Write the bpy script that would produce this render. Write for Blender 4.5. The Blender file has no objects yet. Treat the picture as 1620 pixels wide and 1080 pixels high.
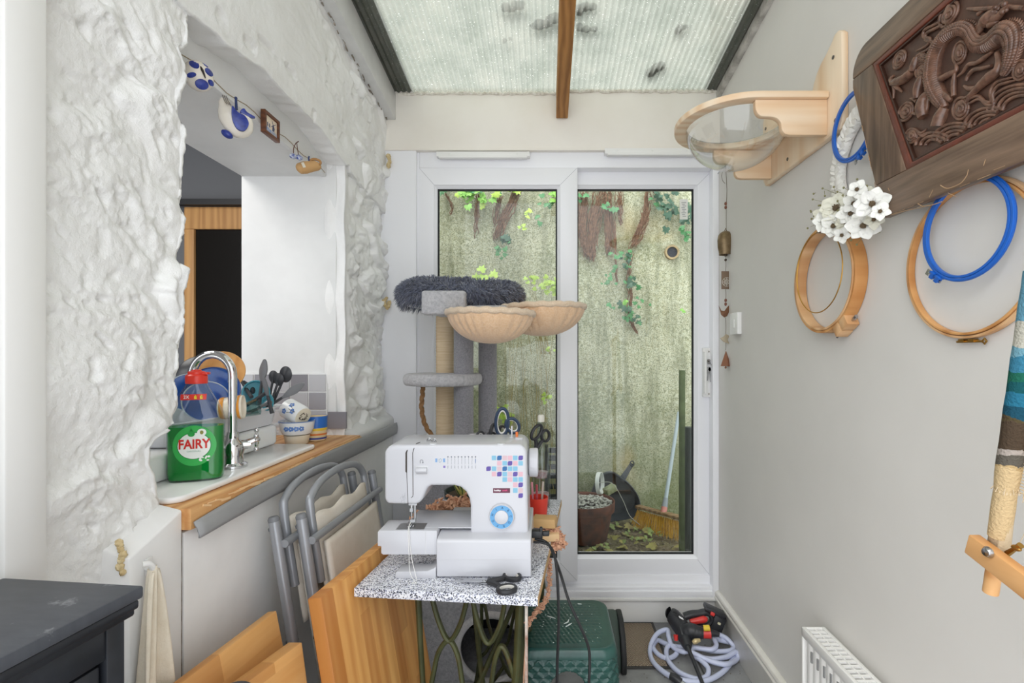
import bpy, bmesh, math, random
from math import sin, cos, pi, radians, sqrt, atan2, floor
from mathutils import Vector as V, Matrix, noise
R = random.Random(7)
SC = bpy.context.scene
COL = SC.collection
F, CX, CY, HC = 765.0, 865.0, 560.0, 1.28      # focal length, principal point (pixels) and eye height (m)

def P(px, py, Y):
    return V(((px - CX) * Y / F, Y, HC - (py - CY) * Y / F))
def PX(px, py, X):
    return P(px, py, X * F / (px - CX))
def PZ(px, py, z):
    return P(px, py, (HC - z) * F / (py - CY))

# ------------------------------------------------------------------ materials
def lin(c):
    if isinstance(c, str):
        c = c.lstrip('#'); c = [int(c[i:i + 2], 16) / 255 for i in (0, 2, 4)]
    return tuple(x / 12.92 if x <= 0.04045 else ((x + 0.055) / 1.055) ** 2.4 for x in c[:3]) + (1.0,)

class NT:
    def __init__(s, name):
        s.m = bpy.data.materials.new(name); s.m.use_nodes = True
        s.t = s.m.node_tree; s.t.nodes.clear()
        s.out = s.n('ShaderNodeOutputMaterial')
    def n(s, kind, **kw):
        x = s.t.nodes.new(kind)
        for k, v in kw.items(): setattr(x, k, v)
        return x
    def l(s, a, b): s.t.links.new(a, b)
    def coord(s, scale=(1, 1, 1), rot=(0, 0, 0), kind='Object'):
        tc = s.n('ShaderNodeTexCoord'); mp = s.n('ShaderNodeMapping')
        mp.inputs['Scale'].default_value = scale; mp.inputs['Rotation'].default_value = rot
        s.l(tc.outputs[kind], mp.inputs[0]); return mp.outputs[0]
    def noise(s, vec, scale, detail=4, rough=.6, dist=0):
        x = s.n('ShaderNodeTexNoise'); s.l(vec, x.inputs['Vector'])
        x.inputs['Scale'].default_value = scale; x.inputs['Detail'].default_value = detail
        x.inputs['Roughness'].default_value = rough; x.inputs['Distortion'].default_value = dist
        return x.outputs['Fac']
    def ramp(s, fac, stops, interp='LINEAR'):
        x = s.n('ShaderNodeValToRGB'); cr = x.color_ramp; cr.interpolation = interp
        while len(cr.elements) < len(stops): cr.elements.new(0.5)
        for e, (p, c) in zip(cr.elements, stops):
            e.position = p; e.color = lin(c) if not (isinstance(c, tuple) and len(c) == 4) else c
        s.l(fac, x.inputs[0]); return x.outputs[0]
    def mix(s, fac, a, b, blend='MIX'):
        x = s.n('ShaderNodeMix', data_type='RGBA', blend_type=blend)
        for sock, v in ((x.inputs[0], fac), (x.inputs[6], a), (x.inputs[7], b)):
            if hasattr(v, 'links'): s.l(v, sock)
            elif isinstance(v, (int, float)): sock.default_value = v
            else: sock.default_value = lin(v)
        return x.outputs[2]
    def math(s, op, a, b=0.0, c=0.0):
        x = s.n('ShaderNodeMath', operation=op)
        for i, v in enumerate((a, b, c)):
            if hasattr(v, 'links'): s.l(v, x.inputs[i])
            else: x.inputs[i].default_value = v
        return x.outputs[0]
    def bump(s, h, strength, dist=0.002):
        x = s.n('ShaderNodeBump'); x.inputs['Strength'].default_value = strength; x.inputs['Distance'].default_value = dist
        s.l(h, x.inputs['Height']); return x.outputs[0]
    def bsdf(s, col, rough=.5, metal=0, normal=None, spec=.5, **kw):
        b = s.n('ShaderNodeBsdfPrincipled')
        if hasattr(col, 'links'): s.l(col, b.inputs['Base Color'])
        else: b.inputs['Base Color'].default_value = lin(col)
        if hasattr(rough, 'links'): s.l(rough, b.inputs['Roughness'])
        else: b.inputs['Roughness'].default_value = rough
        b.inputs['Metallic'].default_value = metal
        b.inputs['Specular IOR Level'].default_value = spec
        for k, v in kw.items():
            b.inputs[k].default_value = v
        if normal is not None: s.l(normal, b.inputs['Normal'])
        s.l(b.outputs[0], s.out.inputs[0]); return b

def plain(name, col, rough=.5, metal=0, var=None, bump=None, spec=.5, **kw):
    """var = (scale, second colour, amount, detail); bump = (scale, strength, distance)."""
    t = NT(name); c = col; nrm = None
    if var:
        v = t.coord(var[4] if len(var) > 4 else (1, 1, 1))
        f = t.noise(v, var[0], var[3] if len(var) > 3 else 4)
        f = t.ramp(f, [(.35, '#000000'), (.65, '#ffffff')])
        c = t.mix(t.math('MULTIPLY', f, var[2]), col, var[1])
    if bump:
        v = t.coord(); h = t.noise(v, bump[0], 5, .65)
        nrm = t.bump(h, bump[1], bump[2] if len(bump) > 2 else .002)
    t.bsdf(c, rough, metal, nrm, spec, **kw)
    return t.m

def wood(name, c1, c2, axis='Z', scale=1.0, rough=.5, stave=None, c3=None, bump=.15, rings=.4):
    """grain running along axis; stave = (across-axis index, width, along length) tints glued strips."""
    t = NT(name)
    st = {'X': (.08, 1, 1), 'Y': (1, .08, 1), 'Z': (1, 1, .08)}[axis]
    v = t.coord(tuple(a * scale for a in st))
    base = v
    n1 = t.noise(base, 14, 6, .6, .6); n2 = t.noise(base, 90, 3, .6, .2)
    w = t.n('ShaderNodeTexWave', wave_type='BANDS', bands_direction='X' if axis != 'X' else 'Y')
    t.l(base, w.inputs[0]); w.inputs['Scale'].default_value = 9; w.inputs['Distortion'].default_value = 9
    w.inputs['Detail'].default_value = 3; w.inputs['Detail Scale'].default_value = 1.2
    f = t.math('ADD', t.math('MULTIPLY', n1, 1 - rings), t.math('MULTIPLY', w.outputs['Fac'], rings))
    f = t.math('ADD', t.math('MULTIPLY', f, .8), t.math('MULTIPLY', n2, .2))
    c = t.ramp(f, [(.25, c1), (.72, c2)])
    if stave:
        tc = t.n('ShaderNodeTexCoord'); sp = t.n('ShaderNodeSeparateXYZ'); t.l(tc.outputs['Object'], sp.inputs[0])
        a = t.math('FLOOR', t.math('DIVIDE', sp.outputs[stave[0]], stave[1]))
        ai = {'X': 0, 'Y': 1, 'Z': 2}[axis]
        wn0 = t.n('ShaderNodeTexWhiteNoise', noise_dimensions='1D'); t.l(a, wn0.inputs['W'])
        b = t.math('FLOOR', t.math('ADD', t.math('DIVIDE', sp.outputs[ai], stave[2]), t.math('MULTIPLY', wn0.outputs[0], 7)))
        wn = t.n('ShaderNodeTexWhiteNoise', noise_dimensions='1D')
        t.l(t.math('ADD', t.math('MULTIPLY', a, 13.7), t.math('MULTIPLY', b, 3.31)), wn.inputs['W'])
        c = t.mix(t.math('MULTIPLY', t.math('POWER', wn.outputs[0], 1.6), .75), c, c3 or c1)
    nrm = t.bump(f, bump, .001)
    t.bsdf(c, rough, 0, nrm, .4)
    return t.m

def glass(name, tint='#ffffff', gloss=.06, rough=0.0, mixcol=None):
    t = NT(name)
    tr = t.n('ShaderNodeBsdfTransparent'); tr.inputs[0].default_value = lin(tint)
    gl = t.n('ShaderNodeBsdfGlossy'); gl.inputs['Roughness'].default_value = rough
    lw = t.n('ShaderNodeLayerWeight'); lw.inputs[0].default_value = .35
    f = t.math('ADD', t.math('MULTIPLY', lw.outputs['Facing'], .55), gloss)
    f = t.math('MULTIPLY', f, f) if False else t.math('ADD', t.math('MULTIPLY', t.math('POWER', lw.outputs['Facing'], 3.0), .6), gloss)
    mx = t.n('ShaderNodeMixShader'); t.l(f, mx.inputs[0]); t.l(tr.outputs[0], mx.inputs[1]); t.l(gl.outputs[0], mx.inputs[2])
    t.l(mx.outputs[0], t.out.inputs[0])
    return t.m

# ------------------------------------------------------------------ mesh builder
def frame_of(d):
    d = d.normalized(); u = V((0, 0, 1)) if abs(d.z) < .9 else V((1, 0, 0))
    a = d.cross(u).normalized(); b = a.cross(d).normalized(); return a, b

class MB:
    def __init__(s, M=None):
        s.v = []; s.f = []; s.mi = []; s.M = M or Matrix.Identity(4); s.m = 0
    def add(s, vs, fs, m=None):
        o = len(s.v); s.v.extend([s.M @ V(p) for p in vs])
        for f in fs: s.f.append(tuple(i + o for i in f)); s.mi.append(s.m if m is None else m)
        return s
    def box(s, x0, x1, y0, y1, z0, z1, m=None):
        vs = [(x, y, z) for x in (x0, x1) for y in (y0, y1) for z in (z0, z1)]
        return s.add(vs, [(0, 1, 3, 2), (4, 6, 7, 5), (0, 4, 5, 1), (2, 3, 7, 6), (0, 2, 6, 4), (1, 5, 7, 3)], m)
    def obox(s, c, size, rot=None, m=None):
        a, b, d = [x / 2 for x in size]; rot = rot or Matrix.Identity(3)
        vs = [V(c) + rot @ V((x, y, z)) for x in (-a, a) for y in (-b, b) for z in (-d, d)]
        return s.add(vs, [(0, 1, 3, 2), (4, 6, 7, 5), (0, 4, 5, 1), (2, 3, 7, 6), (0, 2, 6, 4), (1, 5, 7, 3)], m)
    def bar(s, p0, p1, w, h, up=V((0, 0, 1)), m=None):
        p0 = V(p0); p1 = V(p1); d = (p1 - p0).normalized(); a = d.cross(V(up)).normalized(); b = a.cross(d).normalized()
        vs = []
        for p in (p0, p1):
            for i, j in ((-1, -1), (1, -1), (1, 1), (-1, 1)): vs.append(p + a * (i * w / 2) + b * (j * h / 2))
        return s.add(vs, [(0, 1, 2, 3), (7, 6, 5, 4), (0, 4, 5, 1), (1, 5, 6, 2), (2, 6, 7, 3), (3, 7, 4, 0)], m)
    def tube(s, pts, r, n=10, closed=False, flat=1.0, m=None, up=None, sub=0, twist=0, prof=None):
        pts = [V(p) for p in pts]
        rs = list(r) if isinstance(r, (list, tuple)) else [r] * len(pts)
        if sub: pts, rs = smooth_path(pts, rs, sub, closed)
        N = len(pts); vs = []; prev = None
        for i, p in enumerate(pts):
            if closed: d = pts[(i + 1) % N] - pts[i - 1]
            else: d = pts[min(i + 1, N - 1)] - pts[max(i - 1, 0)]
            if d.length < 1e-9: d = V((0, 0, 1))
            d.normalize()
            if up is not None:
                a = d.cross(V(up))
                if a.length < 1e-6: a = frame_of(d)[0]
                a.normalize()
            elif prev is None: a = frame_of(d)[0]
            else:
                a = prev - d * prev.dot(d)
                if a.length < 1e-6: a = frame_of(d)[0]
                a.normalize()
            prev = a; b = a.cross(d)
            for k in range(n):
                t = 2 * pi * k / n + twist * i
                q = prof(k, n, i) if prof else 1.0
                vs.append(p + a * (cos(t) * rs[i] * q) + b * (sin(t) * rs[i] * flat * q))
        fs = []
        for i in range(N if closed else N - 1):
            j = (i + 1) % N
            for k in range(n):
                l = (k + 1) % n; fs.append((i * n + k, i * n + l, j * n + l, j * n + k))
        if not closed:
            fs.append(tuple(range(n))[::-1]); fs.append(tuple((N - 1) * n + k for k in range(n)))
        return s.add(vs, fs, m)
    def cyl(s, p0, p1, r0, r1=None, n=20, m=None):
        return s.tube([p0, p1], [r0, r0 if r1 is None else r1], n, m=m)
    def lathe(s, prof, M=None, n=32, m=None, cap=True, sx=1.0, sy=1.0, mod=None):
        M = M or Matrix.Identity(4); vs = []
        for i, (r, z) in enumerate(prof):
            for k in range(n):
                t = 2 * pi * k / n; q = mod(t, i) if mod else 1.0
                vs.append(M @ V((r * cos(t) * sx * q, r * sin(t) * sy * q, z)))
        fs = []
        for i in range(len(prof) - 1):
            for k in range(n):
                l = (k + 1) % n; fs.append((i * n + k, i * n + l, (i + 1) * n + l, (i + 1) * n + k))
        if cap:
            if prof[0][0] > 1e-5: fs.append(tuple(range(n))[::-1])
            if prof[-1][0] > 1e-5: fs.append(tuple((len(prof) - 1) * n + k for k in range(n)))
        return s.add(vs, fs, m)
    def prism(s, poly, d0, d1, O=V((0, 0, 0)), U=V((1, 0, 0)), W=V((0, 0, 1)), N=V((0, 1, 0)), m=None, holes=None):
        n = len(poly); vs = [O + U * a + W * b + N * d for d in (d0, d1) for a, b in poly]
        fs = [tuple(range(n)), tuple(range(2 * n - 1, n - 1, -1))]
        for i in range(n):
            j = (i + 1) % n; fs.append((i, i + n, j + n, j))
        return s.add(vs, fs, m)
    def ring_prism(s, outer, inner, d0, d1, O=V((0, 0, 0)), U=V((1, 0, 0)), W=V((0, 0, 1)), N=V((0, 1, 0)), m=None):
        n = len(outer); vs = []
        for d in (d0, d1):
            for pl in (outer, inner):
                vs += [O + U * a + W * b + N * d for a, b in pl]
        fs = []
        for i in range(n):
            j = (i + 1) % n
            fs += [(i, j, n + j, n + i), (2 * n + i, 3 * n + i, 3 * n + j, 2 * n + j), (i, 2 * n + i, 2 * n + j, j), (n + i, n + j, 3 * n + j, 3 * n + i)]
        return s.add(vs, fs, m)
    def grid(s, nu, nv, fn, skip=None, closed_u=False, m=None):
        vs = [fn(i, j) for j in range(nv) for i in range(nu)]
        fs = []
        for j in range(nv - 1):
            for i in range(nu if closed_u else nu - 1):
                if skip and skip(i, j): continue
                k = (i + 1) % nu
                fs.append((j * nu + i, j * nu + k, (j + 1) * nu + k, (j + 1) * nu + i))
        return s.add(vs, fs, m)
    def ball(s, c, r, nu=14, nv=9, rot=None, m=None, disp=None):
        r = (r, r, r) if isinstance(r, (int, float)) else r; rot = rot or Matrix.Identity(3); c = V(c)
        vs = []
        for j in range(nv + 1):
            ph = pi * j / nv
            for i in range(nu):
                t = 2 * pi * i / nu; d = V((sin(ph) * cos(t), sin(ph) * sin(t), cos(ph)))
                q = disp(d) if disp else 1.0
                vs.append(c + rot @ V((d.x * r[0] * q, d.y * r[1] * q, d.z * r[2] * q)))
        fs = []
        for j in range(nv):
            for i in range(nu):
                k = (i + 1) % nu; fs.append((j * nu + i, (j + 1) * nu + i, (j + 1) * nu + k, j * nu + k))
        return s.add(vs, fs, m)
    def merge(s, o, m=None):
        return s.add(o.v, o.f, m)

def smooth_path(pts, rs, sub, closed=False):
    N = len(pts); out = []; ro = []
    def g(i): return pts[i % N] if closed else pts[max(0, min(N - 1, i))]
    def gr(i): return rs[i % N] if closed else rs[max(0, min(N - 1, i))]
    for i in range(N if closed else N - 1):
        a, b, c, d = g(i - 1), g(i), g(i + 1), g(i + 2)
        for k in range(sub):
            t = k / sub
            out.append(.5 * ((2 * b) + (c - a) * t + (2 * a - 5 * b + 4 * c - d) * t * t + (3 * b - a - 3 * c + d) * t ** 3))
            ro.append(gr(i) * (1 - t) + gr(i + 1) * t)
    if not closed: out.append(pts[-1]); ro.append(rs[-1])
    return out, ro
def sp(pts, sub=8, closed=False):
    return smooth_path([V(p) if len(p) == 3 else V((p[0], p[1], 0)) for p in pts], [0] * len(pts), sub, closed)[0]
def sp2(pts, sub=8, closed=False): return [(p.x, p.y) for p in sp(pts, sub, closed)]
def rrect(x0, x1, y0, y1, r, n=6):
    out = []
    for cx, cy, a in ((x1 - r, y1 - r, 0), (x0 + r, y1 - r, pi / 2), (x0 + r, y0 + r, pi), (x1 - r, y0 + r, 1.5 * pi)):
        for k in range(n + 1):
            t = a + pi / 2 * k / n; out.append((cx + r * cos(t), cy + r * sin(t)))
    return out
def circ(cx, cy, r, n=32, a0=0.0): return [(cx + r * cos(a0 + 2 * pi * k / n), cy + r * sin(a0 + 2 * pi * k / n)) for k in range(n)]
def aim(loc, z, x=None):
    """matrix whose local Z points along z"""
    z = V(z).normalized(); x = V(x) if x is not None else frame_of(z)[0]
    x = (x - z * x.dot(z)).normalized(); y = z.cross(x)
    M = Matrix((x, y, z)).transposed().to_4x4(); M.translation = V(loc); return M

# ------------------------------------------------------------------ objects
ROOT = {}
def to_obj(name, mb, mats, bevel=0, smooth=38, bseg=2, sub=0, solid=0):
    me = bpy.data.meshes.new(name); me.from_pydata([tuple(p) for p in mb.v], [], mb.f)
    mats = mats if isinstance(mats, (list, tuple)) else [mats]
    for m in mats: me.materials.append(m)
    if len(mats) > 1: me.polygons.foreach_set('material_index', mb.mi)
    bm = bmesh.new(); bm.from_mesh(me)
    bmesh.ops.recalc_face_normals(bm, faces=bm.faces)
    if bevel:
        es = [e for e in bm.edges if len(e.link_faces) == 2 and e.calc_face_angle(0) > radians(30)]
        bmesh.ops.bevel(bm, geom=es, offset=bevel, offset_type='OFFSET', segments=bseg, profile=.5, affect='EDGES', clamp_overlap=True)
    bm.to_mesh(me); bm.free()
    me.polygons.foreach_set('use_smooth', [True] * len(me.polygons))
    if smooth < 180: me.set_sharp_from_angle(angle=radians(smooth))
    me.update()
    o = bpy.data.objects.new(name, me); COL.objects.link(o)
    if solid:
        md = o.modifiers.new('thickness', 'SOLIDIFY'); md.thickness = solid; md.offset = 0
    if sub:
        md = o.modifiers.new('smooth', 'SUBSURF'); md.levels = sub; md.render_levels = sub
    return o
def tag(o, label, cat, group=None, kind=None):
    o['label'] = label; o['category'] = cat
    if group: o['group'] = group
    if kind: o['kind'] = kind
    return o
def thing(name, label, cat, M=(0, 0, 0), rotz=0, group=None):
    o = bpy.data.objects.new(name, None); COL.objects.link(o); o.empty_display_size = .05
    M = M if isinstance(M, Matrix) else Matrix.Translation(V(M)) @ Matrix.Rotation(rotz, 4, 'Z')
    o.matrix_world = M; ROOT[o.name] = M
    return tag(o, label, cat, group)
def part(name, mb, mats, parent, world=False, label=None, kind=None, **kw):
    if world:
        I = ROOT[parent.name].inverted(); mb.v = [I @ p for p in mb.v]
    o = to_obj(name, mb, mats, **kw); o.parent = parent
    ROOT[o.name] = ROOT[parent.name]
    if label: o['label'] = label
    if kind: o['kind'] = kind
    return o
def solo(name, mb, mats, label, cat, group=None, M=None, kind=None, **kw):
    """a thing that is one mesh; world coordinates unless M is given"""
    if M is None:
        lo = V([min(p[i] for p in mb.v) for i in range(3)]); hi = V([max(p[i] for p in mb.v) for i in range(3)])
        c = V(((lo.x + hi.x) / 2, (lo.y + hi.y) / 2, lo.z)); M = Matrix.Translation(c); mb.v = [p - c for p in mb.v]
    o = to_obj(name, mb, mats, **kw); o.matrix_world = M; ROOT[o.name] = M
    return tag(o, label, cat, group, kind)
def struct(name, mb, mats, parent=None, **kw):
    o = to_obj(name, mb, mats, **kw); ROOT[o.name] = Matrix.Identity(4)
    if parent: o.parent = parent
    else: o['kind'] = 'structure'
    return o
def dup(root, M, label=None, group=None):
    r = root.copy(); COL.objects.link(r); r.matrix_world = M; ROOT[r.name] = M
    if label: r['label'] = label
    if group: r['group'] = group
    for ch in list(root.children):
        c = ch.copy(); COL.objects.link(c); c.parent = r
        for g in ch.children:
            d = g.copy(); COL.objects.link(d); d.parent = c
    return r
def text_mb(body, height, M, bold=0.0, sx=1.0, align='CENTER', depth=0.0004):
    cu = bpy.data.curves.new('t', 'FONT'); cu.body = body; cu.size = 1; cu.align_x = align; cu.align_y = 'CENTER'
    cu.offset = bold; cu.extrude = 0; cu.resolution_u = 4
    ob = bpy.data.objects.new('t', cu); COL.objects.link(ob)
    dg = bpy.context.evaluated_depsgraph_get(); me = bpy.data.meshes.new_from_object(ob.evaluated_get(dg))
    k = height / .72; mb = MB()
    vs = [M @ V((v.co.x * k * sx, v.co.y * k, 0)) for v in me.vertices]
    mb.add(vs, [tuple(p.vertices) for p in me.polygons])
    bpy.data.objects.remove(ob); bpy.data.curves.remove(cu); bpy.data.meshes.remove(me)
    return mb
# ------------------------------------------------------------------ setting
XR, XL, YB = 0.817, -0.757, 2.30
def roofz(Y): return 2.505 + 0.122 * (2.3 - Y)

def m_white_stone():
    t = NT('white_stone'); v = t.coord()
    a = t.noise(v, 60, 6, .7); b = t.noise(v, 300, 3, .6)
    h = t.math('ADD', t.math('MULTIPLY', a, .7), t.math('MULTIPLY', b, .3))
    s = t.noise(v, 7, 4, .6)
    c = t.ramp(s, [(.3, '#ebeae8'), (.7, '#f5f5f4')])
    t.bsdf(c, .62, 0, t.bump(h, .75, .004), .3); return t.m
M_STONE = m_white_stone()
M_SMOOTH = plain('white_wall_paint', '#e6e6e5', .6, var=(5, '#dcdcdb', .8), bump=(25, .12))
M_RIGHT = plain('warm_white_paint', '#dfdcd8', .55, var=(3, '#d9d6d2', .7), bump=(18, .10), spec=.3)
M_HEADER = plain('cream_paint', '#f0ebe3', .5, var=(4, '#ebe5db', .8))
M_UPVC = plain('white_upvc', '#f2f2f6', .28, spec=.5)
M_GLOSSW = plain('white_gloss', '#edecea', .3)
M_PANEL = plain('white_board_paint', '#f3f2f1', .45, var=(6, '#eae9e8', .8), bump=(30, .08))

def m_floor():
    t = NT('slate_floor'); v = t.coord()
    b = t.n('ShaderNodeTexBrick'); t.l(v, b.inputs[0]); b.offset = .5
    b.inputs['Scale'].default_value = 1; b.inputs['Brick Width'].default_value = .42; b.inputs['Row Height'].default_value = .30
    b.inputs['Mortar Size'].default_value = .004
    b.inputs['Color1'].default_value = lin('#9b9b99'); b.inputs['Color2'].default_value = lin('#85868a'); b.inputs['Mortar'].default_value = lin('#4c4b49')
    n = t.noise(v, 9, 7, .65); n2 = t.noise(v, 45, 4)
    c = t.mix(t.ramp(n, [(.4, '#000000'), (.7, '#b0b0b0')]), b.outputs[0], '#565656')
    c = t.mix(t.ramp(n2, [(.58, '#000000'), (.72, '#606060')]), c, '#a8a49c')
    t.bsdf(c, .55, 0, t.bump(n2, .2), .4); return t.m
M_FLOOR = m_floor()
mb = MB(); mb.box(-.95, .92, -.5, 2.42, -.1, 0); struct('floor', mb, M_FLOOR)
mb = MB(); mb.box(-3.1, -.96, -.2, 2.75, -.1, 0); struct('floor', mb, M_FLOOR)

mb = MB(); mb.box(XR, .95, -.35, 2.42, -.05, 3.05); struct('wall_right', mb, M_RIGHT)
# skirting on the right wall, moulded along its top
prof = [(.817, .0), (.799, .0), (.799, .118), (.794, .124), (.794, .131), (.799, .137), (.796, .146), (.800, .156), (.808, .161), (.817, .163)]
mb = MB(); mb.prism(prof, -.35, 2.30, U=V((1, 0, 0)), W=V((0, 0, 1)), N=V((0, 1, 0))); struct('baseboard_right', mb, plain('skirting_gloss', '#e9e6e0', .3, var=(8, '#d8d4cc', .6)), bevel=.0015)

# back wall: header over the door, side board, step under the door
mb = MB(); mb.box(XL - .05, XR, 2.275, 2.42, 2.238, 2.53); mb.box(XL - .05, XR, 2.268, 2.30, 2.236, 2.246)
struct('wall_back', mb, M_HEADER, bevel=.002)
mb = MB(); mb.box(XL - .05, -.614, 2.272, 2.42, 0, 2.236); struct('trim_1', mb, M_UPVC, bevel=.002)
mb = MB(); mb.box(-.62, XR, 2.305, 2.42, 0, .112); mb.box(-.62, XR, 2.285, 2.42, .112, .126); struct('trim_2', mb, M_GLOSSW, bevel=.003)

# ---- sliding door
def frame_rect(mb, x0, x1, z0, z1, wl, wr, wt, wb, y0, y1):
    mb.box(x0, x0 + wl, y0, y1, z0, z1); mb.box(x1 - wr, x1, y0, y1, z0, z1)
    mb.box(x0 + wl, x1 - wr, y0, y1, z1 - wt, z1); mb.box(x0 + wl, x1 - wr, y0, y1, z0, z0 + wb)
def Xat(px, Y): return (px - CX) * Y / F
def Zat(py, Y): return HC - (py - CY) * Y / F
mb = MB()
frame_rect(mb, -.615, XR, .126, 2.238, .012, .03, .075, .03, 2.292, 2.42)
mb.box(-.615, XR, 2.30, 2.42, .15, .172); mb.box(-.6, .80, 2.335, 2.35, .16, .212)
door = struct('door_1', mb, M_UPVC, bevel=.003)
def sash(name, pxl, pxr, pyt, pyb, gl, gr, gt, gb, Y0, Y1, parent):
    x0, x1, z0, z1 = Xat(pxl, Y0), Xat(pxr, Y0), Zat(pyb, Y0), Zat(pyt, Y0)
    a, b, d, e = Xat(gl, Y0), Xat(gr, Y0), Zat(gb, Y0), Zat(gt, Y0)
    mb = MB(); bead = .014
    O = [(x0, z0), (x1, z0), (x1, z1), (x0, z1)]
    A = [(a - bead, d - bead), (b + bead, d - bead), (b + bead, e + bead), (a - bead, e + bead)]
    B = [(a, d), (b, d), (b, e), (a, e)]
    vs = []; n = 4
    for pl, y in ((O, Y0), (A, Y0), (A, Y0 + .005), (B, Y0 + .017), (B, Y1), (O, Y1)): vs += [V((u, y, w)) for u, w in pl]
    fs = []
    for k in range(6):
        for i in range(4):
            j = (i + 1) % 4; k2 = (k + 1) % 6; fs.append((k * 4 + i, k * 4 + j, k2 * 4 + j, k2 * 4 + i))
    mb.add(vs, fs)
    s = struct(name, mb, M_UPVC, parent, bevel=.002)
    g = MB(); frame_rect(g, a - .003, b + .003, d - .003, e + .003, .010, .010, .010, .010, Y0 + .019, Y0 + .03)
    struct('gasket', g, plain('black_rubber', '#17191c', .6), s)
    p = MB(); p.box(a, b, Y0 + .024, Y0 + .026, d, e)
    struct('pane', p, glass('door_glass', '#f6f9f7', .03), s)
    # mitred corner joints
    j = MB()
    for (cx, cz, ix, iz) in ((x0, z0, a, d), (x1, z0, b, d), (x0, z1, a, e), (x1, z1, b, e)):
        j.bar((cx + (ix - cx) * .03, Y0 - .0002, cz + (iz - cz) * .03), (cx + (ix - cx) * .85, Y0 - .0002, cz + (iz - cz) * .85), .0012, .0012, up=V((0, 1, 0)))
    struct('mitre_joint', j, plain('joint_grey', '#a9a9af', .6), s)
    return s, (x0, x1, z0, z1, a, b, d, e)
sash_b, _ = sash('sliding_sash', 884, 1129.5, 267, 918, 913, 1099, 297, 879, 2.345, 2.40, door)
sash_a, dimA = sash('fixed_sash', 662.5, 913.5, 265, 919, 691, 881.5, 297, 885, 2.290, 2.338, door)
mb = MB()
mb.box(Xat(1112, 2.33), Xat(1127.5, 2.33), 2.326, 2.3449, Zat(628, 2.33), Zat(550, 2.33))
mb.box(Xat(1112, 2.33), Xat(1116, 2.33), 2.305, 2.33, Zat(622, 2.33), Zat(556, 2.33))
hd = struct('handle', mb, M_GLOSSW, sash_b, bevel=.003)
mb = MB()
for py in (556, 572, 623): mb.cyl(P(1121.5, py, 2.3265), P(1121.5, py, 2.3235), .0045 if py != 572 else .009, n=12)
struct('screw', mb, plain('steel_dark', '#77736d', .35, 1), hd)
for px0, px1, py0, py1 in ((690, 838, 239.5, 249), (957, 1107, 234, 244.5)):
    mb = MB(); Y = 2.262
    mb.box(Xat(px0, Y), Xat(px1, Y), Y, 2.292, Zat(py1 - 2, Y), Zat(py0, Y))
    mb.box(Xat(px0 + 4, Y), Xat(px1 - 4, Y), Y - .006, 2.28, Zat(py1 + 1, Y), Zat(py1 - 2.5, Y))
    for k in range(3): mb.ball(P(px0 + 20 + k * (px1 - px0 - 40) / 2, py0 + 4, Y), .003, 8, 5)
    struct('trickle_vent', mb, M_GLOSSW, door, bevel=.0015)
mb = MB(); Yp = 2.367
mb.box(Xat(1075.5, Yp), Xat(1088, Yp), Yp, Yp + .0015, Zat(347, Yp), Zat(315, Yp))
st = struct('sticker', mb, plain('sticker_paper', '#e9e8e2', .6), sash_b)
mb = MB()
for k in range(9): mb.box(Xat(1078 + (k % 3), Yp), Xat(1085.5 - (k % 2) * 2, Yp), Yp - .0006, Yp, Zat(320 + k * 2.7 + .9, Yp), Zat(320 + k * 2.7, Yp))
struct('print', mb, plain('print_grey', '#9a9c9e', .7), st)

# ---- roof: corrugated translucent sheets, rafter, wall plate, flashings
def m_poly():
    t = NT('corrugated_sheet'); v = t.coord()
    d = t.noise(v, 6, 6, .7); sp_ = t.noise(v, 160, 2, .5); gr = t.noise(t.coord((1, .3, 1)), 16, 5, .6)
    c = t.ramp(d, [(.3, '#81867d'), (.5, '#989b92'), (.75, '#abaaa0')])
    c = t.mix(t.ramp(gr, [(.5, '#000000'), (.8, '#808080')]), c, '#8d9685')
    c = t.mix(t.ramp(sp_, [(.68, '#000000'), (.72, '#ffffff')]), c, '#f4f4ee')
    tl = t.n('ShaderNodeBsdfTranslucent'); t.l(c, tl.inputs[0])
    df = t.n('ShaderNodeBsdfDiffuse'); t.l(c, df.inputs[0])
    tp = t.n('ShaderNodeBsdfTransparent'); tp.inputs[0].default_value = lin('#a9ae9f')
    gl = t.n('ShaderNodeBsdfGlossy'); gl.inputs['Roughness'].default_value = .15
    m1 = t.n('ShaderNodeMixShader'); m1.inputs[0].default_value = .22; t.l(tl.outputs[0], m1.inputs[1]); t.l(df.outputs[0], m1.inputs[2])
    m2 = t.n('ShaderNodeMixShader'); m2.inputs[0].default_value = .20; t.l(m1.outputs[0], m2.inputs[1]); t.l(tp.outputs[0], m2.inputs[2])
    m3 = t.n('ShaderNodeMixShader'); m3.inputs[0].default_value = .05; t.l(m2.outputs[0], m3.inputs[1]); t.l(gl.outputs[0], m3.inputs[2])
    t.l(m3.outputs[0], t.out.inputs[0]); return t.m
M_POLY = m_poly()
def sheet(x0, x1, dz, yend):
    pitch = .0245; n = int((x1 - x0) / pitch * 8) + 1; mb = MB()
    ys = [yend - (yend + .35) * k / 12 for k in range(13)]
    mb.grid(n, 13, lambda i, j: V((x0 + (x1 - x0) * i / (n - 1), ys[j], roofz(ys[j]) + dz + .0045 * sin(2 * pi * (x1 - x0) * i / (n - 1) / pitch))))
    return mb
struct('ceiling', sheet(-.74, .068, .004, 2.36), M_POLY)
struct('ceiling', sheet(.062, .80, .014, 2.36), M_POLY)
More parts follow.
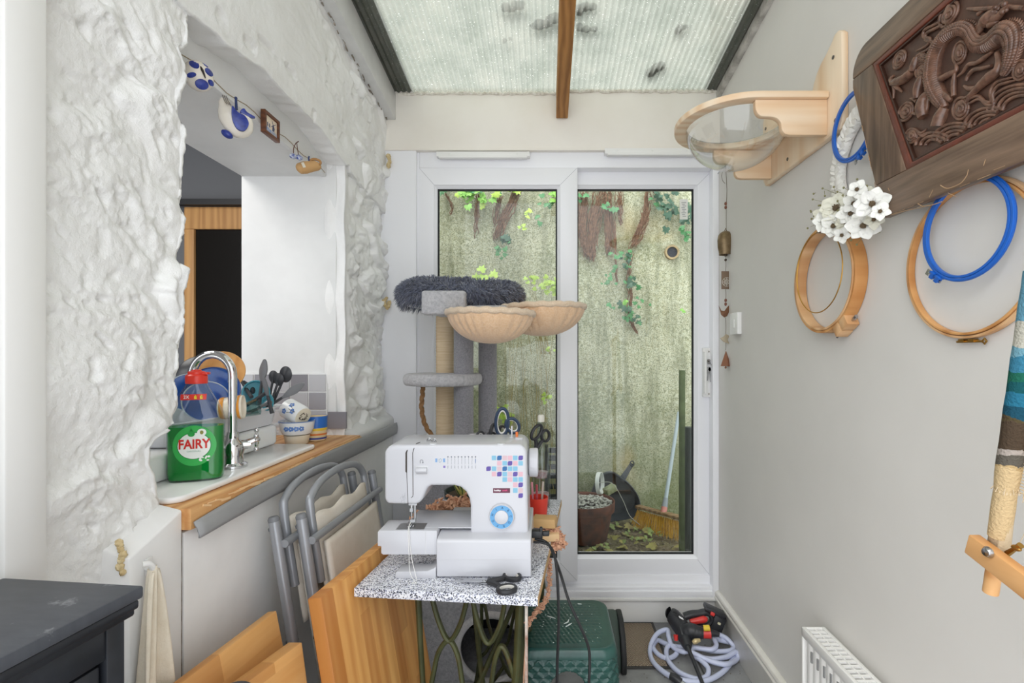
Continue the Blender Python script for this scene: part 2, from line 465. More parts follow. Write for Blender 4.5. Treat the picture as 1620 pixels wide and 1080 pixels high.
def sloped(mb, x0, x1, y0, y1, d0, d1):
    vs = [V((x, y, roofz(y) + d)) for x in (x0, x1) for y in (y0, y1) for d in (d0, d1)]
    mb.add(vs, [(0, 1, 3, 2), (4, 6, 7, 5), (0, 4, 5, 1), (2, 3, 7, 6), (0, 2, 6, 4), (1, 5, 7, 3)])
M_RAFT = wood('rafter_timber', '#8a5b30', '#c08a50', 'Y', 1.3, .7, bump=.4)
mb = MB(); sloped(mb, .044, .0985, -.35, 2.262, -.128, .0); struct('trim_3', mb, M_RAFT, bevel=.003)
mb = MB(); sloped(mb, -.79, -.71, -.35, 2.274, -.128, -.002); struct('trim_4', mb, plain('wall_plate_paint', '#e2e2e2', .5, var=(9, '#cfcfcf', .7), bump=(40, .1)), bevel=.003)
mb = MB()
for k in range(70):
    y = .3 + 1.96 * k / 70 + R.uniform(0, .02); p = V((-.750 + R.uniform(-.004, .004), y, roofz(y) - .131 + R.uniform(-.006, .004))); mb.tube([p, p + V((R.uniform(-.003, .003), R.uniform(.01, .03), R.uniform(-.006, .002)))], [R.uniform(.001, .004), R.uniform(.001, .003)], 5)
struct('trim_18', mb, plain('joint_dirt', '#6b6157', .9, var=(60, '#b3a99b', .9)))
M_LEAD = plain('lead_flashing', '#b0b2b3', .6, .0, var=(10, '#8d8f91', .8), bump=(30, .2))
mb = MB(); sloped(mb, -.82, -.632, -.35, 2.40, .016, .024); struct('trim_5', mb, M_LEAD)
mb = MB(); sloped(mb, .745, .83, -.35, 2.40, .026, .034); struct('trim_6', mb, M_LEAD)
mb = MB(); sloped(mb, .797, XR, -.35, 2.276, -.022, .03); struct('trim_7', mb, plain('roof_bead', '#cfccc6', .5, var=(20, '#8f8b84', .8)))
# foam/putty line along the foot of the sheets
mb = MB()
for x0, x1, dz in ((-.70, .04, -.004), (.104, .80, .006)):
    pts = [V((x0 + (x1 - x0) * k / 40, 2.273, roofz(2.273) + dz + R.uniform(-.004, .003))) for k in range(41)]
    mb.tube(pts, [R.uniform(.004, .009) for _ in pts], 6)
struct('trim_8', mb, plain('sealant', '#e8e4da', .6, var=(60, '#b6ad9c', .8)))
# dead leaves and moss lying on the sheets
M_MOSS = plain('roof_moss', '#4c4a42', .9, var=(50, '#2d2a24', .9))
for k, (px0, py0, px1, py1, r) in enumerate(((800, 12, 826, 8, .016), (850, 42, 880, 28, .02), (880, 30, 935, 8, .02), (913, 42, 938, 46, .014), (1026, 118, 1048, 104, .024), (1070, 48, 1082, 40, .014), (795, 66, 808, 62, .007), (1160, 70, 1175, 60, .012))):
    def on_roof(px, py):
        # along the ray to the sheet's upper side
        a = (CY - py) / F; Y = (2.505 + .122 * 2.3 - HC + .034) / (a + .122); return P(px, py, Y)
    mb = MB(); A, B = on_roof(px0, py0), on_roof(px1, py1)
    for q in range(9):
        c = A.lerp(B, q / 8) + V((R.uniform(-.01, .01), R.uniform(-.012, .012), 0))
        mb.ball(c, (r * R.uniform(.6, 1.2), r * R.uniform(.6, 1.3), r * .55), 10, 6, disp=lambda d: 1 + .35 * noise.noise(d * 3 + c * 40))
    solo('moss_clump', mb, M_MOSS, ['dark moss clump on the roof sheet near the top, clear of the rafter', 'dark clump of leaf litter trailing down from the rafter on the roof', 'dark litter streak on the roof sheet touching the rafter', 'small dark clump on the roof just past the rafter', 'forked dark moss patch above the door on the roof over the far bay', 'round dark moss speck on the roof at the top of the far bay', 'faint small moss dot on the middle of the roof sheet', 'faint moss smear on the roof beside the wall with the cat shelf'][k], 'moss', 'moss clumps lying on the roof')

# ---- left wall: rough white stone with the kitchen hatch
def hash1(p): 
    x = sin(p.x * 127.1 + p.y * 311.7 + p.z * 74.7) * 43758.5453; return x - floor(x)
def stone_h(y, z, seed, sy, sz, amp):
    # roughly dressed stones under layers of paint: each its own height and tilt, hollows between, a gritty skin
    w = V((y * 5 + seed, z * 5, seed)); wx = noise.noise(w) * .10 + noise.noise(w * 4) * .022; wz = noise.noise(w + V((9, 3, 1))) * .07 + noise.noise(w * 4 + V((5, 1, 2))) * .018
    yy, zz = y + wx, z + wz + .22 * y
    q = V((yy / sy, zz / sz, seed)); d, pts = noise.voronoi(q)
    e = min(1.0, (d[1] - d[0]) / .34); e = e * e * (3 - 2 * e)
    r1, r2, r3 = hash1(pts[0]), hash1(pts[0] + V((3, 1, 7))), hash1(pts[0] + V((8, 2, 5)))
    cell = (r1 - .5) * .8 + ((q.x - pts[0].x) * (r2 - .5) + (q.y - pts[0].y) * (r3 - .35)) * 1.1
    big = noise.noise(V((y * 3.1, zz * 5.0, seed + 4)))
    med = noise.fractal(V((yy * 15, zz * 21, seed)), .9, 2.0, 3)
    rough = .35 + .65 * max(0, min(1, .5 + 1.6 * noise.noise(V((y * 8, z * 10, seed + 11)))))
    gr = noise.fractal(V((y * 62, z * 74, seed)), .75, 2.1, 4)
    pit = max(0.0, noise.noise(V((y * 34, zz * 48, seed + 8))) - .22)
    return max(-.034, amp * ((.30 + .80 * cell) * e + big * .55 + med * .16 * rough - pit * .6 * rough - .05) + .0026 * gr * rough)
def curve(pts):
    pts = sorted(pts)
    def fn(x):
        if x <= pts[0][0]: return pts[0][1]
        for (a, b), (c, d) in zip(pts, pts[1:]):
            if x <= c: return b + (d - b) * (x - a) / (c - a)
        return pts[-1][1]
    return fn
edge_px = [(312, -60), (306, 30), (301, 72), (289, 82), (296, 104), (291, 132), (287, 146), (293, 200), (295, 260), (296, 360), (291, 420), (287, 462), (293, 520), (290, 560), (287, 606), (291, 640), (278, 668), (252, 690), (238, 706), (240, 735), (250, 760), (262, 790), (262, 1000)]
yedge = curve([(HC - (py - CY) * (XL * F / (px - CX)) / F, XL * F / (px - CX)) for px, py in edge_px])
mb = MB()
nz, ny, nr = 620, 110, 26
def pier(i, j):
    z = .55 + (2.82 - .55) * j / (nz - 1); ye = yedge(z)
    y0 = .722
    if i < ny:
        y = y0 + (ye - .012 - y0) * i / (ny - 1); edge = min(1, (i / (ny - 1)) / .06)
        edge2 = 1 - max(0, (i / (ny - 1) - .86) / .14) ** 2 * .5
        h = stone_h(y, z, 3.1, .25, .140, .040) * edge * edge2
        return V((XL - .006 + h, y, z))
    k = i - ny; t = k / (nr - 1); a = min(1, t / .2) * pi / 2
    b = max(0, t - .2) / .8 * .2
    h = stone_h(ye + t * .1, z, 3.1, .25, .140, .040)
    hh = h * (1 - max(0, (t - .2)) / .8)
    return V((XL - .006 + hh * .5 * (1 + cos(a)) - .012 * (1 - cos(a)) - b, ye - .012 + .012 * sin(a) + hh * .3 * sin(a), z))
mb.grid(ny + nr, nz, pier)
struct_pts = [(303, 24), (330, 42), (365, 75), (420, 112), (455, 150), (510, 205), (548, 262), (575, 262)]
zl = curve([(XL * F / (px - CX), HC - (py - CY) * (XL * F / (px - CX)) / F) for px, py in struct_pts])
ny, nz, nr = 250, 110, 14
def lint(i, j):
    y = .99 + (2.284 - .99) * i / (ny - 1)
    z0 = zl(y) + .006 * noise.noise(V((y * 30, 1, 1)))
    if y > 1.86: z0 = 1.98 - (y - 1.86) * .1
    if j < nr:
        t = j / nr; return V((XL - .10 * (1 - t) ** 1.0 - .004, y, z0 + .012 * (1 - t) * (1 - t) + .001))
    t = (j - nr) / (nz - 1 - nr); z = z0 + (max(2.72, z0) - z0) * t
    r = min(1, max(0, (y - 1.35) / .5)) * min(1, max(0, (z - z0 - .10) / .12))
    h = stone_h(y, z, 8.7, .17, .085, .018) * r
    row = (z + .02 * sin(y * 3)) / .078; fr = abs(row - round(row)) * .078
    brick = -.003 * math.exp(-(fr / .004) ** 2)
    sm = .006 * noise.noise(V((y * 6, z * 9, 2))) + .0012 * noise.fractal(V((y * 60, z * 70, 1)), 1, 2, 3)
    if noise.noise(V((y * 13, z * 22, 5))) > .42: sm -= .006
    return V((XL + h + brick + sm, y, z))
mb.grid(ny, nz, lint)
ny, nz, nr = 120, 330, 14
def far(i, j):
    z = .90 + (2.42 - .90) * j / (nz - 1)
    ye = 1.835 + .012 * noise.noise(V((z * 7, 3, 3))) - .01 * max(0, z - 1.7)
    if i < nr:
        t = i / nr; return V((XL - .085 * (1 - t), ye - .003 * sin(t * 9) + .004 * (1 - t), z))
    y = ye + (2.28 - ye) * (i - nr) / (ny - 1 - nr)
    r = min(1, max(0, (y - ye - .02) / .07))
    h = stone_h(y, z, 5.3, .15, .10, .050) * r + .003 * noise.noise(V((y * 20, z * 20, 1)))
    return V((XL - .012 + h, y, z))
mb.grid(ny, nz, far)
struct('wall_left', mb, M_STONE, smooth=180)
# core of the wall: smooth white reveals of the hatch
mb = MB()
mb.box(-1.16, -.80, 1.835, 2.62, 0, 2.9)
mb.box(-1.16, -.835, .5, 1.84, 1.955, 2.9)
mb.box(-1.16, -.80, .5, .90, 0, 2.9)
mb.box(-.86, -.804, .72, 2.30, 2.05, 2.9)
mb.box(-.84, -.806, 1.90, 2.30, 0, 2.1)
mb.box(-1.16, -.80, .90, 1.84, 0, .92)
mb.box(-.83, -.804, .70, .90, 0, 2.9)
struct('wall_left', mb, M_SMOOTH, bevel=.004)
mb = MB(); mb.box(-.853, -.836, 1.0, 1.835, 1.952, 1.996); struct('trim_9', mb, M_SMOOTH, bevel=.002)
# door lining at the near end of the wall
mb = MB(); mb.box(-.80, -.742, .662, .7185, 0, 2.8); struct('trim_10', mb, M_GLOSSW, bevel=.003)
mb = MB(); mb.box(-.80, -.752, .2, .661, 0, 2.8); mb.box(-.80, -.746, .628, .640, 0, 2.8); struct('trim_11', mb, plain('door_lining', '#d9d8d2', .45), bevel=.003)
# boarding below the hatch
mb = MB(); mb.box(-.775, -.722, .962, 2.272, 0, .925); mb.box(-.775, -.728, .953, .963, 0, .92); struct('trim_12', mb, M_PANEL, bevel=.002)
mb = MB()
mb.add([V(p) for p in ((-.80, .832, 0), (-.718, .832, 0), (-.718, .951, 0), (-.80, .951, 0), (-.80, .832, .955), (-.718, .832, .928), (-.718, .953, .974), (-.80, .953, .995))],
       [(0, 1, 2, 3), (4, 7, 6, 5), (0, 4, 5, 1), (1, 5, 6, 2), (2, 6, 7, 3), (3, 7, 4, 0)])
struct('trim_13', mb, M_PANEL, bevel=.004)
mb = MB(); mb.box(-.735, -.7212, .9535, .9565, 0, .93); struct('trim_17', mb, plain('dark_gap', '#4b382b', .8, var=(40, '#c9c4bd', .5)))
# plaster ledge at the far end of the hatch, over the boarding
mb = MB()
mb.add([V(p) for p in ((-.79, 1.84, .93), (-.715, 1.85, .93), (-.712, 2.275, .93), (-.79, 2.275, .93), (-.79, 1.84, 1.0), (-.722, 1.85, .972), (-.72, 2.275, .985), (-.79, 2.275, 1.04))],
       [(0, 1, 2, 3), (4, 7, 6, 5), (0, 4, 5, 1), (1, 5, 6, 2), (2, 6, 7, 3), (3, 7, 4, 0)])
struct('trim_14', mb, M_SMOOTH, bevel=.008)
# chequered tiles on the far reveal
def m_tiles(): return [plain('tile_grout', '#e7e7e6', .7), plain('tile_dark', '#858389', .35), plain('tile_pale', '#b9b9bd', .35), plain('tile_mid', '#9b9aa0', .35)]
mb = MB(); s = .0685; zt = HC - (591 - CY) * 1.83 / F; xr = (517 - CX) * 1.83 / F
mb.box(xr - 5 * s - .003, xr + .002, 1.829, 1.84, zt - 3.1 * s, zt + .003, 0)
for i in range(5):
    for j in range(3):
        mi = 1 if (i + j) % 2 else 2
        if j == 1: mi = {1: 3, 2: 2}[mi]
        mb.box(xr - (i + 1) * s + .003, xr - i * s - .003, 1.8255, 1.8291, zt - (j + 1) * s + .003, zt - j * s - .003, mi)
mb.box(xr + .006, xr + .076, 1.824, 1.832, zt - 3.02 * s, zt - 2.1 * s, 1)
struct('trim_15', mb, m_tiles())

# ---- the dim kitchen seen through the hatch
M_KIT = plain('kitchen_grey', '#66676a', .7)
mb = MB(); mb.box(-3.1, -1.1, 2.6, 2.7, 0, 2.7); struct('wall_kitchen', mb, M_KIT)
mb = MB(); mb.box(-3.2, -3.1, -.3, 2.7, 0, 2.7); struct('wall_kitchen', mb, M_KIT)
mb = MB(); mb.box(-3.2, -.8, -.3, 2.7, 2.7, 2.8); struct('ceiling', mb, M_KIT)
mb = MB(); Yk = 2.56
M_PINE = wood('pine_frame', '#a97a4c', '#c99a63', 'Z', 1.0, .5)
x0 = Xat(291, Yk); mb.box(x0, x0 + .052, Yk, 2.6, 0, Zat(362, Yk) - .0005); mb.box(x0, -1.15, Yk, 2.6, Zat(362, Yk), Zat(327, Yk)); mb.box(-1.30, -1.17, Yk, 2.6, 0, Zat(362, Yk) - .0005)
d2 = struct('door_2', mb, M_PINE, bevel=.003)
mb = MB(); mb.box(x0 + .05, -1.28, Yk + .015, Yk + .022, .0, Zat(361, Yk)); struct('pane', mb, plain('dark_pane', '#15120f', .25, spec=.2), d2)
mb = MB(); mb.box(-2.3, -1.15, Yk - .03, Yk, Zat(326, Yk), Zat(317, Yk)); struct('trim_16', mb, plain('black_rail', '#1f1f22', .5))

# ---- yard behind the glass
def m_moss_wall():
    t = NT('mossy_render'); v = t.coord()
    a = t.noise(v, 2.2, 6, .65, .4); b = t.noise(v, 38, 6, .75); st = t.noise(t.coord((3.0, 1, .35)), 5, 5, .6); sk = t.noise(v, 130, 3, .7)
    c = t.ramp(a, [(.28, '#85896c'), (.45, '#a9a789'), (.60, '#bdb9a0'), (.75, '#98977a')])
    c = t.mix(t.ramp(b, [(.42, '#000000'), (.60, '#e0e0e0')]), c, '#d3d1bd')
    c = t.mix(t.ramp(sk, [(.48, '#000000'), (.60, '#e0e0e0')]), c, '#5d6447')
    c = t.mix(t.ramp(st, [(.46, '#000000'), (.66, '#c0c0c0')]), c, '#62664d')
    sp_ = t.n('ShaderNodeSeparateXYZ'); tc = t.n('ShaderNodeTexCoord'); t.l(tc.outputs['Object'], sp_.inputs[0])
    low = t.math('ADD', sp_.outputs[2], t.math('MULTIPLY', t.math('SUBTRACT', a, .5), 1.6))
    c = t.mix(t.ramp(low, [(.35, '#c4c4c4'), (.95, '#000000')]), c, '#5d6b3a')
    oc = t.noise(v, 1.5, 3, .5, .3)
    c = t.mix(t.ramp(oc, [(.60, '#000000'), (.72, '#909090')]), c, '#c49a52')
    t.bsdf(c, .9, 0, t.bump(b, .5, .004), .2); return t.m
mb = MB(); mb.grid(90, 60, lambda i, j: V((-3 + 6 * i / 89, 3.42 + .012 * noise.noise(V((i * .3, j * .3, 0))), -.05 + 2.75 * j / 59)))
mb.box(-3, 3, 3.45, 3.7, -.05, 2.70)
struct('wall_yard', mb, m_moss_wall(), smooth=180)
def m_dirt():
    t = NT('leaf_mould'); v = t.coord()
    a = t.noise(v, 8, 7, .75); b = t.noise(v, 55, 5, .7)
    c = t.ramp(a, [(.3, '#4a4034'), (.5, '#6f6350'), (.7, '#7c7a55')])
    c = t.mix(t.ramp(b, [(.45, '#000000'), (.65, '#d0d0d0')]), c, '#a79b83')
    t.bsdf(c, .95, 0, t.bump(b, .9, .01), .2); return t.m
mb = MB(); mb.grid(130, 50, lambda i, j: V((-2 + 4 * i / 129, 2.43 + 1.02 * j / 49, .15 + .02 * noise.noise(V((i * .12, j * .12, 3))) + .012 * noise.noise(V((i * .5, j * .5, 3))))))
mb.box(-2, 2, 2.43, 3.5, -.1, .11)
struct('ground_yard', mb, m_dirt(), smooth=180)
# ------------------------------------------------------------------ worktop, sink and washing-up in the hatch
ZW = .975
M_BEECHW = wood('worktop_edge', '#b9783e', '#e0b27a', 'Y', 1.0, .45)
M_CERAM = plain('white_ceramic', '#f6f7f8', .12, spec=.6)
M_CHROME = plain('chrome', '#d8d8da', .07, 1.0)
M_STEEL = plain('steel', '#b9babc', .25, 1.0)
M_GREYP = plain('grey_plastic', '#e4e5ea', .4)
wt = thing('worktop', 'oak kitchen worktop with frayed front edge running along the hatch', 'worktop', (-.95, 1.4, .93))
mb = MB(); mb.box(-1.15, -.703, .955, 1.824, .932, ZW)
part('slab', mb, M_BEECHW, wt, True, bevel=.002)
mb = MB()
n = 60
def strip(i, j):
    y = .958 + (2.255 - .958) * i / (n - 1); fl = max(0, 1 - (y - .958) / .30); w = .0025 * noise.noise(V((y * 12, j, 1)))
    zt = .965 + .003 * sin(y * 5) - .014 * fl * fl; zb = .913 - .004 * sin(y * 4)
    t = j / 5; return V((-.700 + .0035 * (1 - abs(t * 2 - 1)) + .016 * fl * t * .8 + w, y, zt + (zb - zt) * t))
mb.grid(n, 6, strip)
part('edging_strip', mb, plain('peeled_grey_edging', '#98999b', .4, var=(7, '#a5a5a6', .7)), wt, True, solid=.0035, label='peeling grey edging strip')
mb = MB()
for k in range(40):
    y = .98 + .8 * k / 40 + R.uniform(0, .01)
    mb.bar((-.7025, y, .968 + R.uniform(-.004, .004)), (-.7015, y + R.uniform(.02, .07), .966 + R.uniform(-.005, .005)), .002, R.uniform(.002, .005))
part('splinter', mb, plain('raw_wood', '#efc795', .7), wt, True, kind='stuff')

sk = thing('kitchen_sink', 'white ceramic sink with raised drainer set in the hatch worktop', 'sink', (-.95, 1.25, ZW))
mb = MB(); mb.prism(rrect(-1.14, -.745, .975, 1.575, .03), ZW + .0005, ZW + .014, U=V((1, 0, 0)), W=V((0, 1, 0)), N=V((0, 0, 1)))
part('deck', mb, M_CERAM, sk, True, bevel=.005, bseg=3)
mb = MB(); mb.prism(rrect(-1.14, -.872, .98, 1.585, .035), ZW + .0145, ZW + .078, U=V((1, 0, 0)), W=V((0, 1, 0)), N=V((0, 0, 1)))
part('drainer', mb, M_CERAM, sk, True, bevel=.012, bseg=4)

tp = thing('kitchen_tap', 'chrome mixer tap with tall hooked spout beside the green bottle', 'tap', PZ(368, 738, ZW + .0145))
mb = MB(); mb.lathe([(.0, 0), (.034, 0), (.034, .006), (.026, .012), (.024, .03), (.028, .045), (.026, .06), (.016, .07), (.014, .085), (.0, .086)], n=28)
mb.cyl((-.035, -.02, .055), (.035, .02, .055), .012, n=16)
part('body', mb, M_CHROME, tp)
mb = MB(); arch = [V((0, 0, .08)), V((0, 0, .15)), V((0, 0, .22))] + [V((-.052 + .052 * cos(t), 0, .235 + .055 * sin(t))) for t in [pi * k / 10 for k in range(11)]] + [V((-.104, 0, .215))]
mb.tube(arch, .0105, 16, sub=3); mb.cyl((0, 0, .076), (0, 0, .09), .0135, n=16)
part('spout', mb, M_CHROME, tp)
for s in (-1, 1):
    mb = MB(); c = V((s * .046, s * .026, .066)); mb.cyl((s * .028, s * .016, .058), c, .010, .008, 14)
    for q in range(4):
        d = V((.25 * s, .1, .0)) * 0 + (V((0, 0, 1)) * cos(q * pi / 2 + .5) + V((-.5, .86, 0)) * sin(q * pi / 2 + .5)); e = c + d * .026
        mb.tube([c, e], [.005, .0035], 8); mb.ball(e, .0062, 10, 7)
    mb.ball(c, .009, 12, 8)
    part('cross_handle', mb, M_CHROME, tp)

# ---- washing-up liquid bottle
bt = thing('dish_soap_bottle', 'clear plastic bottle of green washing-up liquid with a red cap', 'bottle', PZ(311, 757, ZW + .0145), radians(20))
BP = [(.050, .0), (.054, .004), (.0555, .02), (.0555, .10), (.056, .135), (.0535, .150), (.046, .170), (.036, .190), (.0275, .207), (.022, .218), (.0195, .226)]
def sup(w, d, t, e=3.2): 
    c, s_ = cos(t), sin(t); return (abs(c) ** (2 / e)) * (1 if c >= 0 else -1) * w, (abs(s_) ** (2 / e)) * (1 if s_ >= 0 else -1) * d
def bw(z):
    for (a, b), (c, d) in zip(BP, BP[1:]):
        if z <= d: return a + (c - a) * (z - b) / (d - b)
    return BP[-1][0]
def bd(z): return min(bw(z), .030 - max(0, z - .15) * .09)
def bottle_mb(z0, z1, k, nz=28):
    mb = MB(); n = 44
    def fn(i, j):
        z = z0 + (z1 - z0) * j / (nz - 1); e = 3.2 if z < .15 else 3.2 - 1.2 * (z - .15) / .076
        x, y = sup(bw(z) * k, bd(z) * k, 2 * pi * i / n, e); return V((x, y, z))
    mb.grid(n, nz, fn, closed_u=True); mb.f.append(tuple(range(n))[::-1]); mb.f.append(tuple((nz - 1) * n + q for q in range(n))); mb.mi += [0, 0]
    return mb
part('shell', bottle_mb(0, .226, 1.0), glass('bottle_plastic', '#e9eeee', .07, .03), bt)
t = NT('green_liquid'); v = t.coord()
pb = t.bsdf('#14a843', .08, spec=.6); pb.inputs['Transmission Weight'].default_value = .30; pb.inputs['IOR'].default_value = 1.2
part('liquid', bottle_mb(.004, .124, .965), t.m, bt)
def conform(mb, off):
    out = []
    for p in mb.v:
        w = bw(p.z); q = max(0.0, 1 - abs(p.x / w) ** 3.2); out.append(V((p.x, -bd(p.z) * q ** (1 / 3.2) - off, p.z)))
    mb.v = out; return mb
def oval(cx, cz, rx, rz, n=40, rings=4):
    mb = MB(); vs = [V((cx, 0, cz))]; fs = []
    for r in range(1, rings + 1):
        vs += [V((cx + rx * r / rings * cos(2 * pi * k / n), 0, cz + rz * r / rings * sin(2 * pi * k / n))) for k in range(n)]
    for k in range(n): fs.append((0, 1 + k, 1 + (k + 1) % n))
    for r in range(rings - 1):
        for k in range(n):
            a = 1 + r * n; b = a + n; fs.append((a + k, b + k, b + (k + 1) % n, a + (k + 1) % n))
    return mb.add(vs, fs)
MT = Matrix.Rotation(pi / 2, 4, 'X')
lb = part('label', conform(oval(.004, .082, .042, .046), .0007), plain('label_green', '#39b154', .35), bt, label='green oval label')
part('panel', conform(oval(.004, .082, .033, .031), .0012), plain('label_rim', '#12803a', .35), lb)
part('panel', conform(oval(.004, .082, .0315, .0295), .0016), plain('label_white', '#eef2ee', .35), lb)
part('lettering', conform(text_mb('FAIRY', .021, Matrix.Translation((.004, 0, .085)) @ MT, .03, .80), .0022), plain('label_red', '#cf2a20', .4), lb)
part('lettering', conform(text_mb('ORIGINAL', .0036, Matrix.Translation((.004, 0, .0695)) @ MT, 0, 1.2), .0022), plain('label_grey', '#7fa894', .4), lb)
mb = oval(-.001, .109, .0068, .006); mb.merge(MB().prism([(-.0055, .112), (.0035, .112), (-.001, .1215)], 0, .0001)); part('drop', conform(mb, .0026), plain('drop_green', '#2ea04a', .3), lb)
mb = oval(.019, .112, .0088, .0085); part('badge', conform(mb, .0024), plain('label_white', '#eef2ee', .35), lb)
mb = oval(.019, .112, .0035, .0045); part('badge', conform(mb, .0028), plain('badge_olive', '#8a8a3a', .35), lb)
mb = MB()
for k in range(14): mb.merge(oval(.024 + R.uniform(-.008, .009), .052 + R.uniform(-.006, .014), R.uniform(.0015, .003), R.uniform(.0015, .003), 10, 1))
part('print', conform(mb, .0026), plain('label_white', '#eef2ee', .35), lb)
mb = MB()
def band(i, j):
    x = (-.024 + .050 * i / 15); z = .186 + .013 * j / 3; return V((x, 0, z))
mb.grid(16, 4, band)
bl = part('neck_label', conform(mb, .0012), plain('label_red', '#d8352a', .4), bt, label='red band on the shoulder')
mb = text_mb('2X', .0075, Matrix.Translation((-.012, 0, .1925)) @ MT, .01, .9); part('lettering', conform(mb, .0018), plain('label_white', '#eef2ee', .35), bl)
mb = MB()
for x in (.006, .017):
    mb.merge(MB().prism([(x - .0028, .188), (x + .0028, .188), (x + .0028, .194), (x + .001, .1955), (x + .001, .1975), (x - .001, .1975), (x - .001, .1955), (x - .0028, .194)], 0, .0001))
part('print', conform(mb, .0018), plain('label_yellow', '#f0d23a', .4), bl)
mb = MB(); mb.lathe([(.0, .222), (.0215, .222), (.022, .228), (.022, .240), (.0195, .243), (.017, .2435), (.017, .250), (.010, .2515), (.010, .254), (.0, .255)], n=26)
mb.prism(rrect(-.004, .026, -.011, .011, .005), .243, .2485, U=V((1, 0, 0)), W=V((0, 1, 0)), N=V((0, 0, 1)))
part('cap', mb, plain('red_plastic', '#e23a2c', .3), bt, bevel=.0008)

# ---- dish rack and what drains in it
zd = ZW + .0785
rk = thing('dish_rack', 'grey plastic dish drainer tray heaped with washing-up', 'dish rack', (-1.03, 1.37, zd))
mb = MB(); n = 60
lv = [(0, .0, .0), (.0, .012, .0), (.052, .0, .0), (.058, .022, 1), (.052, .024, 1), (.050, .004, 0), (.006, .008, 0)]
pr = [(.13, .0), (.150, .002), (.158, .055), (.172, .060), (.172, .055), (.162, .052)]
outline = rrect(-1, 1, -1, 1, .25, 8)
def ring(a, b, z): return [V((x * a, y * b, z)) for x, y in outline]
rows = [(.140, .205, .0), (.150, .215, .003), (.158, .224, .054), (.172, .238, .058), (.172, .238, .062), (.156, .222, .060), (.148, .213, .008), (.0, .0, .008)]
nn = len(outline); vs = []; fs = []
for a, b, z in rows: vs += ring(a, b, z)
for r in range(len(rows) - 1):
    for k in range(nn): fs.append((r * nn + k, r * nn + (k + 1) % nn, (r + 1) * nn + (k + 1) % nn, (r + 1) * nn + k))
fs.append(tuple(range(nn))[::-1]); mb.add(vs, fs)
part('tray', mb, M_GREYP, rk, bevel=.0015)
M_BLUE = plain('blue_glaze', '#1f4f9e', .15, var=(20, '#2f6abf', .6)); M_RIMW = plain('rim_pale', '#b9c4d0', .2)
def plate(c, r, axis, mats, label, name='plate', cat='plate', group=None):
    t = thing(name, label, cat, aim(c, axis), group=group); d = r * .22
    mb = MB(); mb.lathe([(0, .0), (r * .55, .0), (r * .60, .004), (r * .98, d), (r, d + .003), (r * .96, d + .0035), (r * .58, .0075), (0, .006)], n=44)
    part('dish', mb, mats[0], t)
    mb = MB(); mb.tube([V((r * cos(2 * pi * k / 44), r * sin(2 * pi * k / 44), d + .003)) for k in range(44)], .0018, 6, closed=True); part('rim', mb, mats[1], t)
    return t
plate(P(338, 618, 1.33), .062, (.55, -.8, .25), (M_BLUE, plain('blue_rim', '#163a78', .2)), 'larger blue plate standing up in the dish rack behind the spout', group='blue plates in the rack')
plate(P(326, 636, 1.27), .052, (.6, -.75, .3), (M_BLUE, M_RIMW), 'smaller blue plate with a pale rim behind the red cap', group='blue plates in the rack')
plate(P(300, 622, 1.30), .05, (.6, -.75, .3), (M_BLUE, M_RIMW), 'blue bowl edge showing between the stone and the red cap', 'bowl', 'bowl')
plate(P(352, 588, 1.46), .058, (.5, -.8, .25), (wood('chopping', '#c98a45', '#e0a766', 'Z', 1, .5), plain('amber', '#d9a05c', .5)), 'round amber wooden plate under the arch of the tap spout')
# saucepan lid standing behind
t = thing('lidded_dish', 'dark round lid standing at the back under the tap spout', 'dish', aim(P(322, 600, 1.55), (.5, -.85, .15)))
mb = MB(); mb.lathe([(0, .022), (.04, .018), (.075, .004), (.078, 0), (.074, 0), (.04, .012), (0, .016)], n=40); part('dome', mb, plain('pan_dark', '#2b2c30', .3), t)
mb = MB(); mb.lathe([(.006, .02), (.008, .032), (.015, .036), (.014, .046), (0, .048)], n=20); part('knob', mb, plain('black_plastic', '#1c1d1f', .4), t)
# orange and white cup
t = thing('patterned_cup', 'white cup with orange rings lying in the rack beside the spout', 'cup', aim(P(347, 646, 1.26), (.93, .35, .05)))
mb = MB(); mb.lathe([(.024, 0), (.027, .006), (.031, .055), (.029, .055), (.025, .008), (0, .006)], n=30); part('body', mb, plain('cup_white', '#f1e7d5', .3), t)
mb = MB()
for z, w in ((.004, .010), (.044, .006)): mb.lathe([(.0275 + z * .075, z), (.0285 + z * .075, z + w * .5), (.0282 + z * .078, z + w)], n=30, cap=False)
part('ring', mb, plain('cup_orange', '#e59a3c', .3), t)
# teal travel cup
M_TEAL = plain('teal_plastic', '#6fbccb', .35); M_TEALD = plain('teal_dark', '#4795a6', .35)
t = thing('travel_cup', 'teal cup with a lid and loop handle lying on the dish rack', 'cup', aim(P(404, 622, 1.50), (.62, -.76, .22)))
mb = MB(); mb.lathe([(.024, -.06), (.028, -.055), (.036, .0), (.036, .006)], n=32); part('body', mb, plain('teal_pale', '#9cc4c8', .35), t)
mb = MB(); mb.lathe([(.0365, .0), (.0385, .004), (.0385, .016), (.035, .018), (.033, .008), (0, .008)], n=32); mb.tube([V((-.03 + .014 * cos(a), .03 + .024 * sin(a), .01)) for a in [2 * pi * k / 16 for k in range(16)]], .0045, 8, closed=True)
part('lid', mb, M_TEALD, t)
mb = MB(); mb.ball((.008, -.008, .010), (.007, .011, .003), 12, 6); part('mouth_hole', mb, plain('dark_hole', '#14232b', .5), t)
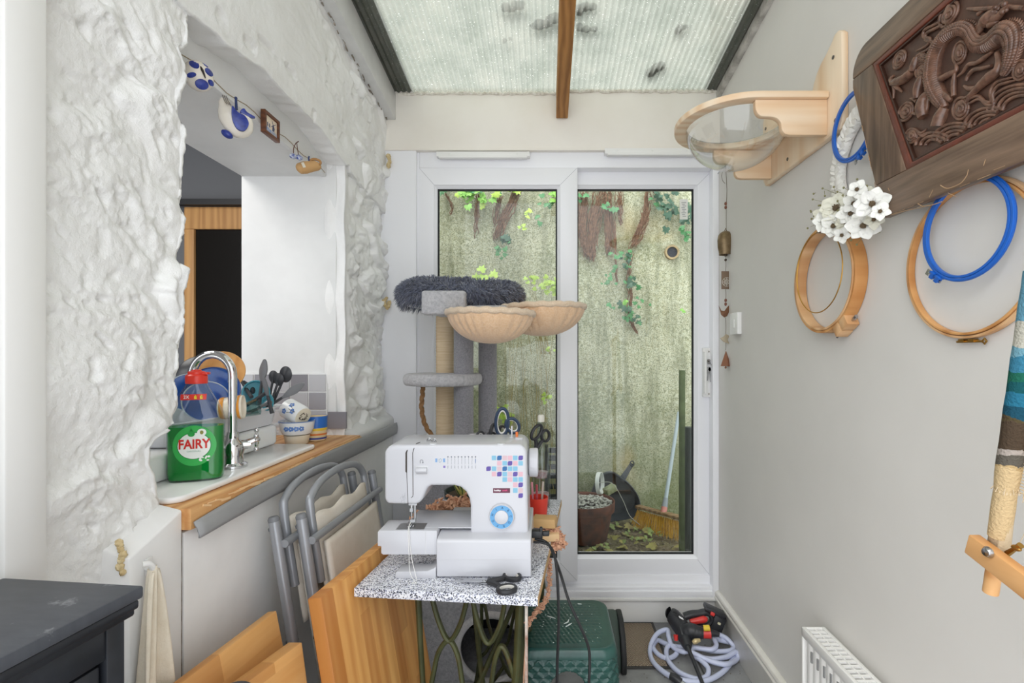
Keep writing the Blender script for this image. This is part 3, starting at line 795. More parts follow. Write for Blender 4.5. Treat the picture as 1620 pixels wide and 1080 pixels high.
# utensils
M_DARKU = plain('utensil_dark', '#3b3c40', .4); M_GREYU = plain('utensil_grey', '#6c6d70', .4)
def leafy(c, axis, x, L, w, th=.004, mat=M_GREYU, name='spatula', label='', cat='spatula', handle=.10, group=None):
    M = aim(c, axis, x); t = thing(name, label, cat, M, group=group)
    mb = MB(); pl = [(w * .25, 0), (w * .9, L * .35), (w, L * .6), (w * .6, L * .9), (0, L), (-w * .5, L * .85), (-w * .9, L * .5), (-w * .3, 0)]
    mb.prism(sp2(pl, 4, True), -th / 2, th / 2, U=V((1, 0, 0)), W=V((0, 0, 1)), N=V((0, 1, 0))); part('blade', mb, mat, t, bevel=.001)
    mb = MB(); mb.tube([(0, 0, .005), (0, 0, -handle)], [.004, .006], 8); part('handle', mb, M_DARKU, t)
    return t
leafy(P(414, 605, 1.47), (.12, 0, 1), (1, -.4, 0), .072, .017, label='tall pointed grey spatula standing up in the dish rack', handle=.07)
leafy(P(424, 628, 1.44), (-.25, 0, 1), (1, -.4, 0), .066, .010, label='narrow grey blade crossing the teal cup', name='palette_knife', cat='knife', handle=.05)
def ladle(px, py, Y, d, r, label, mat=M_DARKU):
    d = V(d).normalized(); c = P(px, py, Y); t = thing('serving_spoon', label, 'spoon', aim(c, d), group='dark spoons in the rack')
    mb = MB(); mb.lathe([(0, -r * .5), (r * .6, -r * .35), (r, .0), (r * .9, .0), (r * .5, -r * .25), (0, -r * .35)], Matrix.Rotation(radians(70), 4, 'Y'), 24, sx=1.3); part('bowl', mb, mat, t)
    mb = MB(); mb.tube([(0, 0, -r * .6), (0, 0, -.13)], [.0035, .005], 8); part('handle', mb, mat, t)
ladle(452, 592, 1.58, (.35, .1, .9), .022, 'highest dark spoon, its bowl tipped over the far end of the rack')
ladle(441, 600, 1.57, (.25, .1, .95), .017, 'middle dark spoon, its bowl below the highest one')
ladle(433, 596, 1.60, (.12, .15, .97), .017, 'dark spoon bowl nearest the pointed grey spatula')
leafy(P(448, 628, 1.55), (.75, .3, .55), (-.4, -.2, .8), .075, .014, .012, M_GREYU, 'spatula', 'broad grey turner lying over the end of the rack', 'spatula', .1)
for k, (a, b, w, m, lab) in enumerate((((372, 652, 1.36), (420, 622, 1.45), .010, M_DARKU, 'dark knife lying across the rack under the teal cup'),
                              ((385, 655, 1.34), (428, 636, 1.46), .012, M_GREYU, 'broad grey knife blade lying nearest the rack rim'),
                              ((380, 600, 1.50), (398, 628, 1.46), .004, M_DARKU, 'thin dark skewer leaning beside the tap spout'),
                              ((385, 628, 1.50), (405, 618, 1.52), .008, plain('red_plastic_dark', '#8f3b36', .4), 'dull red handle in the middle of the rack'),
                              ((376, 596, 1.52), (394, 610, 1.50), .005, M_DARKU, 'short dark stick pointing at the tap spout'))):
    A, B = P(*a), P(*b); t = thing('kitchen_knife' if k < 2 else 'utensil', lab, 'knife' if k < 2 else 'utensil', aim(A, B - A)); L = (B - A).length
    mb = MB(); mb.prism([(0, 0), (w, .004), (w, L * .5), (w * .4, L * .6), (-w * .2, L * .6), (-w * .3, 0)], -.0015, .0015, U=V((1, 0, 0)), W=V((0, 0, 1)), N=V((0, 1, 0))); part('blade', mb, m, t)
    mb = MB(); mb.tube([(0, 0, L * .55), (0, 0, L)], [.005, .006], 8); part('handle', mb, m if k != 3 else M_DARKU, t)
t = thing('glass_tumbler', 'pale ribbed glass lying in the rack behind the spout stem', 'glass', aim(P(378, 650, 1.36), (.9, .3, .2)))
mb = MB(); mb.lathe([(.018, 0), (.022, .05), (.020, .05), (.016, .004), (0, .004)], n=24, mod=lambda t_, i: 1 + .04 * cos(8 * t_)); part('body', mb, glass('pale_glass', '#cfe2e0', .1), t)
# dark pans behind, on the drainer's far side
t = thing('saucepan', 'dark pan standing behind the teal cup in the shade of the hatch', 'pan', PZ(0, 900, .9) if False else V((-1.09, 1.50, zd + .062)))
mb = MB(); mb.lathe([(0, 0), (.052, 0), (.056, .004), (.058, .06), (.054, .06), (.052, .006), (0, .006)], n=36); part('body', mb, plain('pan_grey', '#4a4b4f', .35), t)
mb = MB(); mb.tube([(.05, -.02, .05), (.10, -.05, .075), (.13, -.07, .08)], .006, 8, sub=4); part('handle', mb, M_DARKU, t)

# ---- crockery on the bare end of the worktop
M_CREAM = plain('cream_glaze', '#e9e1cd', .25); M_WGL = plain('white_glaze', '#eef0f1', .15); M_FLB = plain('flower_blue', '#5b83c4', .3); M_FLG = plain('flower_olive', '#6b6a3a', .4); M_INK = plain('ink_brown', '#3a3024', .5)
def blossoms(parent, pts, r, mat, name='painted_flower'):
    for (p, nrm) in pts:
        M = aim(p, nrm); mb = MB()
        for k in range(5):
            a = 2 * pi * k / 5; mb.ball(M @ V((r * .7 * cos(a), r * .7 * sin(a), 0)), (r * .5, r * .5, r * .5), 8, 5)
        for v_ in range(len(mb.v)):
            q = M.inverted() @ mb.v[v_]; mb.v[v_] = M @ V((q.x, q.y, q.z * .12))
        part(name, mb, mat, parent)
def surf(r, z, a): return (V((r * cos(a), r * sin(a), z)), V((cos(a), sin(a), 0)))
b1 = thing('footed_bowl', 'white bowl with blue flowers on a cream foot at the end of the worktop', 'bowl', PZ(470, 701, ZW + .001))
mb = MB(); mb.lathe([(0, 0), (.034, 0), (.036, .003), (.041, .030), (.0, .032)], n=36); part('foot', mb, M_CREAM, b1)
mb = MB(); mb.lathe([(.030, .030), (.044, .034), (.052, .05), (.055, .072), (.056, .078), (.053, .078), (.050, .055), (.03, .038), (0, .036)], n=44); part('bowl', mb, M_WGL, b1)
blossoms(b1, [surf(.0535, .056, a) for a in (-1.75, -1.45, -1.15, -.85)], .0075, M_FLB)
mb = MB(); mb.tube([V((.056 * cos(a), .056 * sin(a), .077)) for a in [2 * pi * k / 40 for k in range(40)]], .0016, 6, closed=True); part('rim', mb, plain('rim_blue', '#7f97c8', .3), b1)
mb = MB(); mb.tube([(-.048, -.02, .068), (-.068, -.03, .066), (-.072, -.03, .05), (-.052, -.02, .042)], .006, 8, sub=4); part('handle', mb, M_WGL, b1)
zt_ = PZ(470, 701, ZW + .001)
b2 = thing('flowered_mug', 'white mug with blue flowers lying tipped on top of the footed bowl', 'mug', aim(zt_ + V((-.027, 0, .118)), (.82, -.35, -.32)))
mb = MB(); mb.lathe([(.033, -.005), (.0345, -.005), (.0345, .03), (.0335, .062), (.030, .070), (.0, .070)], n=40); mb.lathe([(.0325, -.005), (.0325, .06), (0, .062)], n=40); part('body', mb, M_WGL, b2)
mb = MB(); mb.lathe([(.0, .0712), (.027, .0712), (.030, .0705)], n=36); part('base', mb, M_CREAM, b2, label='cream base')
mb = MB()
for k in range(16): mb.tube([V((.017 * cos(k * .55) * R.uniform(.2, 1), .017 * sin(k * .55) * R.uniform(.2, 1), .0716)), V((.017 * cos(k * .55 + .4), .012 * sin(k * .55 + .4), .0716))], .0012, 5)
part('stamp', mb, M_INK, b2)
Mi = ROOT[b2.name].inverted().to_3x3()
ca = Mi @ V((.1, -1, .45)); a0 = atan2(ca.y, ca.x)
blossoms(b2, [surf(.0343, .018, a0 + .5), surf(.0343, .03, a0 - .35), surf(.0343, .05, a0 + .15)], .008, M_FLB)
mb = MB()
for q in (-.3, .1, .5): mb.tube([surf(.0345, .03, a0 + q)[0], surf(.0345, .045, a0 + q * .5 + .1)[0], surf(.034, .06, a0 + .1)[0]], .0009, 5)
part('stem', mb, M_FLG, b2)
mb = MB(); mb.tube([(.03 * cos(a0 + 2), .03 * sin(a0 + 2), .01), (.058 * cos(a0 + 2), .058 * sin(a0 + 2), .015), (.058 * cos(a0 + 2), .058 * sin(a0 + 2), .045), (.03 * cos(a0 + 2), .03 * sin(a0 + 2), .055)], .0048, 8, sub=5); part('handle', mb, M_WGL, b2)
b3 = thing('painted_pot', 'small pot painted blue, yellow and orange behind the footed bowl', 'pot', PZ(494, 698, ZW + .001) + V((.0, .03, 0)))
mb = MB(); mb.lathe([(0, 0), (.03, 0), (.033, .004), (.036, .085), (.033, .085), (.03, .01), (0, .01)], n=32); part('body', mb, plain('pot_cream', '#ecd9b0', .3), b3)
for z0, z1, c in ((.045, .086, '#2f6fc4'), (.036, .045, '#e8c53a'), (.020, .026, '#d9772e'), (.006, .012, '#33459a')):
    mb = MB(); mb.lathe([(.0336 + z0 * .035, z0), (.0336 + z1 * .035, z1)], n=32, cap=False, mod=lambda t_, i: 1.005); part('painted_band', mb, plain('pot_' + c[1:], c, .3), b3)

# ---- trinkets hung along the lintel
XT = -.828
cord = MB(); cord.tube([V((XT - .006, 1.02 + .80 * k / 20, 1.966 - .006 * sin(k * 1.3))) for k in range(21)], .0011, 6)
solo('hanging_cord', cord, plain('cord_tan', '#a08d72', .8), 'thin tan cord stretched under the lintel carrying the trinkets', 'cord')
M_DELFT = plain('delft_white', '#e9e2d6', .2); M_COB = plain('cobalt', '#22307e', .25, var=(60, '#3c4fa8', .8))
FR = Matrix(((0, 0, 1), (1, 0, 0), (0, 1, 0))).to_4x4()      # local x -> world Y, local y -> world Z, local z -> world X
def hung(name, px, py, label, cat, off=.0, yaw=0): 
    p = PX(px, py, XT + off); M = Matrix.Translation(p) @ Matrix.Rotation(radians(yaw), 4, 'Z') @ FR; return thing(name, label, cat, M)
t = hung('ceramic_clog', 314, 123, 'cream and blue pottery ornament hanging nearest the rough stone edge', 'ornament', .02, -52)
mb = MB(); mb.ball((0, 0, 0), (.030, .034, .026), 26, 18, disp=lambda d: 1 + .12 * d.y - .10 * max(0, d.x) * max(0, d.y)); part('body', mb, M_DELFT, t)
def patches(parent, spots, R3, mat, nm='painted_patch'):
    for th, ph, a, b in spots:
        d = V((sin(th) * cos(ph), sin(ph), cos(th) * cos(ph))); d.normalize(); c = V((d.x * R3[0], d.y * R3[1], d.z * R3[2])); nrm = V((d.x / R3[0], d.y / R3[1], d.z / R3[2])).normalized()
        M = aim(c, nrm); mb = MB(); mb.lathe([(0, .0022), (1, .0005), (1.02, -.002)], M @ Matrix.Diagonal((a, b, 1, 1)), 20); part(nm, mb, mat, parent)
patches(t, [(.25, -.70, .013, .011), (-.5, -.25, .005, .010), (-.35, .55, .009, .012), (.75, .35, .009, .010), (.5, .95, .010, .006), (.95, -.3, .006, .008)], (.0305, .0345, .0265), M_COB)
mb = MB(); mb.tube([(-.0, .024, .017), (.006, .008, .0262), (.012, -.008, .0258)], [.001, .003, .001], 8, sub=4); part('slot', mb, plain('slot_dark', '#2a1f1a', .6), t)
t = hung('ceramic_bird', 371, 187, 'cream pottery bird with blue wing, beak and tail hanging on the cord', 'ornament', .024, -55)
mb = MB(); mb.tube([(-.020, .042, 0), (-.022, .026, 0), (-.012, .004, 0), (.006, -.018, 0), (.016, -.012, 0), (.024, .010, 0)], [.010, .012, .026, .030, .028, .016], 20, sub=6, flat=.7, up=(0, 0, 1)); part('body', mb, M_DELFT, t)
mb = MB(); mb.prism(sp2([(-.006, .020), (.006, .008), (.022, .002), (.030, -.016), (.020, -.036), (.004, -.034), (-.006, -.012)], 6, True), .018, .026, W=V((0, 1, 0)), N=V((0, 0, 1))); part('wing', mb, M_COB, t, bevel=.0015)
mb = MB(); mb.ball((-.016, -.046, .002), (.014, .009, .010), 16, 10, rot=Matrix.Rotation(-.5, 3, 'Z')); part('tail', mb, M_COB, t)
mb = MB(); mb.tube([(.004, .022, .004), (.003, .05, .002)], [.0035, .0028], 8); mb.ball((.003, .052, .002), .0038, 8, 6); part('clip', mb, plain('clip_blue', '#2b3a66', .4), t)
mb = MB(); mb.prism(sp2([(.012, .018), (.020, .030), (.028, .022), (.046, .014), (.030, .010)], 4, True), -.005, .005, W=V((0, 1, 0)), N=V((0, 0, 1))); part('beak', mb, M_COB, t, bevel=.001)
mb = MB()
for q in (-.004, 0, .004): mb.tube([(-.022 + q, .048, .0095), (-.018 + q, .034, .0125), (-.012 + q, .024, .0165)], .0009, 5, sub=3)
part('crest_line', mb, plain('crest_brown', '#4a3a30', .5), t)
t = hung('framed_tile', 427.5, 200, 'small brown frame with a blue windmill tile hanging on the cord', 'picture', .006)
W, H = .079, .066
M_FR = wood('frame_brown', '#4b2a1a', '#74452b', 'X', 2, .4)
mb = MB(); mb.ring_prism([(-W/2, -H/2), (W/2, -H/2), (W/2, H/2), (-W/2, H/2)], [(-W/2 + .009, -H/2 + .009), (W/2 - .009, -H/2 + .009), (W/2 - .009, H/2 - .009), (-W/2 + .009, H/2 - .009)], -.006, .008, U=V((1, 0, 0)), W=V((0, 1, 0)), N=V((0, 0, 1))); part('frame', mb, M_FR, t, bevel=.0015)
mb = MB(); mb.box(-W/2 + .008, W/2 - .008, -H/2 + .008, H/2 - .008, -.004, .0025); tl = part('tile', mb, plain('tile_peach', '#ead9c2', .25), t)
mb = MB(); B = mb
B.prism([(-.026, -.024), (.03, -.024), (.03, -.012), (.012, -.008), (-.004, -.012), (-.026, -.006)], .0026, .003, W=V((0, 1, 0)), N=V((0, 0, 1)))
part('painted_shore', mb, plain('shore_blue', '#6f8fc4', .4, var=(120, '#c9c4bd', .9)), tl)
mb = MB(); mb.prism([(.006, -.01), (.016, -.01), (.0135, .008), (.0085, .008)], .0028, .0033, W=V((0, 1, 0)), N=V((0, 0, 1)))
for a in (.6, .6 + pi / 2, .6 + pi, .6 + 1.5 * pi): mb.bar((.011, .007, .0034), (.011 + .013 * cos(a), .007 + .013 * sin(a), .0034), .0018, .0004, up=V((0, 0, 1)))
for x in (-.018, -.008): mb.prism([(x - .002, -.006), (x + .003, -.006), (x + .001, .006), (x - .002, .004)], .0028, .0032, W=V((0, 1, 0)), N=V((0, 0, 1)))
part('painted_windmill', mb, plain('windmill_ink', '#3a4266', .5), tl)
t = hung('clog_keyring', 468, 242, 'tiny pair of blue and white clogs on a brown ribbon', 'ornament', .014, -50)
for x in (-.008, .010):
    mb = MB(); mb.ball((x, -.012, 0), (.011, .009, .008), 16, 10, disp=lambda d: 1 - .25 * max(0, d.y) * max(0, d.x)); c = part('clog', mb, plain('delft_clog', '#d6dbe6', .2, var=(160, '#2b3f8c', 1.0, 3)), t)
mb = MB(); mb.tube([(-.007, -.006, 0), (-.006, .015, .001), (.002, .034, 0), (.004, .018, .001), (.008, -.006, 0)], .0013, 6, sub=5); mb.tube([(.002, .034, 0), (.008, .040, .001)], .0016, 6); part('ribbon', mb, plain('ribbon_brown', '#5b3a30', .7), t)
t = hung('wooden_clog', 487, 264, 'tan felt clog hanging at the far end of the cord', 'ornament', .022, -50)
mb = MB()
for k in range(1):
    mb.tube([(-.033, -.016, 0), (-.026, -.012, 0), (-.008, -.004, 0), (.010, .004, 0), (.028, .012, 0), (.034, .018, 0)], [.007, .017, .020, .018, .0165, .010], 20, sub=6, up=(0, 0, 1), flat=.9)
part('shoe', mb, plain('felt_tan', '#c39a68', .85, bump=(150, .4)), t)
mb = MB(); mb.tube([V((.022 + .017 * cos(a) * .9, .020 + .010 * sin(a), .006 + .006 * cos(a))) for a in [2 * pi * k / 20 for k in range(20)]], .004, 8, closed=True); part('collar', mb, plain('felt_tan_dark', '#a97f50', .85), t)
mb = MB(); mb.obox((-.018, -.003, .018), (.009, .017, .0012), Matrix.Rotation(.45, 3, 'Z')); part('tag', mb, plain('tag_white', '#dcd5c6', .6), t)
mb = MB(); mb.tube([(.004, .012, .004), (.002, .030, .002), (.004, .036, .001)], [.003, .0025, .0025], 8); part('clip', mb, plain('clip_blue', '#2b3a66', .4), t)
# dabs of expanding foam
M_FOAM = plain('expanding_foam', '#dccba2', .85, var=(50, '#b99a62', .8))
for pts, lab in (([(611, 472, 2.24), (607, 480, 2.22), (613, 486, 2.22), (615, 478, 2.25)], 'yellow ring of foam sticking out beside the door board'), ([(613, 246, 2.25), (616, 254, 2.25), (614, 262, 2.26)], 'small dab of yellow foam under the cream header'), ([(192, 905, .83), (191, 888, .83), (194, 872, .832), (190, 860, .834)], 'yellow foam bead squeezed out beside the boxed corner')):
    mb = MB()
    for p in sp([P(*p) for p in pts], 4): mb.ball(p + V((R.uniform(-.003, .003), 0, R.uniform(-.003, .003))), R.uniform(.006, .011) if pts[0][2] > 1 else R.uniform(.003, .0065), 12, 8, disp=lambda d: 1 + .5 * noise.noise(d * 2.5 + p * 90))
    solo('foam_dab', mb, M_FOAM, lab, 'foam')
# ------------------------------------------------------------------ lower left: cabinet, towel, boards, folded chairs
rz = radians(-6); A = P(228, 925, .62)
cb = thing('black_cabinet', 'black painted cabinet with glazed door and worn top in the near corner', 'cabinet', Matrix.Translation((A.x, A.y, 0)) @ Matrix.Rotation(rz, 4, 'Z'))
M_BLK = plain('black_paint', '#1d1f24', .38, var=(14, '#2a2e36', .7), bump=(60, .06)); ztop = A.z
t = NT('black_top'); v = t.coord(); n1 = t.noise(v, 26, 5, .7); n2 = t.noise(t.coord((6, 18, 1)), 5, 3)
c = t.mix(t.ramp(n1, [(.61, '#000000'), (.70, '#b0b0b0')]), t.mix(n2, '#3a3d44', '#53565d'), '#b3b5b9'); t.bsdf(c, .42); M_BTOP = t.m
L, D = .205, .36
mb = MB(); mb.box(-L, 0, -D, 0, ztop - .016, ztop); part('top', mb, M_BTOP, cb, bevel=.003)
mb = MB(); mb.box(-L + .004, -.006, -D, -.006, ztop - .036, ztop - .0165); mb.box(-L + .006, -.003, -D, -.003, ztop - .028, ztop - .0165); part('moulding', mb, M_BLK, cb, bevel=.003)
mb = MB(); mb.box(-L + .01, -L + .02, -D + .01, -.014, .0, ztop - .036); mb.box(-L + .02, -.03, -.024, -.014, 0, ztop - .036); mb.box(-L + .02, -.03, -D + .01, -.014, .05, .07); part('carcass', mb, M_BLK, cb)
for y in (-.036, -D): mb = MB(); mb.box(-.034, -.012, y, y + .022, 0, ztop - .036); part('post', mb, M_BLK, cb, bevel=.002)
mb = MB(); mb.box(-.030, -.014, -D + .022, -.036, ztop - .075, ztop - .037); part('rail', mb, M_BLK, cb, bevel=.002)
mb = MB(); y0, y1, z0, z1 = -D + .026, -.040, .06, ztop - .079
for a, b, c_, d in ((y0, y0 + .035, z0, z1), (y1 - .035, y1, z0, z1)): mb.box(-.032, -.017, a, b, c_, d)
mb.box(-.032, -.017, y0 + .035, y1 - .035, z1 - .035, z1); mb.box(-.032, -.017, y0 + .035, y1 - .035, z0, z0 + .04)
dr = part('door', mb, M_BLK, cb, bevel=.003)
mb = MB(); mb.box(-.028, -.025, y0 + .03, y1 - .03, z0 + .03, z1 - .03); part('pane', mb, plain('dark_glass', '#14161b', .04, spec=1.0), dr)
mb = MB(); mb.box(-.016, -.013, y1 - .006, y1 + .004, z1 - .11, z1 - .03); part('hinge', mb, plain('brass_dull', '#7a6a48', .4, 1), dr)

# hook and towel
hk = PX(226, 889, -.716)
mb = MB(); mb.tube([hk + V(p) for p in ((0, .010, -.014), (.010, .006, -.016), (.022, -.004, -.010), (.022, -.012, .002), (.016, -.020, .004))], [.006, .0055, .0055, .005, .0055], 10, sub=5)
mb.obox(hk + V((.001, .012, -.012)), (.003, .014, .030)); solo('wall_hook', mb, M_GLOSSW, 'white coat hook on the boxed corner holding the towel', 'hook', bevel=.0008)
mb = MB(); nu, nv = 64, 40
def towel(i, j):
    u, t = i / (nu - 1), j / (nv - 1); sp_ = .014 + .135 * t ** .8
    y = hk.y - .006 - .030 * t + (u - .42) * sp_ + .006 * sin(u * 9 + t * 2) * t; z = hk.z - .003 - .50 * t - .012 * (1 - t) * abs(u - .5) * 2
    x = hk.x + .022 + .016 * sin(u * 17 + 1.5 * sin(t * 2)) * min(1, .35 + t * 1.1) + .012 * sin(u * 6 + 2) * t + .02 * t
    return V((x, y, z))
mb.grid(nu, nv, towel)
solo('tea_towel', mb, plain('cream_cotton', '#eae0ce', .9, var=(40, '#ddd0ba', .6), bump=(250, .5)), 'cream tea towel hanging in folds from the white hook', 'towel', solid=.004, smooth=180)

# ---- loose wooden boards leaning against the boarding
M_BUTCH = wood('butcher_block', '#c98645', '#efb970', 'Z', 1.0, .42, (0, .042, .28), '#a8672f', rings=.25)
M_BUTCH2 = wood('beech_board', '#d99a54', '#f0c080', 'X', 1.0, .42, (2, .060, .35), '#b06f33', rings=.25)
def lean_board(top_near, top_far, h, th, lean, mat, label, name='wooden_board'):
    a, b = V(top_near), V(top_far); u = (b - a); L = u.length; u.normalize(); n0 = V((u.y, -u.x, 0)).normalized()
    foot = a + n0 * lean; foot.z = th * .1
    v_ = (a - foot); v_ -= u * v_.dot(u); v_ = v_.normalized(); nn_ = u.cross(v_); nn_ = nn_ if nn_.x > 0 else -nn_
    M = Matrix((u, -nn_, v_)).transposed().to_4x4(); hh = a.z / v_.z; M.translation = a - v_ * min(h, hh)
    mb = MB(); mb.box(0, L, 0, th, 0, min(h, hh)); return solo(name, mb, mat, label, 'board', 'loose wooden boards leaning by the boarding', M=M, bevel=.0025)
lean_board((-.467, 1.0, .777), (-.412, 1.425, .777), 2, .031, .137, M_BUTCH, 'large butcher block board leaning upright beside the speckled table')
lean_board((-.652, .80, .700), (-.599, 1.072, .712), 2, .022, .13, M_BUTCH2, 'pale board leaning against the white boarding below the hook')
lean_board((-.575, .83, .672), (-.516, 1.02, .673), 2, .036, .11, M_BUTCH2, 'thick short board in front of the pale one and behind the black cabinet')

# ---- folded chairs
M_GTUBE = plain('grey_steel_tube', '#a3a6ac', .35, .35); M_CAP = plain('grey_cap', '#7b7d81', .5); M_CANV = plain('canvas_seat', '#f0e8dd', .8, var=(9, '#e3d8c9', .8), bump=(300, .3))
def fold_chair(label, M):
    # local x along the chair's width, y out of the folded pack towards the room, z up
    c = thing('folding_chair', label, 'chair', M, group='folded chairs leaning on the boarding')
    W = .42
    for x in (0, W + .03):
        mb = MB(); mb.tube([(x, .012, 0), (x, .012, .885)], .0125, 14); l = part('leg', mb, M_GTUBE, c)
        mb = MB(); mb.lathe([(.0128, 0), (.0132, .006), (.010, .012), (0, .014)], Matrix.Translation((x, .012, .882)), 16); part('end_cap', mb, M_CAP, l)
    for x in (.035, W - .005):
        mb = MB(); mb.tube([(x, -.014, .05), (x, -.014, .855)], .012, 14, flat=.7, up=(0, 1, 0)); l = part('leg', mb, M_GTUBE, c)
        mb = MB(); mb.lathe([(.0125, 0), (.0125, .006), (.008, .010), (0, .011)], Matrix.Translation((x, -.014, .852)), 14); part('end_cap', mb, M_CAP, l)
    mb = MB(); mb.tube([(.052, .006, .70), (.052, .006, .86), (.058, .006, .905), (.10, .006, .938), (.20, .006, .952), (.31, .006, .945), (.375, .006, .922), (.395, .006, .885), (.397, .006, .70)], .0105, 14, sub=6); part('back_frame', mb, M_GTUBE, c)
    mb = MB(); mb.tube([(-.002, .030, .825), (W + .032, .030, .825)], .010, 12); part('crossbar', mb, M_GTUBE, c)
    mb = MB(); mb.tube([(0, .016, .30), (W + .03, .016, .30)], .008, 12); part('crossbar', mb, M_GTUBE, c)
    for z0, z1, y in ((.60, .868, .010),):
        mb = MB(); mb.grid(20, 16, lambda i, j: V((.060 + .33 * i / 19, y + .006 * sin(pi * i / 19) + .002 * noise.noise(V((i * .4, j * .4, 1))), z0 + (z1 - z0) * j / 15 + .006 * sin(i * .8) * (j == 15)))); part('backrest', mb, M_CANV, c, solid=.004, smooth=180)
    mb = MB(); mb.grid(20, 24, lambda i, j: V((.050 + .34 * i / 19, .030 + .004 * sin(pi * i / 19), .40 + .40 * j / 23))); part('seat', mb, M_CANV, c, solid=.010, smooth=180)
    for x in (.018, W + .014):
        mb = MB(); mb.bar((x, .0, .60), (x, .0, .40), .008, .022, up=V((0, 1, 0))); mb.cyl((x, -.012, .58), (x, .014, .58), .006, n=10); mb.bar((x, .020, .44), (x, .004, .34), .006, .016, up=V((0, 1, 0)))
        b = part('folding_link', mb, plain('link_dark', '#5b5d62', .45, .4), c)
        mb = MB(); mb.cyl((x, -.016, .42), (x, .028, .42), .007, n=12); part('rivet', mb, plain('rivet_steel', '#9b9ca0', .3, 1), b)
    return c
def chair_M(x, y, lean, rz_):
    return Matrix.Translation((x, y, 0)) @ Matrix.Rotation(rz_, 4, 'Z') @ Matrix.Rotation(-pi / 2, 4, 'Z') @ Matrix.Rotation(lean, 4, 'X')
c1 = fold_chair('folding chair nearer the room, canvas seat facing the speckled table', chair_M(-.470, 1.645, radians(9), radians(-1.5)))
dup(c1, chair_M(-.530, 1.625, radians(9), radians(-1)), 'folding chair nearest the white boarding, behind the other folded chair')
# ------------------------------------------------------------------ treadle table with the sewing machine
ZT = .75
e1 = V((.417, -.043, 0)); e1.normalize(); e2 = V((-e1.y, e1.x, 0))
T0 = V((-.437, 1.096, 0)); TM = Matrix((e1, e2, V((0, 0, 1)))).transposed().to_4x4(); TM.translation = T0
TW, TD = .4195, .714
def m_speckle():
    t = NT('speckled_laminate'); v = t.coord()
    def sp_(scale, th, seed):
        x = t.n('ShaderNodeTexVoronoi'); mp = t.n('ShaderNodeMapping'); mp.inputs['Location'].default_value = (seed, seed * .7, 0); t.l(v, mp.inputs[0]); t.l(mp.outputs[0], x.inputs['Vector'])
        x.inputs['Scale'].default_value = scale; sc = t.n('ShaderNodeSeparateColor'); t.l(x.outputs['Color'], sc.inputs[0])
        return sc.outputs[0], t.math('LESS_THAN', sc.outputs[1], th)
    _, a = sp_(480, .42, 0); _, b = sp_(430, .20, 3); _, c_ = sp_(400, .15, 8); _, d = sp_(520, .08, 5)
    c = t.mix(a, '#e6e7ec', '#cfd2dc'); c = t.mix(b, c, '#8f93a8'); c = t.mix(c_, c, '#4b4e5c'); c = t.mix(d, c, '#25262c')
    t.bsdf(c, .35, spec=.4); return t.m
tb = thing('treadle_table', 'speckled worktop on an old iron sewing treadle stand below the window', 'table', TM)
mb = MB(); mb.box(0, TW, 0, TD, ZT - .020, ZT); part('tabletop', mb, m_speckle(), tb, bevel=.0012)
mb = MB(); mb.box(TW - .0002, TW + .001, .002, TD - .002, ZT - .0195, ZT - .001); part('raw_edge', mb, plain('chipboard', '#b08a5c', .8, var=(120, '#d4b283', .8)), tb)
def m_iron():
    t = NT('green_cast_iron'); v = t.coord(); a = t.noise(v, 22, 6, .7); b = t.noise(v, 9, 4)
    c = t.ramp(b, [(.35, '#33361f'), (.6, '#474a2d')]); c = t.mix(t.ramp(a, [(.55, '#000000'), (.7, '#b0b0b0')]), c, '#5c3a20')
    t.bsdf(c, .5, .2, t.bump(a, .3), .4); return t.m
M_IRON = m_iron()
def side_frame(y0):
    """one cast side of the treadle: posts, splayed foot and interlaced loops, about 0.29 m wide"""
    W = .232; x0 = .135; H = ZT - .022
    posts = []
    for k in (0, 1):
        mb = MB(); xs = x0 + k * W; s = -1 if k == 0 else 1
        mb.tube([(xs + s * .006, y0, H), (xs, y0, .60), (xs - s * .012, y0, .36), (xs + s * .006, y0, .14), (xs + s * .045, y0, .03), (xs + s * .075, y0, .012)], ([.010, .008, .0075, .009, .011, .013] if k == 0 else [.014, .0125, .012, .012, .012, .014]), 10, sub=6, flat=.8); posts.append(('post', mb))
    loops = []
    cx = x0 + W / 2
    def loop(pts, r=.0075):
        mb = MB(); mb.tube([(x0 + W * u, y0, H * w) for u, w in pts], r, 8, sub=8, flat=.8); loops.append(('scroll', mb))
    # interlaced rings as two families of waves between the posts
    loop([(.10, 1.0), (.19, .90), (.30, .84), (.42, .90), (.50, 1.0)]); loop([(.52, 1.0), (.60, .90), (.70, .84), (.82, .90), (.88, 1.0)])
    loop([(.0, .62), (.08, .64), (.13, .72), (.19, .80), (.30, .84), (.39, .79), (.44, .70), (.52, .60), (.60, .57), (.68, .62), (.73, .71), (.78, .80), (.85, .83), (.95, .75), (1.0, .65)])
    loop([(.0, .59), (.10, .55), (.17, .45), (.30, .35), (.45, .38), (.52, .48), (.60, .57), (.69, .52), (.76, .42), (.88, .35), (1.0, .42)])
    loop([(.02, .30), (.12, .33), (.22, .38), (.30, .35), (.40, .27), (.52, .22), (.66, .27), (.78, .36), (.88, .35), (.98, .28)])
    loop([(.05, .12), (.25, .20), (.40, .27)], .008); loop([(.95, .12), (.80, .20), (.66, .27)], .008)
    mb = MB(); mb.tube([(x0 - .03, y0, .10), (cx, y0, .13), (x0 + W + .03, y0, .10)], .010, 8, sub=6); loops.append(('foot_rail', mb))
    mb = MB(); mb.box(x0 - .02, x0 + W + .02, y0 - .012, y0 + .012, H - .008, H); loops.append(('top_rail', mb))
    return posts + loops
for y in (.055, TD - .10):
    for nm, mb in side_frame(y): part(nm, mb, M_IRON, tb)
mb = MB(); y0, y1 = .055, TD - .10
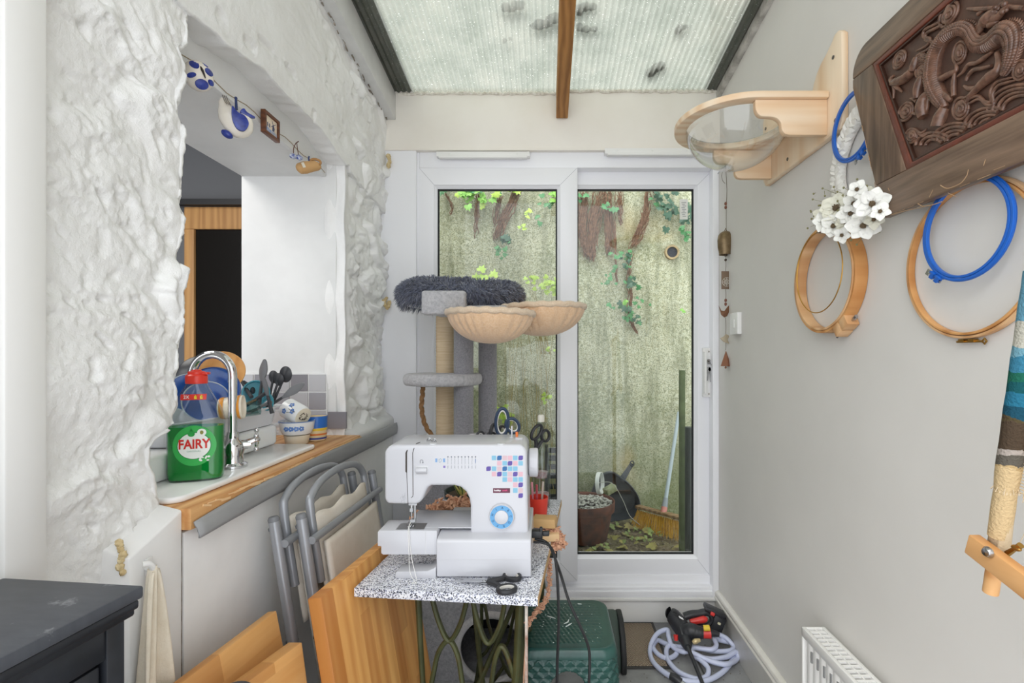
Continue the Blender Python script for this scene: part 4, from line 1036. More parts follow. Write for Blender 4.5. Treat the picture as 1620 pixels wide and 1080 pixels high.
for a, b in (((.10, y0, .16), (.33, y1, .58)), ((.33, y0, .16), (.10, y1, .58))): mb.tube([a, ((a[0] + b[0]) / 2, (y0 + y1) / 2, .34), b], .008, 8, sub=5)
part('cross_brace', mb, M_IRON, tb)
mb = MB(); mb.box(.13, .31, y0 + .10, y1 - .10, .085, .097)
for k in range(7): mb.box(.14 + k * .024, .152 + k * .024, y0 + .11, y1 - .11, .097, .101)
mb.tube([(.06, (y0 + y1) / 2, .09), (.38, (y0 + y1) / 2, .09)], .008, 8); part('foot_pedal', mb, M_IRON, tb)
mb = MB(); wc = V((.345, .30, .36)); mb.tube([wc + V((0, .13 * cos(a), .13 * sin(a))) for a in [2 * pi * k / 40 for k in range(40)]], .010, 10, closed=True)
for k in range(5): mb.tube([wc, wc + V((.004, .065 * cos(k * 1.2566 + .4), .065 * sin(k * 1.2566 + .4))), wc + V((0, .13 * cos(k * 1.2566), .13 * sin(k * 1.2566)))], .006, 8, sub=4)
mb.cyl(wc - V((.02, 0, 0)), wc + V((.02, 0, 0)), .018); part('flywheel', mb, M_IRON, tb)
mb = MB(); mb.box(.385, .391, y0 - .012, y0 - .004, .15, ZT - .03); part('strap', mb, plain('rust_white', '#c9c2b8', .6, var=(30, '#7d3f1e', .9)), tb, label='chipped white strip with rust')

# ---- sewing machine (local x to its right, y away, z up; origin on the table)
SM = thing('sewing_machine', 'white electric sewing machine with a blue dial standing on the speckled table', 'sewing machine', Matrix.Translation((0, 0, ZT)))
M_SM = plain('machine_white', '#c6c7cd', .22, spec=.5); M_SMG = plain('machine_grey', '#c9cace', .35)
YF = 1.17
def fx(px, Y=YF): return (px - CX) * Y / F
def fz(py, Y=YF): return HC - (py - CY) * Y / F - ZT
body = [(608, 716), (611, 709), (617, 705), (628, 703.5), (822, 703), (829, 706), (833, 713), (836, 850), (744, 850), (744, 800), (742, 788), (737, 778), (729, 771), (719, 768), (682, 768), (676, 771), (668, 790), (663, 796), (657, 798), (615, 797), (610, 794), (608, 788)]
mb = MB(); mb.prism([(fx(a), fz(b)) for a, b in body], YF, YF + .155, U=V((1, 0, 0)), W=V((0, 0, 1)), N=V((0, 1, 0)))
bd_ = part('body', mb, M_SM, SM, bevel=.007, bseg=3, smooth=50)
mb = MB(); Y = 1.138
prof = [(Y + .004, .0035), (Y + .001, .046), (Y, .088), (Y + .004, .0935), (YF - .004, .0985), (YF + .01, .1005), (1.36, .1005), (1.36, .0035)]
mb.prism(prof, fx(690, Y), fx(840, Y), U=V((0, 1, 0)), W=V((0, 0, 1)), N=V((1, 0, 0)))
bs = part('base', mb, M_SM, SM, bevel=.004, bseg=3)
mb = MB(); mb.box(fx(691, Y) + .002, fx(839.5, Y), Y + .0003, Y + .0012, .046, .0468); part('seam', mb, M_SMG, bs)
for x in (fx(705), fx(825)):
    mb = MB(); mb.cyl((x, 1.17, 0), (x, 1.17, .006), .010, n=16); part('foot', mb, plain('rubber_foot', '#3c3d40', .7), bs)
mb = MB(); mb.prism([(fx(626, 1.145), .0), (fx(690, 1.145), .0), (fx(690, 1.145), .027), (fx(686, 1.145), .024), (fx(676, 1.145), .0175), (fx(628, 1.145), .0165), (fx(626, 1.145), .012)], 1.142, 1.185, U=V((1, 0, 0)), W=V((0, 0, 1)), N=V((0, 1, 0)))
part('stabiliser', mb, M_SM, SM, bevel=.0015)
Y = 1.15; zt, zb = fz(839, Y), fz(877.5, Y)
mb = MB(); mb.prism([(fx(597, Y), zt - .003), (fx(600, Y), zt), (fx(690, Y) + .002, zt), (fx(690, Y) + .002, zb), (fx(606, Y), zb), (fx(602.5, Y), zb + .003), (fx(602.5, Y), fz(864, Y)), (fx(597, Y), fz(864, Y))], Y, Y + .075, U=V((1, 0, 0)), W=V((0, 0, 1)), N=V((0, 1, 0)))
fa = part('free_arm', mb, M_SM, SM, bevel=.0025)
mb = MB(); mb.prism([(fx(640), zt - .002), (fx(748), zt - .002), (fx(748), zt + .0005), (fx(640), zt + .0005)], YF + .0, YF + .13, U=V((1, 0, 0)), W=V((0, 0, 1)), N=V((0, 1, 0))); part('bed', mb, M_SM, SM, bevel=.0008)
mb = MB(); mb.box(fx(673, Y), fx(674, Y), Y - .0004, Y + .001, zb + .002, zt - .002); mb.box(fx(686, Y), fx(686.5, Y), Y - .0004, Y + .001, zb + .002, zt - .002); part('seam', mb, M_SMG, fa)
mb = MB(); a, b, c_, d = fx(627, 1.16), fx(671, 1.16), fx(633, 1.19), fx(675, 1.19)
mb.add([V((a, 1.156, zt + .0008)), V((b, 1.156, zt + .0008)), V((d, 1.20, zt + .0008)), V((c_, 1.20, zt + .0008))], [(0, 1, 2, 3)]); mb.box(a, b, 1.1555, 1.156, zt - .001, zt + .0008)
part('needle_plate', mb, plain('plate_steel', '#a5a6a9', .3, .8), fa)
# head: needle bar, presser foot, thread slots
xn = fx(649); zn = fz(798)
mb = MB(); mb.cyl((xn, YF + .012, zn + .01), (xn, YF + .012, zn - .018), .0035, n=10); mb.obox((xn + .004, YF + .012, zn - .002), (.020, .008, .005)); mb.obox((xn, YF + .012, zn - .016), (.007, .007, .008))
nb = part('needle_bar', mb, M_STEEL, SM)
mb = MB(); mb.cyl((xn, YF + .012, zn - .018), (xn, YF + .012, zt + .004), .0011, .0006, 8); part('needle', mb, M_STEEL, nb)
mb = MB(); mb.cyl((xn + .006, YF + .02, zn + .005), (xn + .006, YF + .02, zt + .012), .003, n=10); mb.obox((xn + .003, YF + .016, zt + .012), (.012, .010, .007))
for q in (-.004, .002, .008): mb.obox((xn + q, YF + .006, zt + .004), (.0025, .022, .0025))
mb.tube([(xn - .006, YF + .012, zt + .010), (xn - .008, YF + .004, zt + .006), (xn - .005, YF - .006, zt + .004)], .0012, 6); part('presser_foot', mb, M_STEEL, SM)
mb = MB()
def slot(px0, py0, px1, py1, w): 
    mb.bar((fx(px0), YF - .0003, fz(py0)), (fx(px1), YF - .0003, fz(py1)), .001, w, up=V((1, 0, 0)))

mb.prism([(fx(641.5), fz(746)), (fx(641.5), fz(716)), (fx(643.5), fz(712)), (fx(645.5), fz(711)), (fx(644), fz(716)), (fx(644), fz(748))], YF - .0006, YF + .001, U=V((1, 0, 0)), W=V((0, 0, 1)), N=V((0, 1, 0)))
slot(643.5, 744, 645.5, 798, .0010); slot(653, 716, 653.5, 782, .0014); mb.tube([(fx(653.5), YF - .0002, fz(782)), (fx(653), YF - .0002, fz(785)), (fx(650.5), YF - .0002, fz(787))], .0007, 6)
mb.tube([(fx(653), YF - .0002, fz(716)), (fx(655), YF - .0004, fz(709)), (fx(657), YF + .010, fz(703) + .0004), (fx(659), YF + .03, fz(703) + .0004)], .0008, 6)
part('thread_slot', mb, plain('slot_brown', '#3a322c', .6), bd_)
mb = MB(); mb.box(fx(657), fx(677.5), YF - .0006, YF + .002, fz(751.5), fz(736)); k = part('lever_plate', mb, M_SMG, SM, bevel=.0015)
mb = MB(); mb.prism([(YF - .010, fz(744)), (YF - .0075, fz(740)), (YF, fz(738.5)), (YF, fz(750)), (YF - .004, fz(748))], fx(658.5), fx(676), U=V((0, 1, 0)), W=V((0, 0, 1)), N=V((1, 0, 0))); part('reverse_lever', mb, M_SM, k, bevel=.0012)
mb = MB(); mb.tube([(fx(665), YF - .0003, fz(732.5)), (fx(665), YF - .0003, fz(728)), (fx(667), YF - .0003, fz(727)), (fx(669), YF - .0003, fz(728)), (fx(669), YF - .0003, fz(731))], .0005, 6); mb.prism([(fx(668), fz(731)), (fx(670), fz(731)), (fx(669), fz(733))], YF - .0006, YF, U=V((1, 0, 0)), W=V((0, 0, 1)), N=V((0, 1, 0))); part('print', mb, plain('print_dark', '#4b4e55', .6), bd_)
# printed patterns
PX0 = lambda zx: 580 + zx / 5.4
PY0 = lambda zy: 680 + zy / 5.4
cols = [1042, 1088, 1134, 1180, 1225, 1270, 1316]; rows_ = [238, 284, 330, 376, 422, 468, 516, 560]
PCOL = {'l': '#78aec8', 'd': '#0f5c98', 'p': '#d0a7b3', 'u': '#523f94', 'f': '#c8adb5'}
PAT = {'l': [(0, 1), (0, 5), (1, 3), (1, 6), (2, 1), (2, 4), (2, 5), (3, 3), (4, 3), (4, 5), (4, 6), (6, 5)], 'd': [(0, 2), (2, 3)], 'p': [(0, 4), (1, 2), (1, 5), (3, 1), (3, 6), (4, 4), (5, 5)], 'u': [(0, 6), (1, 4), (2, 0), (3, 2), (3, 5), (5, 6), (7, 6)], 'f': [(0, 3), (2, 2), (3, 4), (6, 6)]}
def leaf(mb, cx, cz, h, y, r0, r1):
    pl = []
    for sx, sz, a0, r in ((1, 1, 0, r1), (-1, 1, pi / 2, r0), (-1, -1, pi, r1), (1, -1, 1.5 * pi, r0)):
        ox, oz = cx + sx * (h - r), cz + sz * (h - r)
        for q in range(5): a = a0 + pi / 2 * q / 4; pl.append((ox + r * cos(a), oz + r * sin(a)))
    mb.prism(pl, y - .0003, y + .001, U=V((1, 0, 0)), W=V((0, 0, 1)), N=V((0, 1, 0)))
for key, cells in PAT.items():
    mb = MB()
    for r, c_ in cells: leaf(mb, fx(PX0(cols[c_])), fz(PY0(rows_[r])), .0056, YF, .0042 if key in 'ud' else .0014, .0012)
    part('printed_pattern', mb, plain('print_' + key, PCOL[key], .3), bd_)
mb = MB()
for k in range(9):
    x = fx(PX0(695 + k * 29.4)); mb.lathe([(0, 0), (.0013, 0)], Matrix.Translation((x, YF - .0003, fz(PY0(229)))) @ Matrix.Rotation(pi / 2, 4, 'X'), 10)
    if k == 8:
        for q in range(3): mb.obox((x, YF - .0003, fz(PY0(250 + q * 12))), (.0022, .0004, .0018))
part('stitch_dot', mb, plain('print_navy', '#3d6aa5', .4), bd_)
mb = MB()
for k in range(9):
    x = fx(PX0(695 + k * 29.4)); amp = .0002 + .0002 * (k % 4)
    mb.tube([(x + amp * (1 if q % 2 else -1), YF - .0002, fz(PY0(238 + q * 5.5))) for q in range(11)], .00022, 4)
    mb.tube([(x + .0008 * sin(q * 2.1 + k), YF - .0002, fz(PY0(304 + q * 2.6))) for q in range(10)], .0003, 4)
part('stitch_diagram', mb, plain('print_grey2', '#6d7480', .5), bd_)
mb = MB()
for zx, col_ in ((595, 0), (662, 0)):
    for q in range(3): mb.box(fx(PX0(zx - 9)), fx(PX0(zx + 9)), YF - .0003, YF, fz(PY0(252 + q * 11)), fz(PY0(244 + q * 11)))
part('print', mb, plain('print_blue', '#5b95cf', .4), bd_)
mb = MB(); leaf(mb, fx(PX0(664)), fz(PY0(314)), .0026, YF, .0006, .0006); part('print', mb, plain('print_purple', '#7c68ae', .4), bd_)
mb = MB(); mb.tube([(fx(PX0(x_)), YF - .0002, fz(PY0(y_))) for x_, y_ in ((620, 250), (632, 244), (640, 252), (636, 270), (624, 278), (618, 268))], .0004, 5, closed=True); part('print', mb, plain('print_teal', '#6f9aa6', .4), bd_)
mb = MB(); mb.box(fx(PX0(1080)), fx(PX0(1226)), YF - .0004, YF + .001, fz(PY0(536)), fz(PY0(497))); lg = part('logo_plate', mb, plain('logo_plum', '#5c1838', .35), bd_)
ML = Matrix.Translation((0, YF - .0007, 0)) @ Matrix.Rotation(pi / 2, 4, 'X')
def on(px, py): return Matrix.Translation((fx(px), YF - .0008, fz(py))) @ Matrix.Rotation(pi / 2, 4, 'X')
part('lettering', text_mb('hobby', .0042, on(PX0(1089), PY0(515)), .02, 1.12, 'LEFT'), plain('white_ink', '#f4f0f2', .4), lg)
part('lettering', text_mb('craft', .0042, on(PX0(1160), PY0(515)), .02, 1.12, 'LEFT'), plain('pink_ink', '#d8487e', .4), lg)
# embroidery-like floral mark on the head
mb = MB(); c0 = (PX0(312), PY0(570))
for k in range(6):
    a = k * 1.1; mb.tube([(fx(c0[0] + 5 * cos(a) * q * .33), YF - .0002, fz(c0[1] + 7 * sin(a) * q * .33 + (q - 1) ** 2)) for q in range(4)], .00022, 4)
mb.tube([(fx(c0[0] - 3), YF - .0002, fz(c0[1] + 8)), (fx(c0[0] + 2), YF - .0002, fz(c0[1] + 4)), (fx(c0[0] + 3), YF - .0002, fz(c0[1] - 6))], .00025, 4); part('print', mb, plain('print_soft', '#9ea0a8', .5), bd_)
# stitch dial
dc = V((fx(794), YF, fz(815.5))); MD = Matrix.Translation(dc) @ Matrix.Rotation(pi / 2, 4, 'X')
mb = MB(); mb.lathe([(0, -.001), (.031, -.001), (.0305, .006), (.029, .0095), (.0, .0095)], MD, 48); dl = part('dial', mb, M_SM, SM)
mb = MB(); mb.lathe([(.0165, .0101), (.0278, .0101)], MD, 48, cap=False); part('dial_ring', mb, plain('dial_blue', '#5b9bcc', .3), dl)
mb = MB(); mb.lathe([(0, .0145), (.0150, .0145), (.0163, .0135), (.0166, .0095)], MD, 40); part('dial_knob', mb, M_SM, dl)
for k, ch in enumerate('ABCDEFGHI'):
    a = radians(90 - 40 * k - 5); r = .0222
    mt = Matrix.Translation(dc + V((r * cos(a), -.0106, r * sin(a)))) @ Matrix.Rotation(pi / 2, 4, 'X') @ Matrix.Rotation(a - pi / 2, 4, 'Z')
    part('lettering', text_mb(ch, .0052, mt, .01), plain('dial_ink', '#1d4672', .5), dl)
# handwheel
mb = MB(); xw = fx(834); cz = fz(742)
mb.lathe([(0, 0), (.030, 0), (.036, .004), (.037, .020), (.035, .0245), (.022, .026), (0, .025)], aim((xw, YF + .075, cz), (1, 0, 0)), 44, mod=lambda t_, i: 1 + (.006 * cos(40 * t_) if i in (2, 3) else 0)); part('handwheel', mb, M_SM, SM, label='white handwheel')
# top: dials, thread guides, spool pin, bobbin winder
zT = fz(703)
for px, w in ((683.5, .0205), (792, .024)):
    mb = MB(); mb.lathe([(0, 0), (w * .42, 0), (w * .42, .0045), (w * .36, .006), (0, .006)], Matrix.Translation((fx(px), YF + .012, zT - .0045)), 36, mod=lambda t_, i: 1 + .02 * cos(30 * t_)); part('tension_wheel', mb, M_SMG, SM)
mb = MB()
for px, y_ in ((671, .05), (681, .04)):
    mb.tube([(fx(px) - .006, YF + y_, zT - .002), (fx(px) - .003, YF + y_, zT + .006), (fx(px) + .003, YF + y_, zT + .006), (fx(px) + .006, YF + y_, zT - .002)], .0012, 6, sub=4); mb.ball((fx(px), YF + y_, zT + .003), .003, 8, 6)
part('thread_guide', mb, M_STEEL, SM)
mb = MB(); mb.cyl((fx(805), YF + .10, zT - .002), (fx(805), YF + .10, zT + .030), .0022, n=10); mb.cyl((fx(805), YF + .10, zT - .001), (fx(805), YF + .10, zT + .002), .006, n=16); mb.cyl((fx(818), YF + .08, zT - .001), (fx(818), YF + .08, zT + .004), .011, n=20); part('spool_pin', mb, M_SM, SM)
mb = MB(); mb.cyl((fx(814), YF + .09, zT + .0), (fx(814), YF + .09, zT + .016), .0035, n=12); part('bobbin_spindle', mb, plain('orange_plastic', '#e2763a', .4), SM)
# thread tail
mb = MB(); mb.tube([(xn, YF + .004, zt + .012), (xn + .002, YF - .024, zt + .002), (xn + .004, 1.146, zb), (xn + .008, 1.138, .02), (xn + .02, 1.128, .002), (xn + .028, 1.12, .0015), (xn + .014, 1.112, .0012), (xn + .010, 1.124, .001), (xn + .03, 1.115, .001)], .0006, 5, sub=8)
mb.tube([(xn + .0005, YF + .004, zt + .012), (xn + .004, YF - .024, zt + .002), (xn + .009, 1.147, zb), (xn + .022, 1.134, .015), (xn + .028, 1.126, .0015)], .0006, 5, sub=8); part('thread', mb, plain('white_thread', '#f2f1ee', .8), SM, kind='stuff')
# mains plug and leads
M_BLKP = plain('black_plastic_lead', '#1b1c1f', .4)
pl0 = V((fx(840), 1.22, .078))
mb = MB(); mb.obox(pl0 + V((.013, 0, 0)), (.028, .022, .018)); mb.obox(pl0 + V((.024, -.004, .003)), (.008, .012, .030)); mb.obox(pl0 + V((.036, .0, .0)), (.018, .012, .012)); pg = part('plug', mb, M_BLKP, SM, bevel=.003)
for nm, pts in (('power_lead', [(844, 857, 1.215), (858, 858, 1.21), (870, 864, 1.20), (878, 882, 1.18), (882, 920, 1.16), (884, 980, 1.15), (882, 1040, 1.15), (880, 1110, 1.15), (872, 1240, 1.16), (860, 1500, 1.18)]),
                ('pedal_lead', [(846, 852, 1.222), (862, 856, 1.215), (872, 868, 1.20), (886, 905, 1.18), (900, 950, 1.16), (918, 990, 1.15), (930, 1020, 1.15), (933, 1045, 1.15), (931, 1100, 1.15), (926, 1240, 1.17), (930, 1440, 1.2)])):
    mb = MB(); q = [P(*p) - V((0, 0, ZT)) for p in pts]; mb.tube(q, .0034, 8, sub=8); part(nm, mb, M_BLKP, SM)

# ---- scissors: shared builder
def scissors(label, M, L, mat_h, mat_in, group=None, big=True, openang=.08, hs=1.0, gap=.016, tall=.042):
    """local x along the blades (tip at +x), y across, z thickness; pivot at origin"""
    s = thing('scissors', label, 'scissors', M, group=group)
    for k in (-1, 1):
        rot = Matrix.Rotation(k * openang, 4, 'Z')
        mb = MB(rot); bl = [(-.012, -.006 * k), (0, -.009 * k), (L * .5, -.006 * k), (L, .000), (L * .6, .004 * k), (-.012, .007 * k)]
        mb.prism(bl, k * .0005, k * .0022, U=V((1, 0, 0)), W=V((0, 1, 0)), N=V((0, 0, 1))); b = part('blade', mb, M_STEEL, s)
        r0 = .019 * hs; ln = (tall if (big and k == 1) else .030) * hs
        cx, cy = -.050 * hs - ln * .45, -k * gap * hs
        ov = [V((cx + ln * .62 * cos(a), cy * 1.25 + r0 * .85 * sin(a) + (-.004 * cos(a) * k), 0)) for a in [2 * pi * q / 28 for q in range(28)]]
        mb = MB(rot); mb.tube(ov, .0048 * hs, 8, closed=True, flat=1.3); mb.tube([(-.008, -.001 * k, 0), (-.030 * hs, -.006 * k, 0), (cx + ln * .52, cy * 1.0, 0)], [.0055, .0062 * hs, .006 * hs], 8, sub=4)
        h = part('handle', mb, mat_h, s)
        if mat_in:
            mb = MB(rot); ci = sum(ov, V()) / len(ov); mb.tube([ci + (p - ci) * .84 for p in ov], .0028 * hs, 8, closed=True, flat=1.6); part('grip_lining', mb, mat_in, h)
    mb = MB(); mb.cyl((0, 0, -.004), (0, 0, .004), .0038, n=14); part('pivot_screw', mb, M_STEEL, s)
    return s
M_SBLK = plain('scissor_black', '#26272b', .45); M_SGREY = plain('grip_grey', '#cfccc6', .5); M_SNAVY = plain('scissor_navy', '#2b3d57', .45); M_SWHT = plain('grip_white', '#e8e6e2', .5)
S1 = PZ(766, 919, ZT + .008)
d_ = PZ(718, 910, ZT) - PZ(806, 915, ZT); 
scissors('black scissors with grey lined grips lying on the table before the machine', Matrix.Translation(S1) @ Matrix.Rotation(atan2(d_.y, d_.x), 4, 'Z') @ Matrix.Rotation(0, 4, 'X'), .085, M_SBLK, M_SGREY, big=False, openang=.17, hs=1.0)
# ------------------------------------------------------------------ things behind the machine on the table
M_PEACH = plain('peach_yarn', '#dfb193', .9, var=(80, '#c8967a', .8))
def frill(mb, path, n, spread, r=.0022, ln=.02):
    path = sp(path, 12)
    for k in range(n):
        c = path[R.randrange(len(path))] + V((R.gauss(0, spread), R.gauss(0, spread), abs(R.gauss(0, spread * .6))))
        d = V((R.uniform(-1, 1), R.uniform(-1, 1), R.uniform(-.4, 1))).normalized(); a, b = frame_of(d)
        pts = [c + d * (ln * q / 4) + a * (.005 * sin(q * 2.2 + k)) + b * (.004 * cos(q * 1.9 + k)) for q in range(5)]
        mb.tube(pts, [r, r * 1.6, r * 1.2, r * 1.7, r * .6], 5)
t = thing('yarn_heap', 'heap of frilly peach yarn and scraps seen under the arm of the sewing machine', 'yarn', P(715, 842, 1.42))
mb = MB(); frill(mb, [P(690, 811, 1.44), P(715, 803, 1.46), P(742, 802, 1.46), P(775, 808, 1.46)], 260, .011, .003, .026); frill(mb, [P(660, 822, 1.40), P(680, 818, 1.40), P(694, 820, 1.40)], 80, .008); part('yarn', mb, M_PEACH, t, True, kind='stuff')
mb = MB()
for c, r in ((P(700, 828, 1.44), (.05, .035, .03)), (P(745, 826, 1.48), (.06, .04, .04)), (P(672, 832, 1.41), (.035, .03, .02))): mb.ball(c, r, 18, 10, disp=lambda d: 1 + .15 * noise.noise(d * 3))
part('cloth', mb, plain('scrap_white', '#d9dde2', .85, var=(25, '#9db4cf', .8)), t, True)
mb = MB(); mb.ball(P(722, 818, 1.42), .017, 18, 12, disp=lambda d: 1 + .12 * noise.noise(d * 8)); part('pompom', mb, plain('pale_yellow_yarn', '#e3dca0', .9), t, True)
t = thing('striped_cloth', 'blue and white striped cloth edge poking up by the plant pot', 'cloth', P(688, 835, 1.52))
mb = MB(); mb.prism([(-.03, 0), (.03, 0), (.035, .05), (.012, .065), (-.02, .03)], -.004, .004, O=P(690, 820, 1.50), U=V((1, .2, 0)).normalized()); part('fold', mb, plain('blue_stripe', '#93a9cc', .8, var=(50, '#e3e6ec', 1, 2, (9, 1, 1))), t, True, bevel=.002)
t = thing('trim_bundle', 'wood blocks wound with frilly peach trim at the edge of the speckled table', 'craft trim', (-.005, 1.40, ZT))
mb = MB(); mb.obox((-.004, 1.385, ZT + .012), (.075, .05, .022), Matrix.Rotation(.1, 3, 'Z')); part('block', mb, plain('block_pale', '#d9b68a', .7), t, True, bevel=.003)
mb = MB(); mb.obox((-.006, 1.395, ZT + .048), (.066, .045, .026), Matrix.Rotation(-.15, 3, 'Z')); part('block', mb, plain('block_tan', '#c9a36f', .7), t, True, bevel=.003)
mb = MB(); frill(mb, [P(838, 826, 1.42), P(856, 829, 1.41), P(872, 834, 1.40), P(880, 845, 1.39)], 90, .006, ln=.014); frill(mb, [P(872, 840, 1.40), P(880, 852, 1.39), P(886, 858, 1.38), P(880, 866, 1.38), P(868, 868, 1.38)], 120, .007, ln=.015)
part('frill', mb, M_PEACH, t, True, kind='stuff')
mb = MB(); frill(mb, [P(866, 870, 1.36), P(870, 900, 1.34), P(866, 945, 1.32), P(852, 965, 1.30), P(838, 980, 1.28), P(835, 990, 1.27)], 150, .0022, .0012, .008); mb.tube(sp([P(866, 868, 1.37), P(870, 900, 1.345), P(866, 945, 1.32), P(850, 968, 1.30), P(835, 992, 1.27), P(828, 1080, 1.26)], 8), .0022, 6)
part('trailing_end', mb, M_PEACH, t, True)
# plant pot
t = thing('plant_pot', 'dark green pot with yellow edged leaves behind the sewing machine', 'potted plant', (-.262, 1.62, ZT))
mb = MB(); mb.lathe([(0, 0), (.062, 0), (.074, .055), (.079, .056), (.080, .076), (.075, .076), (.070, .060), (0, .060)], n=44); part('pot', mb, plain('pot_dark', '#2f3a3a', .4), t)
mb = MB(); mb.lathe([(0, .064), (.0705, .062)], n=30, cap=False); part('soil', mb, plain('soil', '#4a3f31', .95), t)
for k in range(7):
    a = k * .9 + .3; r = .018 + .022 * (k % 3) / 2; c = V((r * cos(a), r * sin(a), .06)); h = .05 + .03 * (k % 2); w = .014
    tip = c + V((.03 * cos(a), .03 * sin(a), h)); side = V((-sin(a), cos(a), 0))
    def lf(i, j, ww=1.0, off=0.0, c=c, tip=tip, side=side, w=w):
        q = j / 7; p = c.lerp(tip, q); return p + side * (w * ww * (1 - q ** 3) * (i / 3 - .5) * 2) + V((0, 0, off)) + V((cos(a), sin(a), 0)) * .004 * (1 - (i / 3 * 2 - 1) ** 2)
    mb = MB(); mb.grid(4, 8, lf); l = part('leaf', mb, plain('leaf_edge', '#d9cf7a', .5), t, solid=.0015, smooth=180)
    mb = MB(); mb.grid(4, 8, lambda i, j: lf(i, j, .62, .0) - V((0, .0016, 0))); part('leaf_middle', mb, plain('leaf_dark', '#3f6b48', .5, var=(60, '#6a9468', .8)), l, solid=.0005, smooth=180)
# red cup with scissors, glass bottle, jar of scissors
t = thing('red_cup', 'red plastic cup behind the handwheel of the sewing machine', 'cup', (-.028, 1.52, ZT))
mb = MB(); mb.lathe([(0, 0), (.027, 0), (.032, .082), (.030, .082), (.0255, .004), (0, .004)], n=36); part('cup', mb, plain('red_cup', '#e2402f', .4), t)
for k, (c, col_) in enumerate(((( -.012, .006), '#d88f9c'), ((.010, .010), '#c5b7ae'), ((-.002, -.012), '#b34a56'))):
    mb = MB(); mb.cyl((c[0], c[1], .006), (c[0] * 1.6, c[1] * 1.6, .125), .0035, n=8); part('pen', mb, plain('pen' + str(k), col_, .4), t)
t = thing('glass_bottle', 'clear glass bottle standing on the far corner of the speckled table', 'bottle', (-.020, 1.69, ZT))
bp = [(0, .0), (.029, 0), (.032, .006), (.032, .165), (.030, .185), (.022, .215), (.015, .235), (.0135, .275), (.016, .278), (.016, .292), (.0125, .292)]
mb = MB(); mb.lathe(bp, n=36, cap=False); part('bottle', mb, glass('bottle_glass', '#e4ebea', .08), t)
mb = MB(); mb.lathe([(0, .004), (.028, .004), (.028, .045), (0, .045)], n=30); mb.lathe([(.0, .10), (.020, .10), (.024, .12), (0, .125)], n=14); part('contents', mb, plain('scraps', '#cdbfc0', .8, var=(60, '#a54a55', .8)), t)
mb = MB(); mb.lathe([(0, .294), (.012, .294), (.012, .312), (.009, .318), (0, .318)], n=18); part('stopper', mb, plain('stopper_white', '#dfdcd2', .5), t)
def upright(px, py, Y, tilt, yaw):
    p = P(px, py, Y); x = V((sin(tilt), 0, -cos(tilt))); y = V((cos(tilt) * cos(yaw), sin(yaw), sin(tilt) * cos(yaw))); z = x.cross(y).normalized(); y = z.cross(x)
    M = Matrix((x, y, z)).transposed().to_4x4(); M.translation = p; return M
scissors('black scissors standing handles up against the glass bottle', upright(846, 716, 1.53, -.32, .6), .13, M_SBLK, None, openang=.0, hs=.95, group=None)
t = thing('scissor_jar', 'grey tin holding several scissors hidden behind the sewing machine', 'jar', (-.150, 1.45, ZT))
mb = MB(); mb.lathe([(0, 0), (.042, 0), (.043, .10), (.041, .10), (.040, .004), (0, .004)], n=36); part('jar', mb, plain('tin_grey', '#8d9094', .35, .4), t)
scissors('large navy scissors with pale lined grips, tallest behind the sewing machine', upright(806, 712, 1.45, .08, .1), .17, M_SNAVY, M_SWHT, openang=.0, hs=1.15, gap=.0105, tall=.056)
scissors('small black scissors with white lined grips behind the machine, farthest from the bottle', upright(777, 722, 1.45, .25, .3), .15, M_SBLK, M_SWHT, openang=.02, hs=.85)
scissors('black scissors crowded between the navy pair and the small pair behind the machine', upright(790, 716, 1.47, .05, 1.0), .15, M_SBLK, M_SWHT, openang=.03, hs=.95)
scissors('thin pale handled snips lowest behind the top of the sewing machine', upright(757, 716, 1.46, .75, .2), .12, plain('snip_pale', '#b9b3bb', .4), None, openang=.1, hs=.7)

# ------------------------------------------------------------------ cat tree
def plush(name, col, col2, sc=90, bs=.8):
    t = NT(name); v = t.coord(); a = t.noise(v, sc, 4, .7); b = t.noise(v, 14, 3)
    c = t.ramp(a, [(.3, col2), (.65, col)]); c = t.mix(t.ramp(b, [(.35, '#000000'), (.65, '#606060')]), c, col2)
    bb = t.bsdf(c, .95, 0, t.bump(a, bs, .006), .1); bb.inputs['Sheen Weight'].default_value = .4; return t.m
M_PLUSH = plush('grey_plush', '#c4c3c5', '#a09fa3'); M_PLUSHD = plush('grey_post_plush', '#9d9ca1', '#7a797e', 160)
M_SISAL = plain('sisal', '#ddc8a8', .9, var=(60, '#c4a984', .7, 3, (.2, .2, 6)), bump=(180, .5)); M_BEIGE = plush('beige_plush', '#efcfae', '#e2b98f', 160, .5)
ct = thing('cat_tree', 'grey plush cat tree with two beige hammocks and a furry top bed by the door', 'cat tree', (-.35, 2.0, 0))
def cpost(px0, px1, Y, z0, z1, mat, nm, lab, ridged=False):
    c = (px0 + px1) / 2; x = (c - CX) * Y / F; r = (px1 - px0) / 2 * Y / F; mb = MB()
    if ridged:
        n = int((z1 - z0) / .006); mb.lathe([(r * (1 + (.012 if k % 2 else -.02)), z0 + (z1 - z0) * k / n) for k in range(n + 1)], Matrix.Translation((x, Y, 0)), 28)
    else: mb.lathe([(r, z0 + (z1 - z0) * k / 6) for k in range(7)], Matrix.Translation((x, Y, 0)), 28)
    return part(nm, mb, mat, ct, True, label=lab)
cpost(690, 718, 2.06, .90, 1.44, M_SISAL, 'post', 'sisal wound post', True)
cpost(718, 749, 1.93, .90, 1.42, M_PLUSHD, 'post', 'grey plush post behind the front hammock')
cpost(757, 786, 2.06, .55, 1.44, M_PLUSHD, 'post', 'grey plush post nearest the door handle')
mb = MB(); pl = [(.0, 0)]
